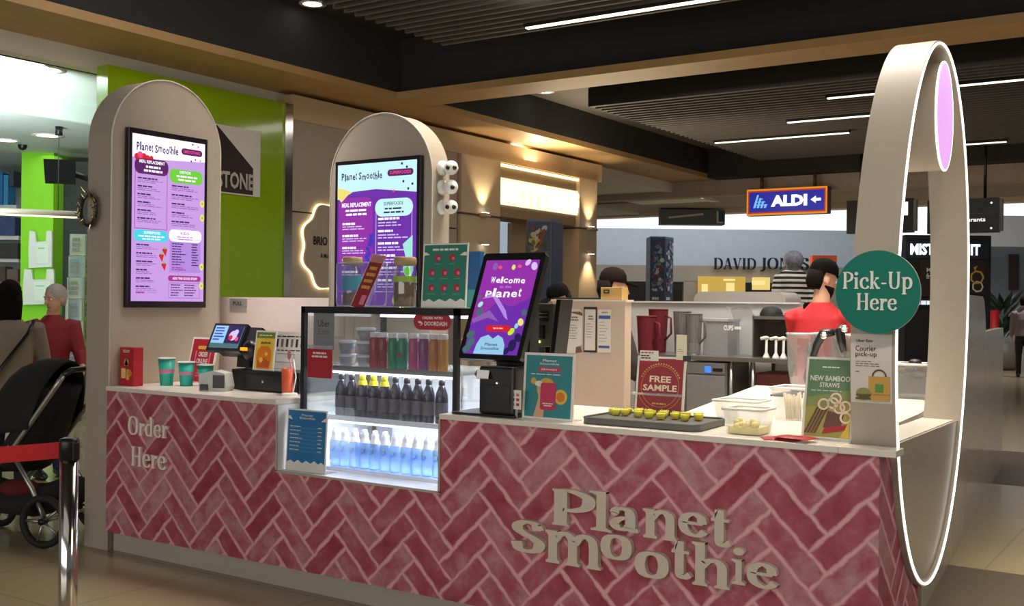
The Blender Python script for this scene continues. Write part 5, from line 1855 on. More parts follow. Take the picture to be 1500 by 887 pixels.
b = MB(); A = Art(b, (x0, .4678, z0), (1, 0, 0), (0, 0, 1), x1 - x0, z1 - z0, .0004); A.rows(.15, .3, .8, .45, 2, INKG, 1, .3); b.build('print', t)
b = MB(); b.box(x1 - .015, x1 + .02, .46, .475, z0 - .005, z0 + .02, BLACK, .003); b.build('clip', t)


# clear tubs
def clear_tub(name, label, x, y, w, d, h, fill=None, rim=True):
    t = thing(name, label, 'container', (x, y, 1.0), group='clear containers on the worktop')
    b = MB(); k = .84
    o = [(-w, -d), (w, -d), (w, d), (-w, d)]
    for s_ in (1.0,):
        lo = [(x + a * k, y + c * k, 1.0015) for a, c in o]; hi = [(x + a, y + c, 1.0 + h) for a, c in o]
        b.add(lo + hi, [(0, 1, 5, 4), (1, 2, 6, 5), (2, 3, 7, 6), (3, 0, 4, 7)], GLASS('clear_tub', (.95, .95, .94), .1, body=.1))
        b.add(lo, [(3, 2, 1, 0)], MATS['clear_tub'])
    b.build('walls', t)
    b = MB(); b.tube([(x + a * 1.03, y + c * 1.03, 1.0 + h) for a, c in o], .0055, M('tub_rim_white', (236, 228, 218), .3), 6, closed=True); b.build('rim', t)
    if fill:
        b = MB(); rn = random.Random(9)
        b.box(x - w * .8, x + w * .8, y - d * .8, y + d * .8, 1.004, 1.0 + h * .3, fill)
        for q in range(22):
            b.ball((x + rn.uniform(-.8, .8) * w * .85, y + rn.uniform(-.8, .8) * d * .85, 1.0 + h * rn.uniform(.3, .5)), .014, fill, 8, 5)
        o_ = b.build('filling', t); o_['kind'] = 'stuff'
    return t


clear_tub('container', 'clear container with pale yellow pieces in it, near the counter front edge', 4.03, .17, .082, .078, .105, M('pineapple_pale', (226, 212, 130), .5, var=.2, scale=30))
clear_tub('container', 'empty clear container behind the one with yellow pieces', 3.86, .52, .1, .085, .105)
clear_tub('container', 'taller clear container full of pale straws beside the bamboo straw sign', 4.03, .85, .12, .1, .15)
b_ = MB(); rn = random.Random(4)
stt = thing('straw_bundle', 'pale straws standing in the taller clear container', 'straws', (4.03, .85, 1.004))
for q in range(34):
    a, c = rn.uniform(-.07, .07), rn.uniform(-.055, .055)
    b_.tube([(4.03 + a, .85 + c, 1.004), (4.03 + a * 1.2, .85 + c * 1.2, 1.11 + rn.uniform(0, .02))], .005, M('straw_beige', (216, 202, 174), .5), 6)
o_ = b_.build('straws', stt); o_['kind'] = 'stuff'


# bamboo straw sign
def paint_straw(A):
    G1_ = M('print_sage_green', (96, 132, 92), .5); G2_ = M('print_olive_gold', (168, 158, 72), .5)
    A.rect(0, 0, 1, 1, G2_, 0); A.rect(0, .5, 1, 1, G1_, 1); A.poly([(0, .5), (1, .62), (1, .44), (0, .38)], M('print_mid_olive', (132, 146, 82), .5), 2)
    A.rows(.3, .88, .7, .92, 1, PAPER, 3, .4, align='C'); A.text('NEW BAMBOO', .06, .72, .94, .79, PAPER, 3, .02); A.text('STRAWS', .28, .64, .72, .7, PAPER, 3, .02); A.rows(.1, .58, .86, .61, 1, PAPER, 3, .3)
    BR = M('print_choc', (104, 66, 54), .5)
    for k in range(4):
        A.poly([(.0 + k * .07, .04), (.05 + k * .07, .04), (.3 + k * .07, .38), (.25 + k * .07, .38)], BR, 3)
    A.poly([(.42, .12), (.8, .1), (.86, .3), (.5, .34)], BR, 3)
    for x, y in ((.4, .42), (.6, .44), (.75, .38), (.88, .4), (.66, .5), (.9, .26)):
        A.ring(x, y, .016, .008, MATS['print_cream'], 4, n=14)
    A.poly([(.4, .04), (.9, .1), (.94, .17), (.46, .12)], RED, 5); A.poly([(.8, .0), (1, .0), (1, .22), (.92, .14)], YEL, 4)


sx = rectY(1186, 528, 1247, 645, .2)
sign_stand('sign', 'green new bamboo straws sign leaning back near the loop', 'sign', (), .17, .07, paint_straw, base=(4.25, 4.452, 1.0005, 1.325), margin=.01)

# red sachets
SA = M('sachet_red_foil', (176, 44, 46), .35, var=.15, scale=18)
for k, (x, y, rz, lab) in enumerate(((4.2, .075, .5, 'flat red sachet nearest the counter edge by the straw sign'), (4.27, .05, -.2, 'red sachet lying on top of another in front of the straw sign'))):
    t = thing('sachet', lab, 'sachet', (x, y, 1.0 + k * .012), rz, group='red sachets')
    b = MB(MW[t.name]); vs = []; n = 8
    for i in range(n + 1):
        for j in range(n + 1):
            fx_, fy_ = i / n * 2 - 1, j / n * 2 - 1
            vs.append((fx_ * .072, fy_ * .046, .003 + .008 * (1 - fx_ ** 4) * (1 - fy_ ** 4) + .002 * noise.noise((i * .9, j * .7, k))))
    b.add(vs, [(i * (n + 1) + j, (i + 1) * (n + 1) + j, (i + 1) * (n + 1) + j + 1, i * (n + 1) + j + 1) for i in range(n) for j in range(n)], SA, True)
    b.box(-.072, .072, -.046, .046, .0005, .003, SA); b.build('pouch', t)
    b = MB(MW[t.name]); b.poly([(-.02, -.02, .0125), (.03, -.02, .0125), (.03, 0, .0135), (-.02, 0, .0135)], M('sachet_print', (232, 180, 130), .4)); b.build('printed_label', t)

# blender jugs at the far end of the return worktop
JUG = GLASS('blender_jug', (.8, .82, .82), .2, body=.16, bodycol=(.6, .6, .6))
HB = M('jug_handle_black', (16, 16, 17), .35)
for k, (u, lab) in enumerate(((1176, 'clear blender jug with a big black handle, leftmost behind the straw sign'), (1214, 'clear blender jug in the middle of the upturned jugs behind the straw sign'), (1243, 'clear blender jug nearest the loop, rightmost of the upturned jugs'))):
    y = (2.15, 2.4, 2.15)[k]
    x = onY(u, 520, y).x
    z = 1.012
    t = thing('blender_jug', lab, 'blender jug', (x, y, z), group='upturned blender jugs')
    b = MB(); b.lathe([(.062, 0), (.066, .02), (.09, .15), (.098, .33), (.1, .345), (.1, .355)], (x, y, z), JUG, 8, smooth=False, cap=False); b.build('jug_wall', t)
    b = MB(); b.tube([(x + .101 * math.cos(PI / 4 * q), y + .101 * math.sin(PI / 4 * q), z + .355) for q in range(8)], .005, CLEARB, 6, closed=True); b.build('rim', t)
    b = MB(); b.lathe([(.066, 0), (.068, .03), (.06, .034)], (x, y, z), HB, 20); b.build('base_collar', t)
    if k == 0:
        hp = [onY(a, c, y - .1) for a, c in ((1222, 486), (1206, 488), (1197, 503), (1190, 525), (1184, 545), (1181, 560))]
    elif k == 2:
        hp = [onY(a, c, y - .1) for a, c in ((1236, 478), (1230, 484), (1233, 500), (1236, 515))]
    else:
        hp = [Vector((x - .09, y - .07, z + q)) for q in (.3, .22, .12, .05)]
    b = MB(); b.tube(hp, [.02, .03, .024, .017, .014, .013][:len(hp)], HB, 10); b.build('handle', t)
    if k != 1:
        q0 = hp[1 if k == 0 else 0] + Vector((.012, -.022, -.012))
        b = MB(); b.lathe([(.02, 0), (.02, .012), (.012, .013)], (0, 0, 0), CHROME, 18); b.v = [Vector((q0.x + q.x, q0.y - q.z, q0.z + q.y)) for q in b.v]; b.build('chrome_boss', t)
t = thing('rubber_mat', 'black rubber mat under the blender jugs', 'mat', (3.5, 2.27, 1.0))
b = MB(); b.box(onY(1148, 560, 2.25).x, 3.85, 2.02, 2.52, 1.0005, 1.011, HB, .003); b.build('mat', t)

# white bin with dark packets and a dark printer, seen through the loop
t = thing('topping_bin', 'white bin of dark packets on the return worktop, seen through the loop', 'bin', (4.17, 2.45, 1.0))
b = MB(); o = [(-.13, -.1), (.13, -.1), (.13, .1), (-.13, .1)]
lo = [(4.17 + a * .85, 2.45 + c * .85, 1.0012) for a, c in o]; hi = [(4.17 + a, 2.45 + c, 1.2) for a, c in o]
b.add(lo + hi, [(0, 1, 5, 4), (1, 2, 6, 5), (2, 3, 7, 6), (3, 0, 4, 7), (3, 2, 1, 0)], GLASS('smoky_bin', (.6, .6, .6), .1, body=.3, bodycol=(.3, .28, .26)))
b.build('walls', t)
b = MB(); b.tube([(4.17 + a * 1.02, 2.45 + c * 1.02, 1.2) for a, c in o], .007, MATS['tub_rim_white'], 6, closed=True); b.build('rim', t)
b = MB(); rn = random.Random(2)
for q in range(16):
    b.ball((4.17 + rn.uniform(-.09, .09), 2.45 + rn.uniform(-.06, .06), 1.13 + rn.uniform(0, .08)), (.04, .03, .02), M('packet_dark', (46, 34, 34), .4, var=.4, scale=20), 8, 5)
o_ = b.build('packets', t); o_['kind'] = 'stuff'

# ================================================================ back of the kiosk
YB = 5.55
BWALL = M('kiosk_rear_wall_grey', (206, 204, 202), .4, var=.02)
xa, xb = onY(915, 480, 6.25).x, onY(1172, 480, 6.25).x
b = MB(); b.box(xa, xb, 6.25, 6.33, 0, 1.55, BWALL); b.box(xa, xb, 6.22, 6.36, 1.55, 1.565, WHITE)
tag(b.build('rear_wall', origin=((xa + xb) / 2, 6.3, 0)), 'low pale grey wall closing the back of the kiosk behind the blending bench', 'partition')
x0, x1 = onY(925, 520, YB).x, onY(1168, 525, YB).x
t = thing('steel_bench', 'stainless steel work bench along the back of the kiosk', 'bench', ((x0 + x1) / 2, 5.85, 0))
b = MB(); b.box(x0, x1, YB, 6.2, 1.0, 1.04, STEEL, .004); b.build('bench_top', t)
for xx in (x0 + .04, onY(1068, 560, YB).x, onY(1100, 560, YB).x, x1 - .04):
    for yy in (YB + .05, 6.15):
        b = MB(); b.tube([(xx, yy, 0), (xx, yy, 1.0)], .022, STEEL); b.build('leg', t)
b = MB(); b.box(x0 + .02, onY(1000, 560, YB).x, YB + .1, 6.15, .25, .27, STEEL); b.build('lower_shelf', t)
x0, x1, z0, z1 = rectY(1004, 533, 1062, 612, YB - .01)
t = thing('under_bench_fridge', 'grey under-bench fridge with a small blue light below the steel bench', 'fridge', ((x0 + x1) / 2, 5.8, .05))
FRG = M('fridge_grey_steel', (128, 128, 130), .35, metal=.3)
b = MB(); b.box(x0, x1, YB + .03, 6.15, .05, .985, FRG, .006); b.build('body', t)
b = MB(); b.box(x0 + .01, x1 - .01, YB, YB + .028, .12, .86, M('fridge_door_grey', (146, 146, 148), .32, metal=.3), .004); dr = b.build('door', t)
b = MB(); b.box(x0 + .01, x1 - .01, YB, YB + .028, .87, .975, FRG, .003); b.box(x1 - .13, x1 - .03, YB - .004, YB, .9, .93, BLACK); b.build('control_panel', t)
b = MB(); b.box(x1 - .21, x1 - .15, YB - .005, YB, .885, .945, EM('blue_status_light', (60, 120, 255), 1.6)); b.build('status_light', t)
for sx in (x0 + .05, x1 - .05):
    b = MB(); b.tube([(sx, YB + .1, 0), (sx, YB + .1, .05)], .02, BLACK); b.tube([(sx, 6.05, 0), (sx, 6.05, .05)], .02, BLACK); b.build('foot', t)
x0, x1, z0, z1 = rectY(1108, 546, 1152, 612, YB + .15)
t = thing('tote_box', 'grey and dusky red storage box under the right end of the steel bench', 'box', ((x0 + x1) / 2, 5.9, 0))
b = MB(); b.box(x0, x1, YB + .15, 6.1, 0.001, z1 * .75, M('tote_grey', (120, 110, 106), .5), .02); b.build('box', t)
b = MB(); b.box(x0 - .01, x1 + .01, YB + .14, 6.11, z1 * .75, z1, M('tote_dusky_red', (112, 60, 60), .5), .02); b.build('lid', t)

ZB = 1.0405
RJ = GLASS('red_jug_plastic', (.75, .2, .22), .1, body=.8, bodycol=(.2, .03, .04))
CJ = GLASS('smoky_jug_plastic', (.7, .7, .7), .12, body=.25, bodycol=(.3, .28, .27))


def jug(u, y, h, r, m, label, grp, rimm):
    x = onY(u, 500, y).x
    t = thing('blending_jug', label, 'jug', (x, y, ZB), group=grp)
    b = MB(); b.lathe([(r * .78, 0), (r * .82, .02), (r * .86, h * .3), (r, h * .96), (r, h), (r * .94, h), (r * .8, h * .3)], (x, y, ZB), m, 12); b.build('jug_wall', t)
    b = MB(); b.tube([(x + r * .9, y - .02, ZB + h * .85), (x + r * 1.55, y - .03, ZB + h * .8), (x + r * 1.6, y - .03, ZB + h * .45), (x + r * .85, y - .02, ZB + h * .28)], .012, rimm, 8); b.build('handle', t)
    b = MB(); b.tube([(x + r * math.cos(2 * PI * i / 20), y + r * math.sin(2 * PI * i / 20), ZB + h) for i in range(20)], .006, rimm, 6, closed=True); b.build('rim', t)


RJR = M('red_jug_rim', (120, 30, 34), .4)
SJR = M('smoky_jug_rim', (92, 88, 86), .3)
jug(947, 5.75, .37, .1, RJ, 'red blending jug at the left end of the steel bench', 'red blending jugs', RJR)
jug(964, 6.0, .44, .1, RJ, 'taller red blending jug right of the other red one on the bench', 'red blending jugs', RJR)
jug(999, 5.95, .42, .09, CJ, 'smoky clear blending jug left of the other clear one, right of the red jugs', 'smoky blending jugs', SJR)
jug(1016, 5.72, .4, .085, CJ, 'smoky clear blending jug beside the grey bench box', 'smoky blending jugs', SJR)
x0, x1, z0, z1 = rectY(1030, 466, 1066, 519, 5.8)
t = thing('bench_box', 'square grey storage box on the steel bench left of the clear hood', 'box', ((x0 + x1) / 2, 5.85, ZB))
b = MB(); b.box(x0, x1, 5.8, 6.1, ZB, z1 - .03, GLASS('frosted_box', (.8, .8, .8), .1, body=.6, bodycol=(.42, .42, .42)), ); b.build('box', t)
b = MB(); b.box(x0 - .01, x1 + .01, 5.79, 6.11, z1 - .03, z1, M('box_lid_grey', (172, 172, 172), .4), .005); b.build('lid', t)
x0, x1, z0, z1 = rectY(1068, 449, 1101, 519, 5.75)
t = thing('clear_hood', 'clear curved plastic hood with a white printed strip over the steel bench', 'hood', ((x0 + x1) / 2, 5.9, ZB))
b = MB(); n = 8; pr = [(5.62 + .36 * math.sin(PI / 2 * i / n), ZB + (z1 - ZB) * math.cos(PI / 2 * i / n) * 1.0) for i in range(n + 1)]
b.add([(x, 11.6 - y if False else y, z) for y, z in pr for x in (x0, x1)], [(2 * i, 2 * i + 1, 2 * i + 3, 2 * i + 2) for i in range(n)], CLEARB, True)
b.build('hood', t)
lx = rectY(1058, 474, 1093, 485, 5.6)
b = MB(); A = Art(b, (x0 - .02, 5.61, lx[2]), (1, 0, 0), (0, 0, 1), lx[1] - lx[0], lx[3] - lx[2], .002)
A.text('CUPS', .1, .1, .5, .8, M('hood_print_white', (240, 240, 240), .4), 1, .03); A.rows(.55, .2, .96, .7, 1, MATS['hood_print_white'], 1, .8); b.build('print', t)
x0, x1, z0, z1 = rectY(1102, 463, 1170, 522, 5.75)
t = thing('steel_shelf_unit', 'open dark steel shelf unit standing on the right end of the bench', 'shelf', ((x0 + x1) / 2, 5.9, ZB))
DST = M('dark_steel', (70, 64, 62), .35, metal=.5)
b = MB(); b.box(x0, x1, 6.05, 6.1, ZB, z1, DST); b.box(x0, x0 + .012, 5.75, 6.05, ZB, z1, STEEL); b.box(x1 - .012, x1, 5.75, 6.05, ZB, z1, STEEL); b.box(x0, x1, 5.75, 6.1, z1 - .03, z1, STEEL); b.build('carcass', t)
t0 = None
for k, u in enumerate((1127, 1141, 1152)):
    x = onY(u, 505, 5.8).x
    lab = 'small white dispenser tap on the bench in front of the dark shelf, %s of three' % ('left', 'middle', 'right')[k]
    if t0 is None:
        t0 = thing('dispenser_tap', lab, 'dispenser', (x, 5.72, ZB), group='white dispenser taps')
        b = MB(); b.lathe([(.035, 0), (.03, .01), (.012, .05), (.012, .17)], (x, 5.72, ZB), PLASTER, 14); b.build('stem', t0)
        b = MB(); b.tube([(x - .035, 5.67, ZB + .18), (x, 5.72, ZB + .19), (x + .015, 5.74, ZB + .18)], .016, PLASTER, 8); b.build('spout', t0)
    else:
        dup(t0, (x, 5.72, ZB), lab)
cp = onY(1130, 462, 5.9)
t = thing('cap', 'black cap lying on top of the dark steel shelf unit', 'cap', (cp.x, 5.9, z1))
b = MB(); b.lathe([(.11, 0), (.108, .03), (.085, .07), (.05, .09), (0, .096)], (cp.x, 5.9, z1), BLACKM, 20, cap=False); b.build('crown', t)
b = MB(); b.loft([((cp.x + .05, 5.88, z1 + .006), (0, .09, 0), (0, 0, .006)), ((cp.x + .15, 5.88, z1 + .006), (0, .075, 0), (0, 0, .006)), ((cp.x + .19, 5.88, z1 + .006), (0, .03, 0), (0, 0, .004))], BLACKM, 12); b.build('brim', t)
# rounded grey cabinet showing over the rear wall
x0, x1, z0, z1 = rectY(1016, 427, 1151, 445, 6.9)
b = MB(); r = .1
b.prism([(x0, 0), (x1, 0)] + [(x1 - r + r * math.cos(a), z1 - r + r * math.sin(a)) for a in [PI / 2 * i / 6 for i in range(7)]] + [(x0 + r + r * math.cos(a), z1 - r + r * math.sin(a)) for a in [PI / 2 + PI / 2 * i / 6 for i in range(7)]], .5, M('cabinet_pale_grey', (190, 184, 178), .5), (0, 6.9, 0), (1, 0, 0), (0, 0, 1))
tag(b.build('cabinet', origin=((x0 + x1) / 2, 7.1, 0)), 'rounded pale grey cabinet top showing above the rear kiosk wall', 'cabinet')
# things on the cream partition
x0, x1, z0, z1 = rectY(884, 421, 915, 439, 1.64)
t = thing('carton', 'kraft cardboard box with a black mark on top of the cream partition', 'carton', ((x0 + x1) / 2, 1.65, 1.5565))
KRB = M('kraft_card', (196, 158, 92), .6, var=.06)
b = MB(); b.box(x0, min(x1, 2.69), 1.605, 1.685, 1.5565, 1.5565 + (z1 - z0), KRB, .002); b.build('box', t)
b = MB(); A = Art(b, (x0, 1.605, 1.5565), (1, 0, 0), (0, 0, 1), x1 - x0, z1 - z0, .001); A.rect(.14, .5, .42, .82, INK, 1); A.rect(.2, .6, .36, .72, KRB, 2); b.build('print', t)
b = MB(); b.box(2.21, x0 - .01, 1.605, 1.685, 1.5565, 1.568, BLACKM)
tag(b.build('tray', origin=(2.3, 1.64, 1.5565)), 'flat black tray lying on top of the cream partition', 'tray')

# ================================================================ hanging signs in the concourse
x0, x1, z0, z1 = rectY(1094, 275, 1212, 314, 18.9)
t = thing('hanging_sign', 'blue lit supermarket sign with orange border and white arrow hanging from the slatted ceiling', 'sign', ((x0 + x1) / 2, 18.9, z0))
b = MB(); b.box(x0, x1, 18.9, 19.15, z0, z1, M('sign_case_bronze', (96, 70, 40), .4)); cs = b.build('case', t)
b = MB(); A = Art(b, (x0, 18.897, z0), (1, 0, 0), (0, 0, 1), x1 - x0, z1 - z0, .003)
AO, AR, AB, AW = EM('sign_orange', (240, 150, 30), .8), EM('sign_red', (200, 40, 36), .8), EM('sign_blue', (28, 40, 158), .9), EM('sign_white', (240, 246, 255), 1.3)
A.rect(0, 0, 1, 1, AO, 1); A.rect(.02, .07, .98, .93, AR, 2); A.rect(.035, .12, .965, .88, AB, 3)
A.text('ALDI', .31, .31, .76, .74, AW, 4, .06)
AL = EM('sign_pale_blue', (120, 190, 250), 1.0)
for k in range(4):
    xx = .085 + k * .045
    A.poly([(xx, .28), (xx + .03, .28), (xx + .075 - k * .012, .78 - k * .12), (xx + .05 - k * .012, .78 - k * .12)], AL, 4)
for k in range(3):
    A.rect(.12 + k * .02, .38 + k * .11, .27 - k * .03, .41 + k * .11, AL, 5)
A.poly([(.8, .52), (.865, .66), (.865, .57), (.925, .57), (.925, .47), (.865, .47), (.865, .38)], AW, 4)
b.build('lit_face', cs)
for xx in (x0 + (x1 - x0) * .17, x0 + (x1 - x0) * .83):
    b = MB(); b.tube([(xx, 19.0, z1), (xx, 19.0, 4.41)], .04, MATS['sign_case_bronze']); b.build('hanger', t)


def directory(u0, v0, u1, v1, lab, txt):
    y = 18.4
    x0, x1, z0, z1 = rectY(u0, v0, u1, v1, y)
    t = thing('directory_sign', lab, 'sign', ((x0 + x1) / 2, y, z0), group='black directory signs')
    b = MB(); b.box(x0, x1, y, y + .18, z0, z1, M('directory_black', (18, 16, 16), .3), .006); pn_ = b.build('panel', t)
    b = MB(); b.box(x1, x1 + .06, y + .02, y + .16, z0 + .03, z1 - .03, M('directory_side_grey', (120, 118, 116), .4)); b.build('end_fin', t)
    b = MB(); A = Art(b, (x0, y, z0), (1, 0, 0), (0, 0, 1), x1 - x0, z1 - z0, .003)
    W = EM('directory_white', (250, 250, 245), 1.2)
    txt(A, W); b.build('lit_print', pn_)
    for q in range(5):
        b = MB(); A = Art(b, (x0, y, z0), (1, 0, 0), (0, 0, 1), x1 - x0, z1 - z0, .003)
        yq = .26 + q * .135; xq = .16 if 'through' in lab else .22
        A.poly([(xq + .04, yq), (xq, yq + .05), (xq - .04, yq), (xq, yq - .05)], W, 1); b.build('arrow_mark', pn_)
    for f in (.2, .8):
        b = MB(); xx = x0 + (x1 - x0) * f; b.tube([(xx, y + .09, z1), (xx, y + .09, 5.06)], .03, BLACK); b.build('hanger', t)


def dtxt1(A, W):
    A.text('1', .86, .5, .93, .9, W, 1, .04)


def dtxt2(A, W):
    A.text('Restaurants', .34, .32, .82, .44, W, 1, .02)
    A.rect(.05, .55, .95, .56, INKG, 1); A.disc(.9, .85, .02, W, 1); A.disc(.9, .12, .02, W, 1)


directory(1240, 292, 1337, 341, 'black directory sign left of the loop, partly hidden by its band', dtxt1)
directory(1358, 291, 1463, 341, 'black directory sign seen through and right of the loop', dtxt2)

b = MB(); a, w, h = fbox(b, 968, 307, 1062, 328, 30.4, .5, M('bulkhead_sign_grey', (112, 122, 134), .5))
t = thing('projecting_sign', 'long grey boxed sign with a pale stroke under the bright far window', 'sign', a)
b.build('case', t)
b = MB(); A = Art(b, a - FWD * .004, RIGHT, UP, w, h, .004); A.poly([(.12, .38), (.66, .62), (.66, .76), (.12, .5)], PAPER, 1); A.rect(.8, .1, .86, .9, INKG, 1); A.rect(.87, .1, .97, .9, PAPER, 1); A.rect(.9, .2, 1.0, .9, M('print_deep_teal', (40, 90, 100), .5), 2); b.build('print', t)
b = MB()
for f in (.15, .85):
    p = a + RIGHT * w * f + UP * h + FWD * .3
    b = MB(); b.tube([p, Vector((p.x, p.y, 4.28))], .03, STEEL); b.build('hanger', t)

# advertising pillars
def ad_pillar(u0, v0, um, u1, d, lab, warm):
    zt = atD(u0, v0, d).z
    a, m_, c = atD(u0, 500, d), atD(um, 500, d), atD(u1, 500, d + .5)
    t = thing('advertising_pillar', lab, 'pillar', (a.x, a.y, 0), group='advertising pillars')
    G_ = M('ad_pillar_grey', (104, 112, 124), .4)
    f = Vector((FWD.x, FWD.y, 0))
    base = [Vector((p.x, p.y, 0)) for p in (a, m_, c, a + f * 1.0)]
    b = MB(); b.add(base + [p + UP * zt for p in base], [(0, 1, 5, 4), (1, 2, 6, 5), (2, 3, 7, 6), (3, 0, 4, 7), (4, 5, 6, 7), (3, 2, 1, 0)], G_); b.build('body', t)
    rn = random.Random(int(u0))
    cols = [(150, 60, 40), (60, 70, 40), (196, 170, 70), (190, 180, 160), (110, 70, 60), (90, 100, 70)] if warm else [(100, 134, 140), (150, 170, 178), (200, 208, 210), (130, 64, 96), (84, 108, 96), (120, 140, 170)]
    for (p, q, l) in ((base[0], base[1], 'front'), (base[1], base[2], 'side')):
        U = q - p; w = U.length
        b = MB(); A = Art(b, p + UP * .3, U, UP, w, zt - .35, .004)
        A.rect(.03, 0, .97, 1, M('ad_navy', (62, 72, 98), .4), 1)
        if not (warm and l == 'side'):
            for k in range(60):
                A.disc(rn.uniform(.16, .84), rn.uniform(.68 if warm else .5, .96), rn.uniform(.07, .16) * w, M('ad_tone_%d_%d' % (warm, k % 6), cols[k % 6], .5), 2 + k * .1, rn.uniform(.5, 1), rot=rn.uniform(0, 3))
        A.rows(.15, .36, .85, .46, 2, PAPER, 2, .5); A.rows(.3, .27, .7, .31, 1, PAPER, 2, .6)
        b.build('poster', t)


ad_pillar(770, 320, 806, 823, 18.5, 'tall pillar with a food photo advert in front of the far shopfront', True)
ad_pillar(951, 346, 973, 985, 33, 'tall navy advertising pillar with a grey food collage in the far hall', False)
b = MB(); yy = onX(736, 350, -7.05).y; y2 = onX(771, 350, -7.05).y; b.box(-7.08, -7.05, yy - .3, y2, onX(750, 384, -7.05).z, onX(750, 322, -7.05).z, EM('pale_blue_pane', (170, 186, 202), .8))
struct(b, 'window_2')

# key-cutting booth seen through the loop
b = MB(); a, w, h = fbox(b, 1324, 345, 1452, 577, 20, 2.0, M('booth_charcoal', (34, 34, 40), .4))
t = thing('booth', 'dark kiosk booth with glowing white letters seen through the loop', 'booth', a)
b.build('body', t)
b = MB(); a2, w2, h2 = fbox(b, 1327, 354, 1448, 378, 19.95, .04, M('booth_fascia_blue', (36, 44, 58), .4)); b.build('fascia', t)
b = MB(); A = Art(b, a2 - FWD * .004, RIGHT, UP, w2, h2, .004); A.text('MISTER MINIT', .05, .2, .9, .86, EM('booth_letter_white', (245, 250, 255), 1.6), 1, .04); b.build('lettering', t)
for (u0, v0, u1, v1, nm) in ((1347, 380, 1382, 434, 'poster'), (1421, 382, 1443, 430, 'poster')):
    b = MB(); a3, w3, h3 = fbox(b, u0, v0, u1, v1, 19.95, .04, M('booth_poster_brown', (48, 38, 36), .5)); A = Art(b, a3 - FWD * .003, RIGHT, UP, w3, h3, .004)
    if u0 < 1400:
        A.text('Made', .28, .66, .86, .78, PAPER, 1, .02); A.text('fresh', .26, .48, .86, .62, PAPER, 1, .02); A.rows(.5, .28, .8, .36, 1, PAPER, 1, .8)
    else:
        A.ring(.45, .5, .1, .035, GOLD, 1, n=7); A.ring(.5, .22, .08, .03, PAPER, 1, n=7); A.poly([(.2, .8), (.5, .86), (.3, .7)], GOLD, 1)
    b.build(nm, t)
b = MB(); a3, w3, h3 = fbox(b, 1342, 437, 1380, 449, 19.9, .04, M('booth_strip_black', (16, 16, 18), .4)); A = Art(b, a3 - FWD * .003, RIGHT, UP, w3, h3, .004); A.rows(.08, .2, .8, .8, 1, EM('booth_letter_dim', (230, 235, 240), 1.0), 1, .8); b.build('lit_strip', t)
b = MB()
for f in (.0, 1.0):
    pass
a4 = atD(1457, 470, 16)
b.tube([(a4.x, a4.y, 0), (a4.x, a4.y, 1.5)], .06, M('red_post_paint', (176, 24, 30), .4))
tag(b.build('post', origin=(a4.x, a4.y, 0)), 'red post standing between the kiosk side panel and the right hall', 'post')
# plant and people-height counter in the right hall
p = atD(1468, 440, 27)
t = thing('potted_plant', 'dark leafy pot plant in front of the right hall shop', 'plant', (p.x, p.y, 0))
b = MB(); b.lathe([(.3, 0), (.4, .1), (.42, .7), (.38, .7)], (p.x, p.y, 0), M('planter_grey', (110, 108, 104), .5), 20); b.build('pot', t)
b = MB(); rn = random.Random(8); LF = M('leaf_dark_green', (36, 62, 46), .5, var=.3)
for k in range(70):
    a_ = rn.uniform(0, 2 * PI); l = rn.uniform(.4, .9); zz = rn.uniform(.7, 1.6); r0 = rn.uniform(0, .2)
    c_, s_ = math.cos(a_), math.sin(a_)
    q = Vector((p.x + r0 * c_, p.y + r0 * s_, zz)); e = q + Vector((c_ * l * .6, s_ * l * .6, l * .6)); sd = Vector((-s_, c_, 0)) * .07
    b.add([q, (q + e) / 2 + sd, e, (q + e) / 2 - sd], [(0, 1, 2, 3)], LF)
b.build('foliage', t)

# ================================================================ left side: barrier, shop fittings
bp = onZ(104, 1043, 0)
bp = Vector((2.12, -1.68, 0))


def barrier(x, y, lab):
    t = thing('barrier_post', lab, 'barrier post', (x, y, 0), group='queue barrier posts')
    b = MB(); b.lathe([(.17, 0), (.17, .012), (.15, .02), (.04, .03)], (x, y, 0), CHROME, 32); b.build('base', t)
    b = MB(); b.lathe([(.033, .03), (.033, .94)], (x, y, 0), CHROME, 28); b.build('pole', t)
    b = MB(); b.lathe([(.036, .935), (.036, 1.0), (.033, 1.012), (.02, 1.016)], (x, y, 0), BLACK, 28); b.box(x - .042, x + .042, y - .012, y + .012, .935, 1.0, BLACK, .003); b.build('belt_head', t)


barrier(bp.x, bp.y, 'chrome queue barrier post with a black head and a red belt, in the left foreground')
p2 = atD(-420, 700, 3.7)
belt = MB()
A0, B0 = Vector((bp.x - .034, bp.y, .968)), Vector((p2.x, p2.y, .968))
dd = (B0 - A0).normalized(); sd = Vector((-dd.y, dd.x, 0)) * .0015
vs = []
for k in range(13):
    f = k / 12
    q = A0.lerp(B0, f) - UP * (.02 * 4 * f * (1 - f))
    for o in (-UP * .03 - sd, UP * .03 - sd, UP * .03 + sd, -UP * .03 + sd):
        vs.append(q + o)
belt.add(vs, [(k * 4 + i, k * 4 + (i + 1) % 4, k * 4 + 4 + (i + 1) % 4, k * 4 + 4 + i) for k in range(12) for i in range(4)], M('belt_red', (206, 22, 30), .6, var=.04))
tag(belt.build('barrier_belt', origin=A0), 'red belt stretched left from the chrome queue barrier post', 'belt')

b = MB(); fbox(b, 28, 222, 79, 580, 18, 1.0, GREENW); struct(b, 'wall_left_pillar')
b = MB(); fbox(b, 79, 238, 240, 600, 18.4, .3, M('shop_black_wall', (38, 42, 40), .6)); struct(b, 'wall_left_shop')
b = MB(); fbox(b, -160, 222, 60, 600, 21, .3, M('shop_pale_wall', (176, 190, 194), .6)); struct(b, 'wall_left_back')
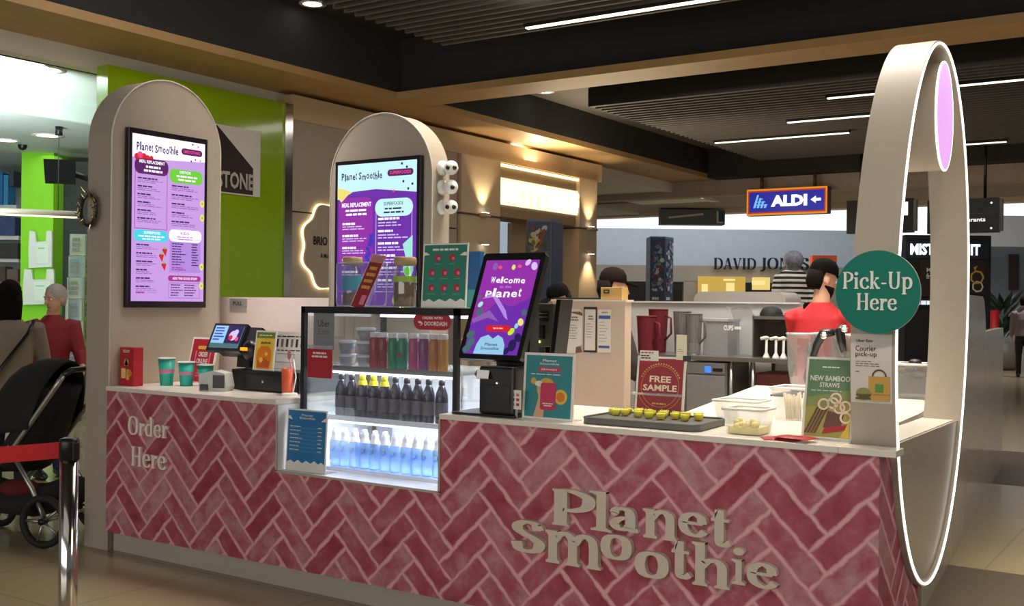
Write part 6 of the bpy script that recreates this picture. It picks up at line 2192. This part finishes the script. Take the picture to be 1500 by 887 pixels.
# wall monitor
O = atD(66, 268, 17); t = thing('wall_monitor', 'dark wall-mounted monitor tilted down beside the green pillar', 'monitor', O)
b = MB(); d_ = (RIGHT * .98 + FWD * .2).normalized(); V = (UP * .97 - FWD * -.2).normalized()
b.prism([(0, 0), (.44, 0), (.44, .38), (-.03, .38)], .06, M('monitor_black', (18, 19, 19), .8, spec=.1), O, d_, UP); b.build('screen', t)
b = MB(); b.box(-.1, .1, -.05, .05, -.05, .05, BLACK); q = O + d_ * .3 + UP * .2
b = MB(); b.tube([q + FWD * .06, q + FWD * 1.5 - RIGHT * .1], .05, BLACK); b.build('bracket', t)
# pendant light bar in the left shop
a, c = atD(-90, 305, 14.6), atD(113, 300, 15.4)
c.z = a.z
t = thing('pendant_light', 'slim lit pendant bar hanging in the left shop before the green pillar', 'pendant light', (a + c) / 2)
b = MB(); b.tube([a, c], .045, M('pendant_alu', (170, 160, 146), .4, metal=.4), 8); b.build('housing', t)
b = MB(); b.tube([a - UP * .03, c - UP * .03], .028, EM('pendant_glow', (255, 232, 200), 1.6), 8); b.build('diffuser', t)
q = c - (c - a).normalized() * .25
b = MB(); b.tube([q, Vector((q.x, q.y, 3.95))], .006, BLACK, 6); b.lathe([(.05, -.12), (.05, 0)], (q.x, q.y, 3.95), BLACK, 12); b.build('cord', t)
q = onZ(33, 212, 3.95)
b = MB(); b.lathe([(.07, 0), (.07, -.03), (.05, -.07), (0, -.09)], q, BLACK, 16, cap=False)
tag(b.build('dome_camera', origin=q), 'small dark dome camera on the left shop ceiling above the green pillar', 'camera')
# hanging plastic bags on the pillar
BAGM = GLASS('plastic_bag_white', (.9, .92, .9), .1, body=.75, bodycol=(.78, .82, .76))
for (u0, v0, u1, v1, lab) in ((42, 338, 76, 392, 'upper white plastic carrier bag hanging on the green pillar'), (34, 394, 79, 446, 'lower white plastic carrier bag hanging on the green pillar')):
    a = atD(u0, v1, 17.9); c = atD(u1, v0, 17.9); w, h = (c - a).dot(RIGHT), c.z - a.z
    t = thing('carrier_bag', lab, 'bag', a, group='hanging carrier bags')
    b = MB(); out = [(0, 0), (1, .03), (1, .78), (.98, 1), (.76, 1), (.74, .72), (.3, .7), (.26, .98), (.02, 1), (-.02, .5)]
    b.prism([(x * w, y * h) for x, y in out], .05, BAGM, a, RIGHT, UP); b.build('bag', t)
    b = MB(); A = Art(b, a - FWD * .004, RIGHT, UP, w, h, .003); A.rect(.36, .12, .88, .66, M('bag_tint', (206, 222, 206), .5), 1); A.rows(.42, .5, .7, .56, 1, GRNP, 2, .5); b.build('print', t)
# card spinner
q = onZ(112, 612, 0)
t = thing('card_rack', 'tall rack of white cards beside the menu arch in the left shop', 'card rack', q)
b = MB(); b.tube([q + UP * .1, q + UP * 2.35], .03, BLACK); b.build('pole', t)
for k in range(5):
    a_ = 2 * PI * k / 5 + .3
    b = MB(); e = q + Vector((.34 * math.cos(a_), .34 * math.sin(a_), .05)); b.tube([q + UP * .12, e], .025, BLACK); b.ball(e - UP * .02, .04, BLACK, 10, 6); b.build('foot', t)
rn = random.Random(12)
CD = [M('card_white', (222, 224, 222), .5), M('card_bluish', (180, 200, 216), .5), M('card_greyprint', (160, 166, 170), .5, var=.5, scale=40)]
for k in range(6):
    b = MB()
    for s_ in range(4):
        a_ = s_ * PI / 2 + .35 + k * .12
        n_ = Vector((math.cos(a_), math.sin(a_), 0)); u_ = Vector((-n_.y, n_.x, 0))
        wd = .07 + .012 * (6 - k)
        O = q + n_ * .1 - u_ * wd + UP * (.7 + k * .275)
        A = Art(b, O, u_, UP, wd * 2, .27, .004)
        b.prism([(0, 0), (wd * 2, 0), (wd * 2, .27), (0, .27)], .03, CD[(k + s_) % 2], O, u_, UP)
        A.rows(.08, .15, .92, .85, 3, CD[2], 1, .7)
    o_ = b.build('card_tier', t)
# clothes shelf at the far left
a = atD(-30, 345, 19.5)
t = thing('shop_shelf', 'shelf of blue and dark goods at the left edge behind the shoppers', 'shelf', Vector((a.x, a.y, 0)))
for (v, m) in ((345, PLASTER), (378, PLASTER), (412, KRB)):
    b = MB(); fbox(b, -60, v, 27, v + 5, 19.5, .5, m); b.build('shelf_board', t)
rn = random.Random(3)
for (u0, v0, u1, v1, rgb) in ((-8, 252, 4, 300, (40, 110, 170)), (5, 256, 12, 300, (60, 140, 190)), (13, 250, 20, 272, (60, 70, 80)), (-30, 318, 22, 344, (60, 76, 120)), (-30, 356, 26, 378, (60, 56, 54)), (-20, 390, 8, 412, (80, 66, 60)), (10, 394, 26, 412, (110, 90, 80)), (-30, 300, 24, 304, (200, 206, 210))):
    b = MB(); fbox(b, u0, v0, u1, v1, 19.4, .3, M('goods_%d_%d_%d' % rgb, rgb, .6, var=.3, scale=8)); b.build('goods', t)
b = MB(); fbox(b, -60, 240, -58, 600, 19.5, .5, STEEL); b.build('upright', t)
# silver tinsel wreath on the edge of the first arch
q = onY(141, 307, .0); q.x = -.17
t = thing('tinsel_wreath', 'small silver tinsel wreath fixed to the front edge of the lilac screen arch', 'decoration', Vector((q.x, 0, q.z)))
b = MB(); rn = random.Random(6); TS = [M('tinsel_silver', (206, 204, 196), .2, metal=.9), M('tinsel_gold', (206, 176, 96), .25, metal=.9), M('tinsel_dark', (60, 60, 58), .3, metal=.7)]
for k in range(260):
    a_ = rn.uniform(0, 2 * PI); r0 = .075 + rn.uniform(-.02, .02)
    p = Vector((q.x + r0 * math.cos(a_), -.012 + rn.uniform(-.02, .0), q.z + r0 * math.sin(a_) * 1.25))
    d_ = Vector((math.cos(a_) + rn.uniform(-1, 1), rn.uniform(-.9, .3), math.sin(a_) + rn.uniform(-1, 1))).normalized() * rn.uniform(.02, .045)
    sd = d_.cross(Vector((rn.uniform(-1, 1), 1, rn.uniform(-1, 1)))).normalized() * .003
    b.add([p - sd, p + sd, p + d_], [(0, 1, 2)], TS[k % 3])
b.tube([(q.x + .075 * math.cos(2 * PI * i / 24), -.008, q.z + .094 * math.sin(2 * PI * i / 24)) for i in range(24)], .012, TS[2], 6, closed=True)
b.build('tinsel', t)

# raised display figure and orange board in front of the far store
p = atD(1160, 440, 16)

# ================================================================ people
SKINM = M('skin_light', (214, 164, 136), .5, var=.06)
HAIRD = M('hair_dark', (20, 15, 13), .85, var=.3, scale=40, bump=.4, spec=.15)
HAIRG = M('hair_grey', (168, 164, 160), .6, var=.25, scale=40, bump=.5)
EYEW, EYED = M('eye_white', (236, 232, 226), .2), M('eye_dark', (40, 28, 22), .2)
LIP = M('lip_rose', (176, 104, 92), .5)


def bend(S, W, l1, l2, pole):
    d = W - S
    L = min(d.length, (l1 + l2) * .995)
    d.normalize()
    a = (l1 * l1 - l2 * l2 + L * L) / (2 * L)
    h = math.sqrt(max(0, l1 * l1 - a * a))
    p = (pole - d * pole.dot(d)).normalized()
    return S + d * a + p * h, S + d * L


def hand(b, W, d, palm, k, curl, m):
    """palm and five separate bent fingers; d = direction of the forearm, palm = direction the palm faces"""
    d = d.normalized(); n = (palm - d * palm.dot(d)).normalized(); s = d.cross(n)
    b.loft([(W - d * .02 * k, s * .026 * k, n * .02 * k), (W + d * .02 * k, s * .032 * k, n * .017 * k), (W + d * .06 * k, s * .041 * k, n * .015 * k), (W + d * .095 * k, s * .04 * k, n * .012 * k)], m, 12)
    for i, ln in enumerate((.072, .08, .074, .058)):
        o = W + d * .09 * k + s * (.03 - .02 * i) * k
        pts = [o - d * .015 * k]; dr = d.copy()
        for q in range(3):
            an = curl * (.45 + .35 * q)
            dr = (d * math.cos(an) + n * math.sin(an)).normalized()
            pts.append(pts[-1] + dr * ln * k * (.5, .32, .28)[q] + (d * .015 * k if q == 0 else Vector()))
        b.tube(pts, [.0095 * k, .0092 * k, .0085 * k, .007 * k], m, 8)
    o = W + d * .028 * k + s * .03 * k
    e = o + (s * .8 + d * .55 + n * .25).normalized() * .035 * k
    b.tube([o - s * .012 * k, e, e + (d * .8 + n * .5 + s * .15).normalized() * .034 * k], [.012 * k, .0105 * k, .008 * k], m, 8)


def person(label, loc, rz, height, shirt, legs, hair=None, cap=None, wrists=None, lean=0.0, head_yaw=0.0, head_pitch=0.0, sleeve='long', hairstyle='short', voxel=.009, coat=0.0, beard=False, shoes=BLACK):
    k = height / 1.75
    t = thing('person', label, 'person', loc, rz)
    Mx = MW[t.name]
    X, Y, Z = Vector((1, 0, 0)), Vector((0, 1, 0)), Vector((0, 0, 1))

    def P(x, y, z):
        y2 = y + lean * max(0, z - .95)
        return Vector((x * k, y2 * k, z * k))
    wr = wrists or ((-.24, .1, .84), (.24, .1, .84))
    arms = []
    for sg, w in zip((-1, 1), wr):
        S = P(sg * .185, 0, 1.4); W = P(*w)
        E_, W_ = bend(S, W, .29 * k, .25 * k, Vector((sg * .5, -.9, -.5)))
        arms.append((S, E_, W_))
    b = MB(Mx)
    hc = P(0, .025, 1.635)
    H = Matrix.Translation(hc) @ Matrix.Rotation(head_yaw, 4, 'Z') @ Matrix.Rotation(head_pitch, 4, 'X')

    def HP(x, y, z):
        return H @ Vector((x * k, y * k, z * k))
    hb = MB(Mx @ H)
    # torso core and neck
    b.loft([(P(0, 0, .9), X * .15 * k, Y * .1 * k), (P(0, 0, 1.1), X * .13 * k, Y * .09 * k), (P(0, .0, 1.3), X * .15 * k, Y * .1 * k), (P(0, 0, 1.42), X * .13 * k, Y * .07 * k), (P(0, .0, 1.47), X * .062 * k, Y * .06 * k), (P(0, .01, 1.56), X * .053 * k, Y * .056 * k), (hc, X * .055 * k, Y * .06 * k)], SKINM, 18)
    hb.ball((0, -.008 * k, .025 * k), (.077 * k, .098 * k, .1 * k), SKINM, 20, 14)
    hb.loft([((0, .012 * k, -.02 * k), X * .068 * k, Y * .078 * k), ((0, .022 * k, -.06 * k), X * .058 * k, Y * .064 * k), ((0, .035 * k, -.1 * k), X * .038 * k, Y * .04 * k), ((0, .042 * k, -.118 * k), X * .02 * k, Y * .022 * k)], SKINM, 16)
    hb.loft([((0, .088 * k, .03 * k), X * .009 * k, Y * .01 * k), ((0, .102 * k, -.0 * k), X * .012 * k, Y * .014 * k), ((0, .112 * k, -.022 * k), X * .017 * k, Y * .016 * k), ((0, .095 * k, -.034 * k), X * .014 * k, Y * .01 * k)], SKINM, 10)
    for sg in (-1, 1):
        hb.ball((sg * .078 * k, -.008 * k, -.005 * k), (.01 * k, .02 * k, .032 * k), SKINM, 10, 8)
        hb.ball((sg * .03 * k, .084 * k, .03 * k), (.024 * k, .01 * k, .007 * k), SKINM, 10, 6)
    b.v += hb.v; n0 = len(b.v) - len(hb.v)
    b.f += [[i + n0 for i in f] for f in hb.f]; b.m += [0] * len(hb.f); b.sm += hb.sm
    for sg, (S, E_, W_) in zip((-1, 1), arms):
        b.tube([S, S.lerp(E_, .5), E_, E_.lerp(W_, .35), W_], [.052 * k, .047 * k, .04 * k, .041 * k, .027 * k], SKINM, 12)
        hand(b, W_, W_ - E_, Vector((-sg, .35, -.2)), k, .5 if wrists is None else .95, SKINM)
    for sg in (-1, 1):
        b.tube([P(sg * .09, 0, .92), P(sg * .095, .01, .5), P(sg * .1, -.02, .1)], [.075 * k, .052 * k, .035 * k], SKINM, 12)
    o = b.build('body', t)
    remesh(o, voxel * k, 2)
    # face
    f = MB(Mx @ H)
    for sg in (-1, 1):
        f.ball((sg * .031 * k, .078 * k, .012 * k), .0125 * k, EYEW, 10, 8)
        f.ball((sg * .031 * k, .0865 * k, .012 * k), .0062 * k, EYED, 8, 6)
        f.tube([(sg * .016 * k, .093 * k, .034 * k), (sg * .034 * k, .092 * k, .04 * k), (sg * .052 * k, .078 * k, .034 * k)], .0045 * k, hair or HAIRD, 6)
    f.build('eyes', t)
    f = MB(Mx @ H); f.tube([(-.025 * k, .081 * k, -.062 * k), (0, .092 * k, -.06 * k), (.025 * k, .081 * k, -.062 * k)], [.003 * k, .0075 * k, .003 * k], LIP, 8); f.build('mouth', t)
    # hair
    if hair is not None:
        f = MB(Mx @ H)
        if cap is None:
            f.ball((0, -.02 * k, .038 * k), (.087 * k, .102 * k, .1 * k), hair, 26, 16)
        if hairstyle == 'long':
            f.loft([((0, -.035 * k, .05 * k), X * .085 * k, Y * .075 * k), ((0, -.05 * k, -.05 * k), X * .09 * k, Y * .06 * k), ((0, -.06 * k, -.16 * k), X * .085 * k, Y * .045 * k), ((0, -.06 * k, -.22 * k), X * .06 * k, Y * .03 * k)], hair, 18)
        else:
            q = 1.0
            f.loft([((0, -.052 * k, .05 * k), X * .08 * k, Y * .062 * k), ((0, -.056 * k, -.02 * k), X * .076 * k, Y * .058 * k), ((0, -.052 * k, -.07 * k), X * .055 * k, Y * .04 * k)] if cap is not None else [((0, -.034 * k, .05 * k), X * .083 * k, Y * .07 * q * k), ((0, -.036 * k, -.03 * k), X * .079 * k, Y * .062 * q * k), ((0, -.036 * k, -.07 * k), X * .062 * k, Y * .045 * k)], hair, 18)
        o = f.build('hair', t)
        for v in o.data.vertices:
            q = v.co
            v.co = q + Vector((noise.noise(q * 60), noise.noise(q * 60 + Vector((9, 0, 0))), noise.noise(q * 60 + Vector((0, 7, 0))))) * .006
    if beard:
        f = MB(Mx @ H)
        f.loft([((0, .02 * k, -.035 * k), X * .071 * k, Y * .07 * k), ((0, .028 * k, -.07 * k), X * .061 * k, Y * .063 * k), ((0, .04 * k, -.11 * k), X * .042 * k, Y * .042 * k), ((0, .046 * k, -.132 * k), X * .02 * k, Y * .02 * k)], HAIRD, 16); f.build('beard', t)
    if cap is not None:
        f = MB(Mx @ H)
        f.lathe([(.094 * k, 0), (.098 * k, .02 * k), (.09 * k, .06 * k), (.066 * k, .092 * k), (.03 * k, .106 * k), (0, .109 * k)], (0, -.008 * k, .045 * k), cap, 24, cap=False)
        f.loft([((0, .06 * k, .05 * k), X * .082 * k, Z * .006 * k), ((0, .11 * k, .048 * k), X * .078 * k, Z * .006 * k), ((0, .15 * k, .038 * k), X * .06 * k, Z * .005 * k), ((0, .168 * k, .033 * k), X * .03 * k, Z * .004 * k)], cap, 14)
        f.build('cap', t)
    # top
    f = MB(Mx)
    hem = .9 - coat
    f.loft([(P(0, 0, hem), X * (.185 + coat * .1) * k, Y * (.135 + coat * .08) * k), (P(0, 0, 1.08), X * .165 * k, Y * .122 * k), (P(0, .0, 1.26), X * .178 * k, Y * .13 * k), (P(0, 0, 1.38), X * .17 * k, Y * .11 * k), (P(0, 0, 1.45), X * .105 * k, Y * .085 * k), (P(0, 0, 1.49), X * .07 * k, Y * .068 * k)], shirt, 22)
    for S, E_, W_ in arms:
        if sleeve == 'long':
            f.tube([S.lerp(P(0, 0, 1.38), .25), S, S.lerp(E_, .5), E_, E_.lerp(W_, .5), E_.lerp(W_, .92)], [.07 * k, .073 * k, .066 * k, .058 * k, .052 * k, .042 * k], shirt, 14)
        else:
            f.tube([S.lerp(P(0, 0, 1.38), .25), S, S.lerp(E_, .5), S.lerp(E_, .8)], [.07 * k, .073 * k, .07 * k, .068 * k], shirt, 14)
    o = f.build('top', t); remesh(o, .012 * k, 3)
    # trousers and shoes
    f = MB(Mx)
    f.loft([(P(0, 0, .84), X * .165 * k, Y * .12 * k), (P(0, 0, .93), X * .162 * k, Y * .118 * k), (P(0, 0, 1.0), X * .15 * k, Y * .108 * k)], legs, 18)
    for sg in (-1, 1):
        f.tube([P(sg * .08, 0, .9), P(sg * .09, 0, .75), P(sg * .095, .012, .5), P(sg * .1, -.015, .25), P(sg * .1, -.02, .07)], [.088 * k, .09 * k, .068 * k, .06 * k, .055 * k], legs, 14)
    o = f.build('trousers', t); remesh(o, .012 * k, 3)
    for sg in (-1, 1):
        f = MB(Mx)
        f.loft([(P(sg * .1, -.09, .045), X * .03 * k, Z * .035 * k), (P(sg * .1, -.03, .052), X * .042 * k, Z * .052 * k), (P(sg * .1, .06, .042), X * .045 * k, Z * .042 * k), (P(sg * .1, .14, .03), X * .042 * k, Z * .03 * k), (P(sg * .1, .175, .022), X * .02 * k, Z * .018 * k)], shoes, 14)
        f.build('shoe', t)
    return t, Mx, k, P


HEAD_R = math.atan2(RIGHT.y, RIGHT.x) - PI / 2          # heading that faces the right of the picture
NAVY = M('cloth_black', (30, 30, 34), .8)
BRCAP = M('cap_dark_brown', (30, 22, 18), .9, spec=.1)
BLCAP = M('cap_black', (15, 14, 14), .9, spec=.1)
p = atD(893, 440, 7.5)
person('worker in a dark brown cap looking right behind the cream partition', (p.x, p.y, 0), HEAD_R + .25, 1.75, M('cloth_dark_grey', (56, 52, 52), .8), NAVY, HAIRD, BRCAP, ((-.15, .3, 1.0), (.15, .3, 1.0)), head_pitch=-.1)
p = atD(828, 440, 8.6)
person('worker bending so that only a black cap shows left of the kraft box', (p.x, p.y, 0), HEAD_R + PI + .5, 1.66, NAVY, NAVY, HAIRD, BLCAP, ((-.15, .32, .98), (.15, .32, .98)), lean=.05, head_pitch=-.35)
p = atD(1203, 440, 7.6)
person('worker in red polo and black cap with his head turned right behind the blender jugs', (p.x, p.y, 0), HEAD_R + .95, 1.83, M('cloth_red', (200, 40, 48), .75, var=.05), NAVY, HAIRD, BLCAP, ((-.12, .34, 1.02), (.2, .3, 1.0)), sleeve='short', head_yaw=-.7, head_pitch=-.25, voxel=.008, beard=True)
# shoppers on the left
p = atD(14, 440, 7.75)
TAUPE = M('coat_taupe', (142, 130, 112), .85, var=.08, scale=30)
t, Mx, k, P = person('dark-haired shopper in a taupe coat with black strap, seen from behind', (p.x, p.y, 0), HEAD_R + PI / 2 + .5, 1.64, TAUPE, NAVY, HAIRD, None, ((-.2, .3, 1.0), (.22, .28, 1.0)), coat=.18, hairstyle='long')
f = MB(Mx)
f.tube([P(.17, -.02, 1.46), P(.12, -.125, 1.36), P(.0, -.155, 1.2), P(-.14, -.15, 1.0), P(-.2, -.08, .9)], .014, BLACK, 8, flat=.4); f.tube([P(.17, -.02, 1.46), P(.13, .11, 1.36), P(.0, .145, 1.2), P(-.15, .13, 1.0), P(-.2, .0, .9)], .014, BLACK, 8, flat=.4)
f.build('shoulder_strap', t)
p = atD(74, 440, 9.25)
person('grey-haired shopper in dark red jacket leaning over the stroller', (p.x, p.y, 0), HEAD_R - .8, 1.63, M('jacket_dark_red', (136, 24, 34), .6, var=.1, scale=20), M('cloth_navy_blue', (36, 36, 84), .8), HAIRG, None, ((-.16, .34, 1.02), (.16, .34, 1.0)), lean=.12, head_yaw=-1.2, head_pitch=-.2)
# passer-by at the right edge
p = atD(1500, 440, 24)
person('passer-by in a grey top and black trousers at the right edge of the hall', (p.x, p.y, 0), HEAD_R + 1.2, 1.78, M('cloth_grey_mauve', (140, 132, 140), .8), NAVY, HAIRD, None, None, voxel=.014)

# display figure with striped top on a plinth before the far store
p = atD(1161, 440, 16)
STRIPE = M('cloth_black_white_stripes', (230, 226, 216), .8)
nt = STRIPE.node_tree; pb = nt.nodes['Principled BSDF']
tc = nt.nodes.new('ShaderNodeTexCoord'); wv = nt.nodes.new('ShaderNodeTexWave'); wv.bands_direction = 'Z'; wv.inputs['Scale'].default_value = 4.2; wv.inputs['Distortion'].default_value = .4
rp = nt.nodes.new('ShaderNodeValToRGB'); rp.color_ramp.interpolation = 'CONSTANT'; rp.color_ramp.elements[0].color = (.012, .012, .014, 1); rp.color_ramp.elements[1].color = (.75, .72, .66, 1); rp.color_ramp.elements[1].position = .5
nt.links.new(tc.outputs['Object'], wv.inputs[0]); nt.links.new(wv.outputs['Fac'], rp.inputs[0]); nt.links.new(rp.outputs[0], pb.inputs['Base Color'])
t = thing('mannequin', 'striped top on a raised display figure with a grey patterned head, below the store name', 'mannequin', (p.x, p.y, 0))
b = MB(Matrix.Translation((p.x, p.y, 0)) @ Matrix.Rotation(YAW, 4, 'Z')); X, Y = Vector((1, 0, 0)), Vector((0, 1, 0))
b.loft([((0, 0, 1.55), X * .2, Y * .14), ((0, 0, 1.75), X * .19, Y * .13), ((0, 0, 1.92), X * .23, Y * .14), ((0, 0, 2.03), X * .19, Y * .11), ((0, 0, 2.08), X * .08, Y * .07)], STRIPE, 22)
for sg in (-1, 1):
    b.tube([(sg * .2, 0, 1.98), (sg * .25, -.02, 1.8), (sg * .27, -.05, 1.56)], [.075, .066, .055], STRIPE, 12)
o = b.build('top', t); remesh(o, .016, 2)
b = MB(Matrix.Translation((p.x, p.y, 0)) @ Matrix.Rotation(YAW, 4, 'Z'))
PAT = M('scarf_grey_pattern', (120, 124, 140), .7, var=.9, scale=34)
b.ball((0, -.02, 2.21), (.15, .15, .14), PAT, 18, 12); b.loft([((0, 0, 2.03), X * .12, Y * .1), ((0, 0, 2.12), X * .1, Y * .09)], PAT, 14); b.build('head_wrap', t)
b = MB(Matrix.Translation((p.x, p.y, 0)) @ Matrix.Rotation(YAW, 4, 'Z'))
b.loft([((0, 0, .62), X * .13, Y * .1), ((0, 0, 1.1), X * .16, Y * .12), ((0, 0, 1.56), X * .18, Y * .13)], NAVY, 16); b.build('skirt', t)
b = MB(Matrix.Translation((p.x, p.y, 0)) @ Matrix.Rotation(YAW, 4, 'Z')); b.box(-.4, .4, -.4, .4, 0, .62, BLACKM, .01); b.build('plinth', t)
b = MB(); a, w, h = fbox(b, 1190, 374, 1226, 394, 17, .15, M('board_orange_red', (196, 70, 30), .5)); q = a + RIGHT * w * .5 + FWD * .07
b.tube([Vector((q.x, q.y, 0)), Vector((q.x, q.y, a.z))], .03, BLACK)
tag(b.build('notice_board', origin=(q.x, q.y, 0)), 'orange-red board on a stand behind the head of the worker in red', 'board')

# ================================================================ stroller
c0 = atD(44, 700, 6.95)
SM4 = Matrix(((-RIGHT.x, FWD.x, 0, c0.x), (-RIGHT.y, FWD.y, 0, c0.y), (0, 0, 1, 0), (0, 0, 0, 1)))     # local x = forward (left in the photo), y = across
SM4 = SM4 @ Matrix.Rotation(.25, 4, 'Z')
t = thing('stroller', 'black baby stroller with silver frame tubes beside the left shoppers', 'stroller', (c0.x, c0.y, 0))
TUB_ = M('stroller_silver', (170, 168, 164), .3, metal=.8)
FAB = M('stroller_black_fabric', (26, 25, 27), .85, var=.1, scale=30)
for yy in (-.24, .24):
    b = MB(SM4); b.tube([(-.42, yy, 1.06), (-.36, yy, .98), (-.05, yy, .58), (.38, yy, .17)], .016, TUB_, 10); b.build('frame_tube', t)
    b = MB(SM4); b.tube([(-.05, yy, .58), (-.2, yy, .36), (-.3, yy, .17)], .015, TUB_, 10); b.build('frame_tube', t)
b = MB(SM4); b.tube([(-.42, -.24, 1.06), (-.45, -.2, 1.09), (-.45, .2, 1.09), (-.42, .24, 1.06)], .018, BLACK, 10); b.build('handle', t)
for xx, yy, r in ((-.31, -.27, .165), (-.31, .27, .165), (.38, -.2, .12), (.38, .2, .12)):
    b = MB(SM4); b.tube([(xx + (r - .022) * math.cos(2 * PI * i / 28), yy, r + (r - .022) * math.sin(2 * PI * i / 28)) for i in range(28)], .022, BLACKM, 10, closed=True)
    wh = b.build('wheel', t)
    b = MB(SM4)
    for q in range(5):
        a_ = 2 * PI * q / 5
        b.tube([(xx, yy, r), (xx + (r - .03) * math.cos(a_), yy, r + (r - .03) * math.sin(a_))], .009, TUB_, 6)
    b.tube([(xx, yy - .025, r), (xx, yy + .025, r)], .02, BLACK, 10); b.build('spokes', wh)
b = MB(SM4); b.tube([(-.31, -.27, .165), (-.31, .27, .165)], .012, TUB_, 8); b.build('axle', t)
b = MB(SM4)
b.loft([((-.22, 0, .98), Vector((0, .22, 0)), Vector((.05, 0, .03))), ((-.1, 0, .72), Vector((0, .24, 0)), Vector((.09, 0, .05))), ((.02, 0, .52), Vector((0, .25, 0)), Vector((.09, 0, .09))), ((.2, 0, .48), Vector((0, .24, 0)), Vector((.02, 0, .07))), ((.36, 0, .5), Vector((0, .22, 0)), Vector((.0, 0, .05))), ((.46, 0, .34), Vector((0, .18, 0)), Vector((.03, 0, .03)))], FAB, 18)
b.build('seat', t)
b = MB(SM4); n = 9
vs = []
for i in range(n):
    a_ = math.radians(-10 + 115 * i / (n - 1))
    for j in range(13):
        q = PI * j / 12
        r = .42
        vs.append((-.2 + r * math.cos(a_) * math.sin(q) * 1.0 + .02, -.25 * math.cos(q), .72 + r * math.sin(a_) * math.sin(q)))
fs = [(i * 13 + j, i * 13 + j + 1, (i + 1) * 13 + j + 1, (i + 1) * 13 + j) for i in range(n - 1) for j in range(12)]
b.add(vs, fs, FAB, True); o = b.build('canopy', t)
md = o.modifiers.new('thick', 'SOLIDIFY'); md.thickness = .012
b = MB(SM4)
b.loft([((-.3, 0, .3), Vector((0, .22, 0)), Vector((.02, 0, .1))), ((-.1, 0, .24), Vector((0, .24, 0)), Vector((0, 0, .1))), ((.2, 0, .24), Vector((0, .22, 0)), Vector((0, 0, .09))), ((.3, 0, .3), Vector((0, .18, 0)), Vector((0, 0, .06)))], M('basket_mesh_black', (34, 30, 32), .9), 16); b.build('basket', t)
b = MB(SM4); b.ball((-.02, -.12, .33), (.14, .09, .06), M('blanket_dark_red', (96, 26, 34), .9, var=.2, scale=20), 14, 8)
tag(b.build('blanket', origin=(c0.x, c0.y, .33)), 'dark red bundle lying in the basket of the black stroller', 'blanket')
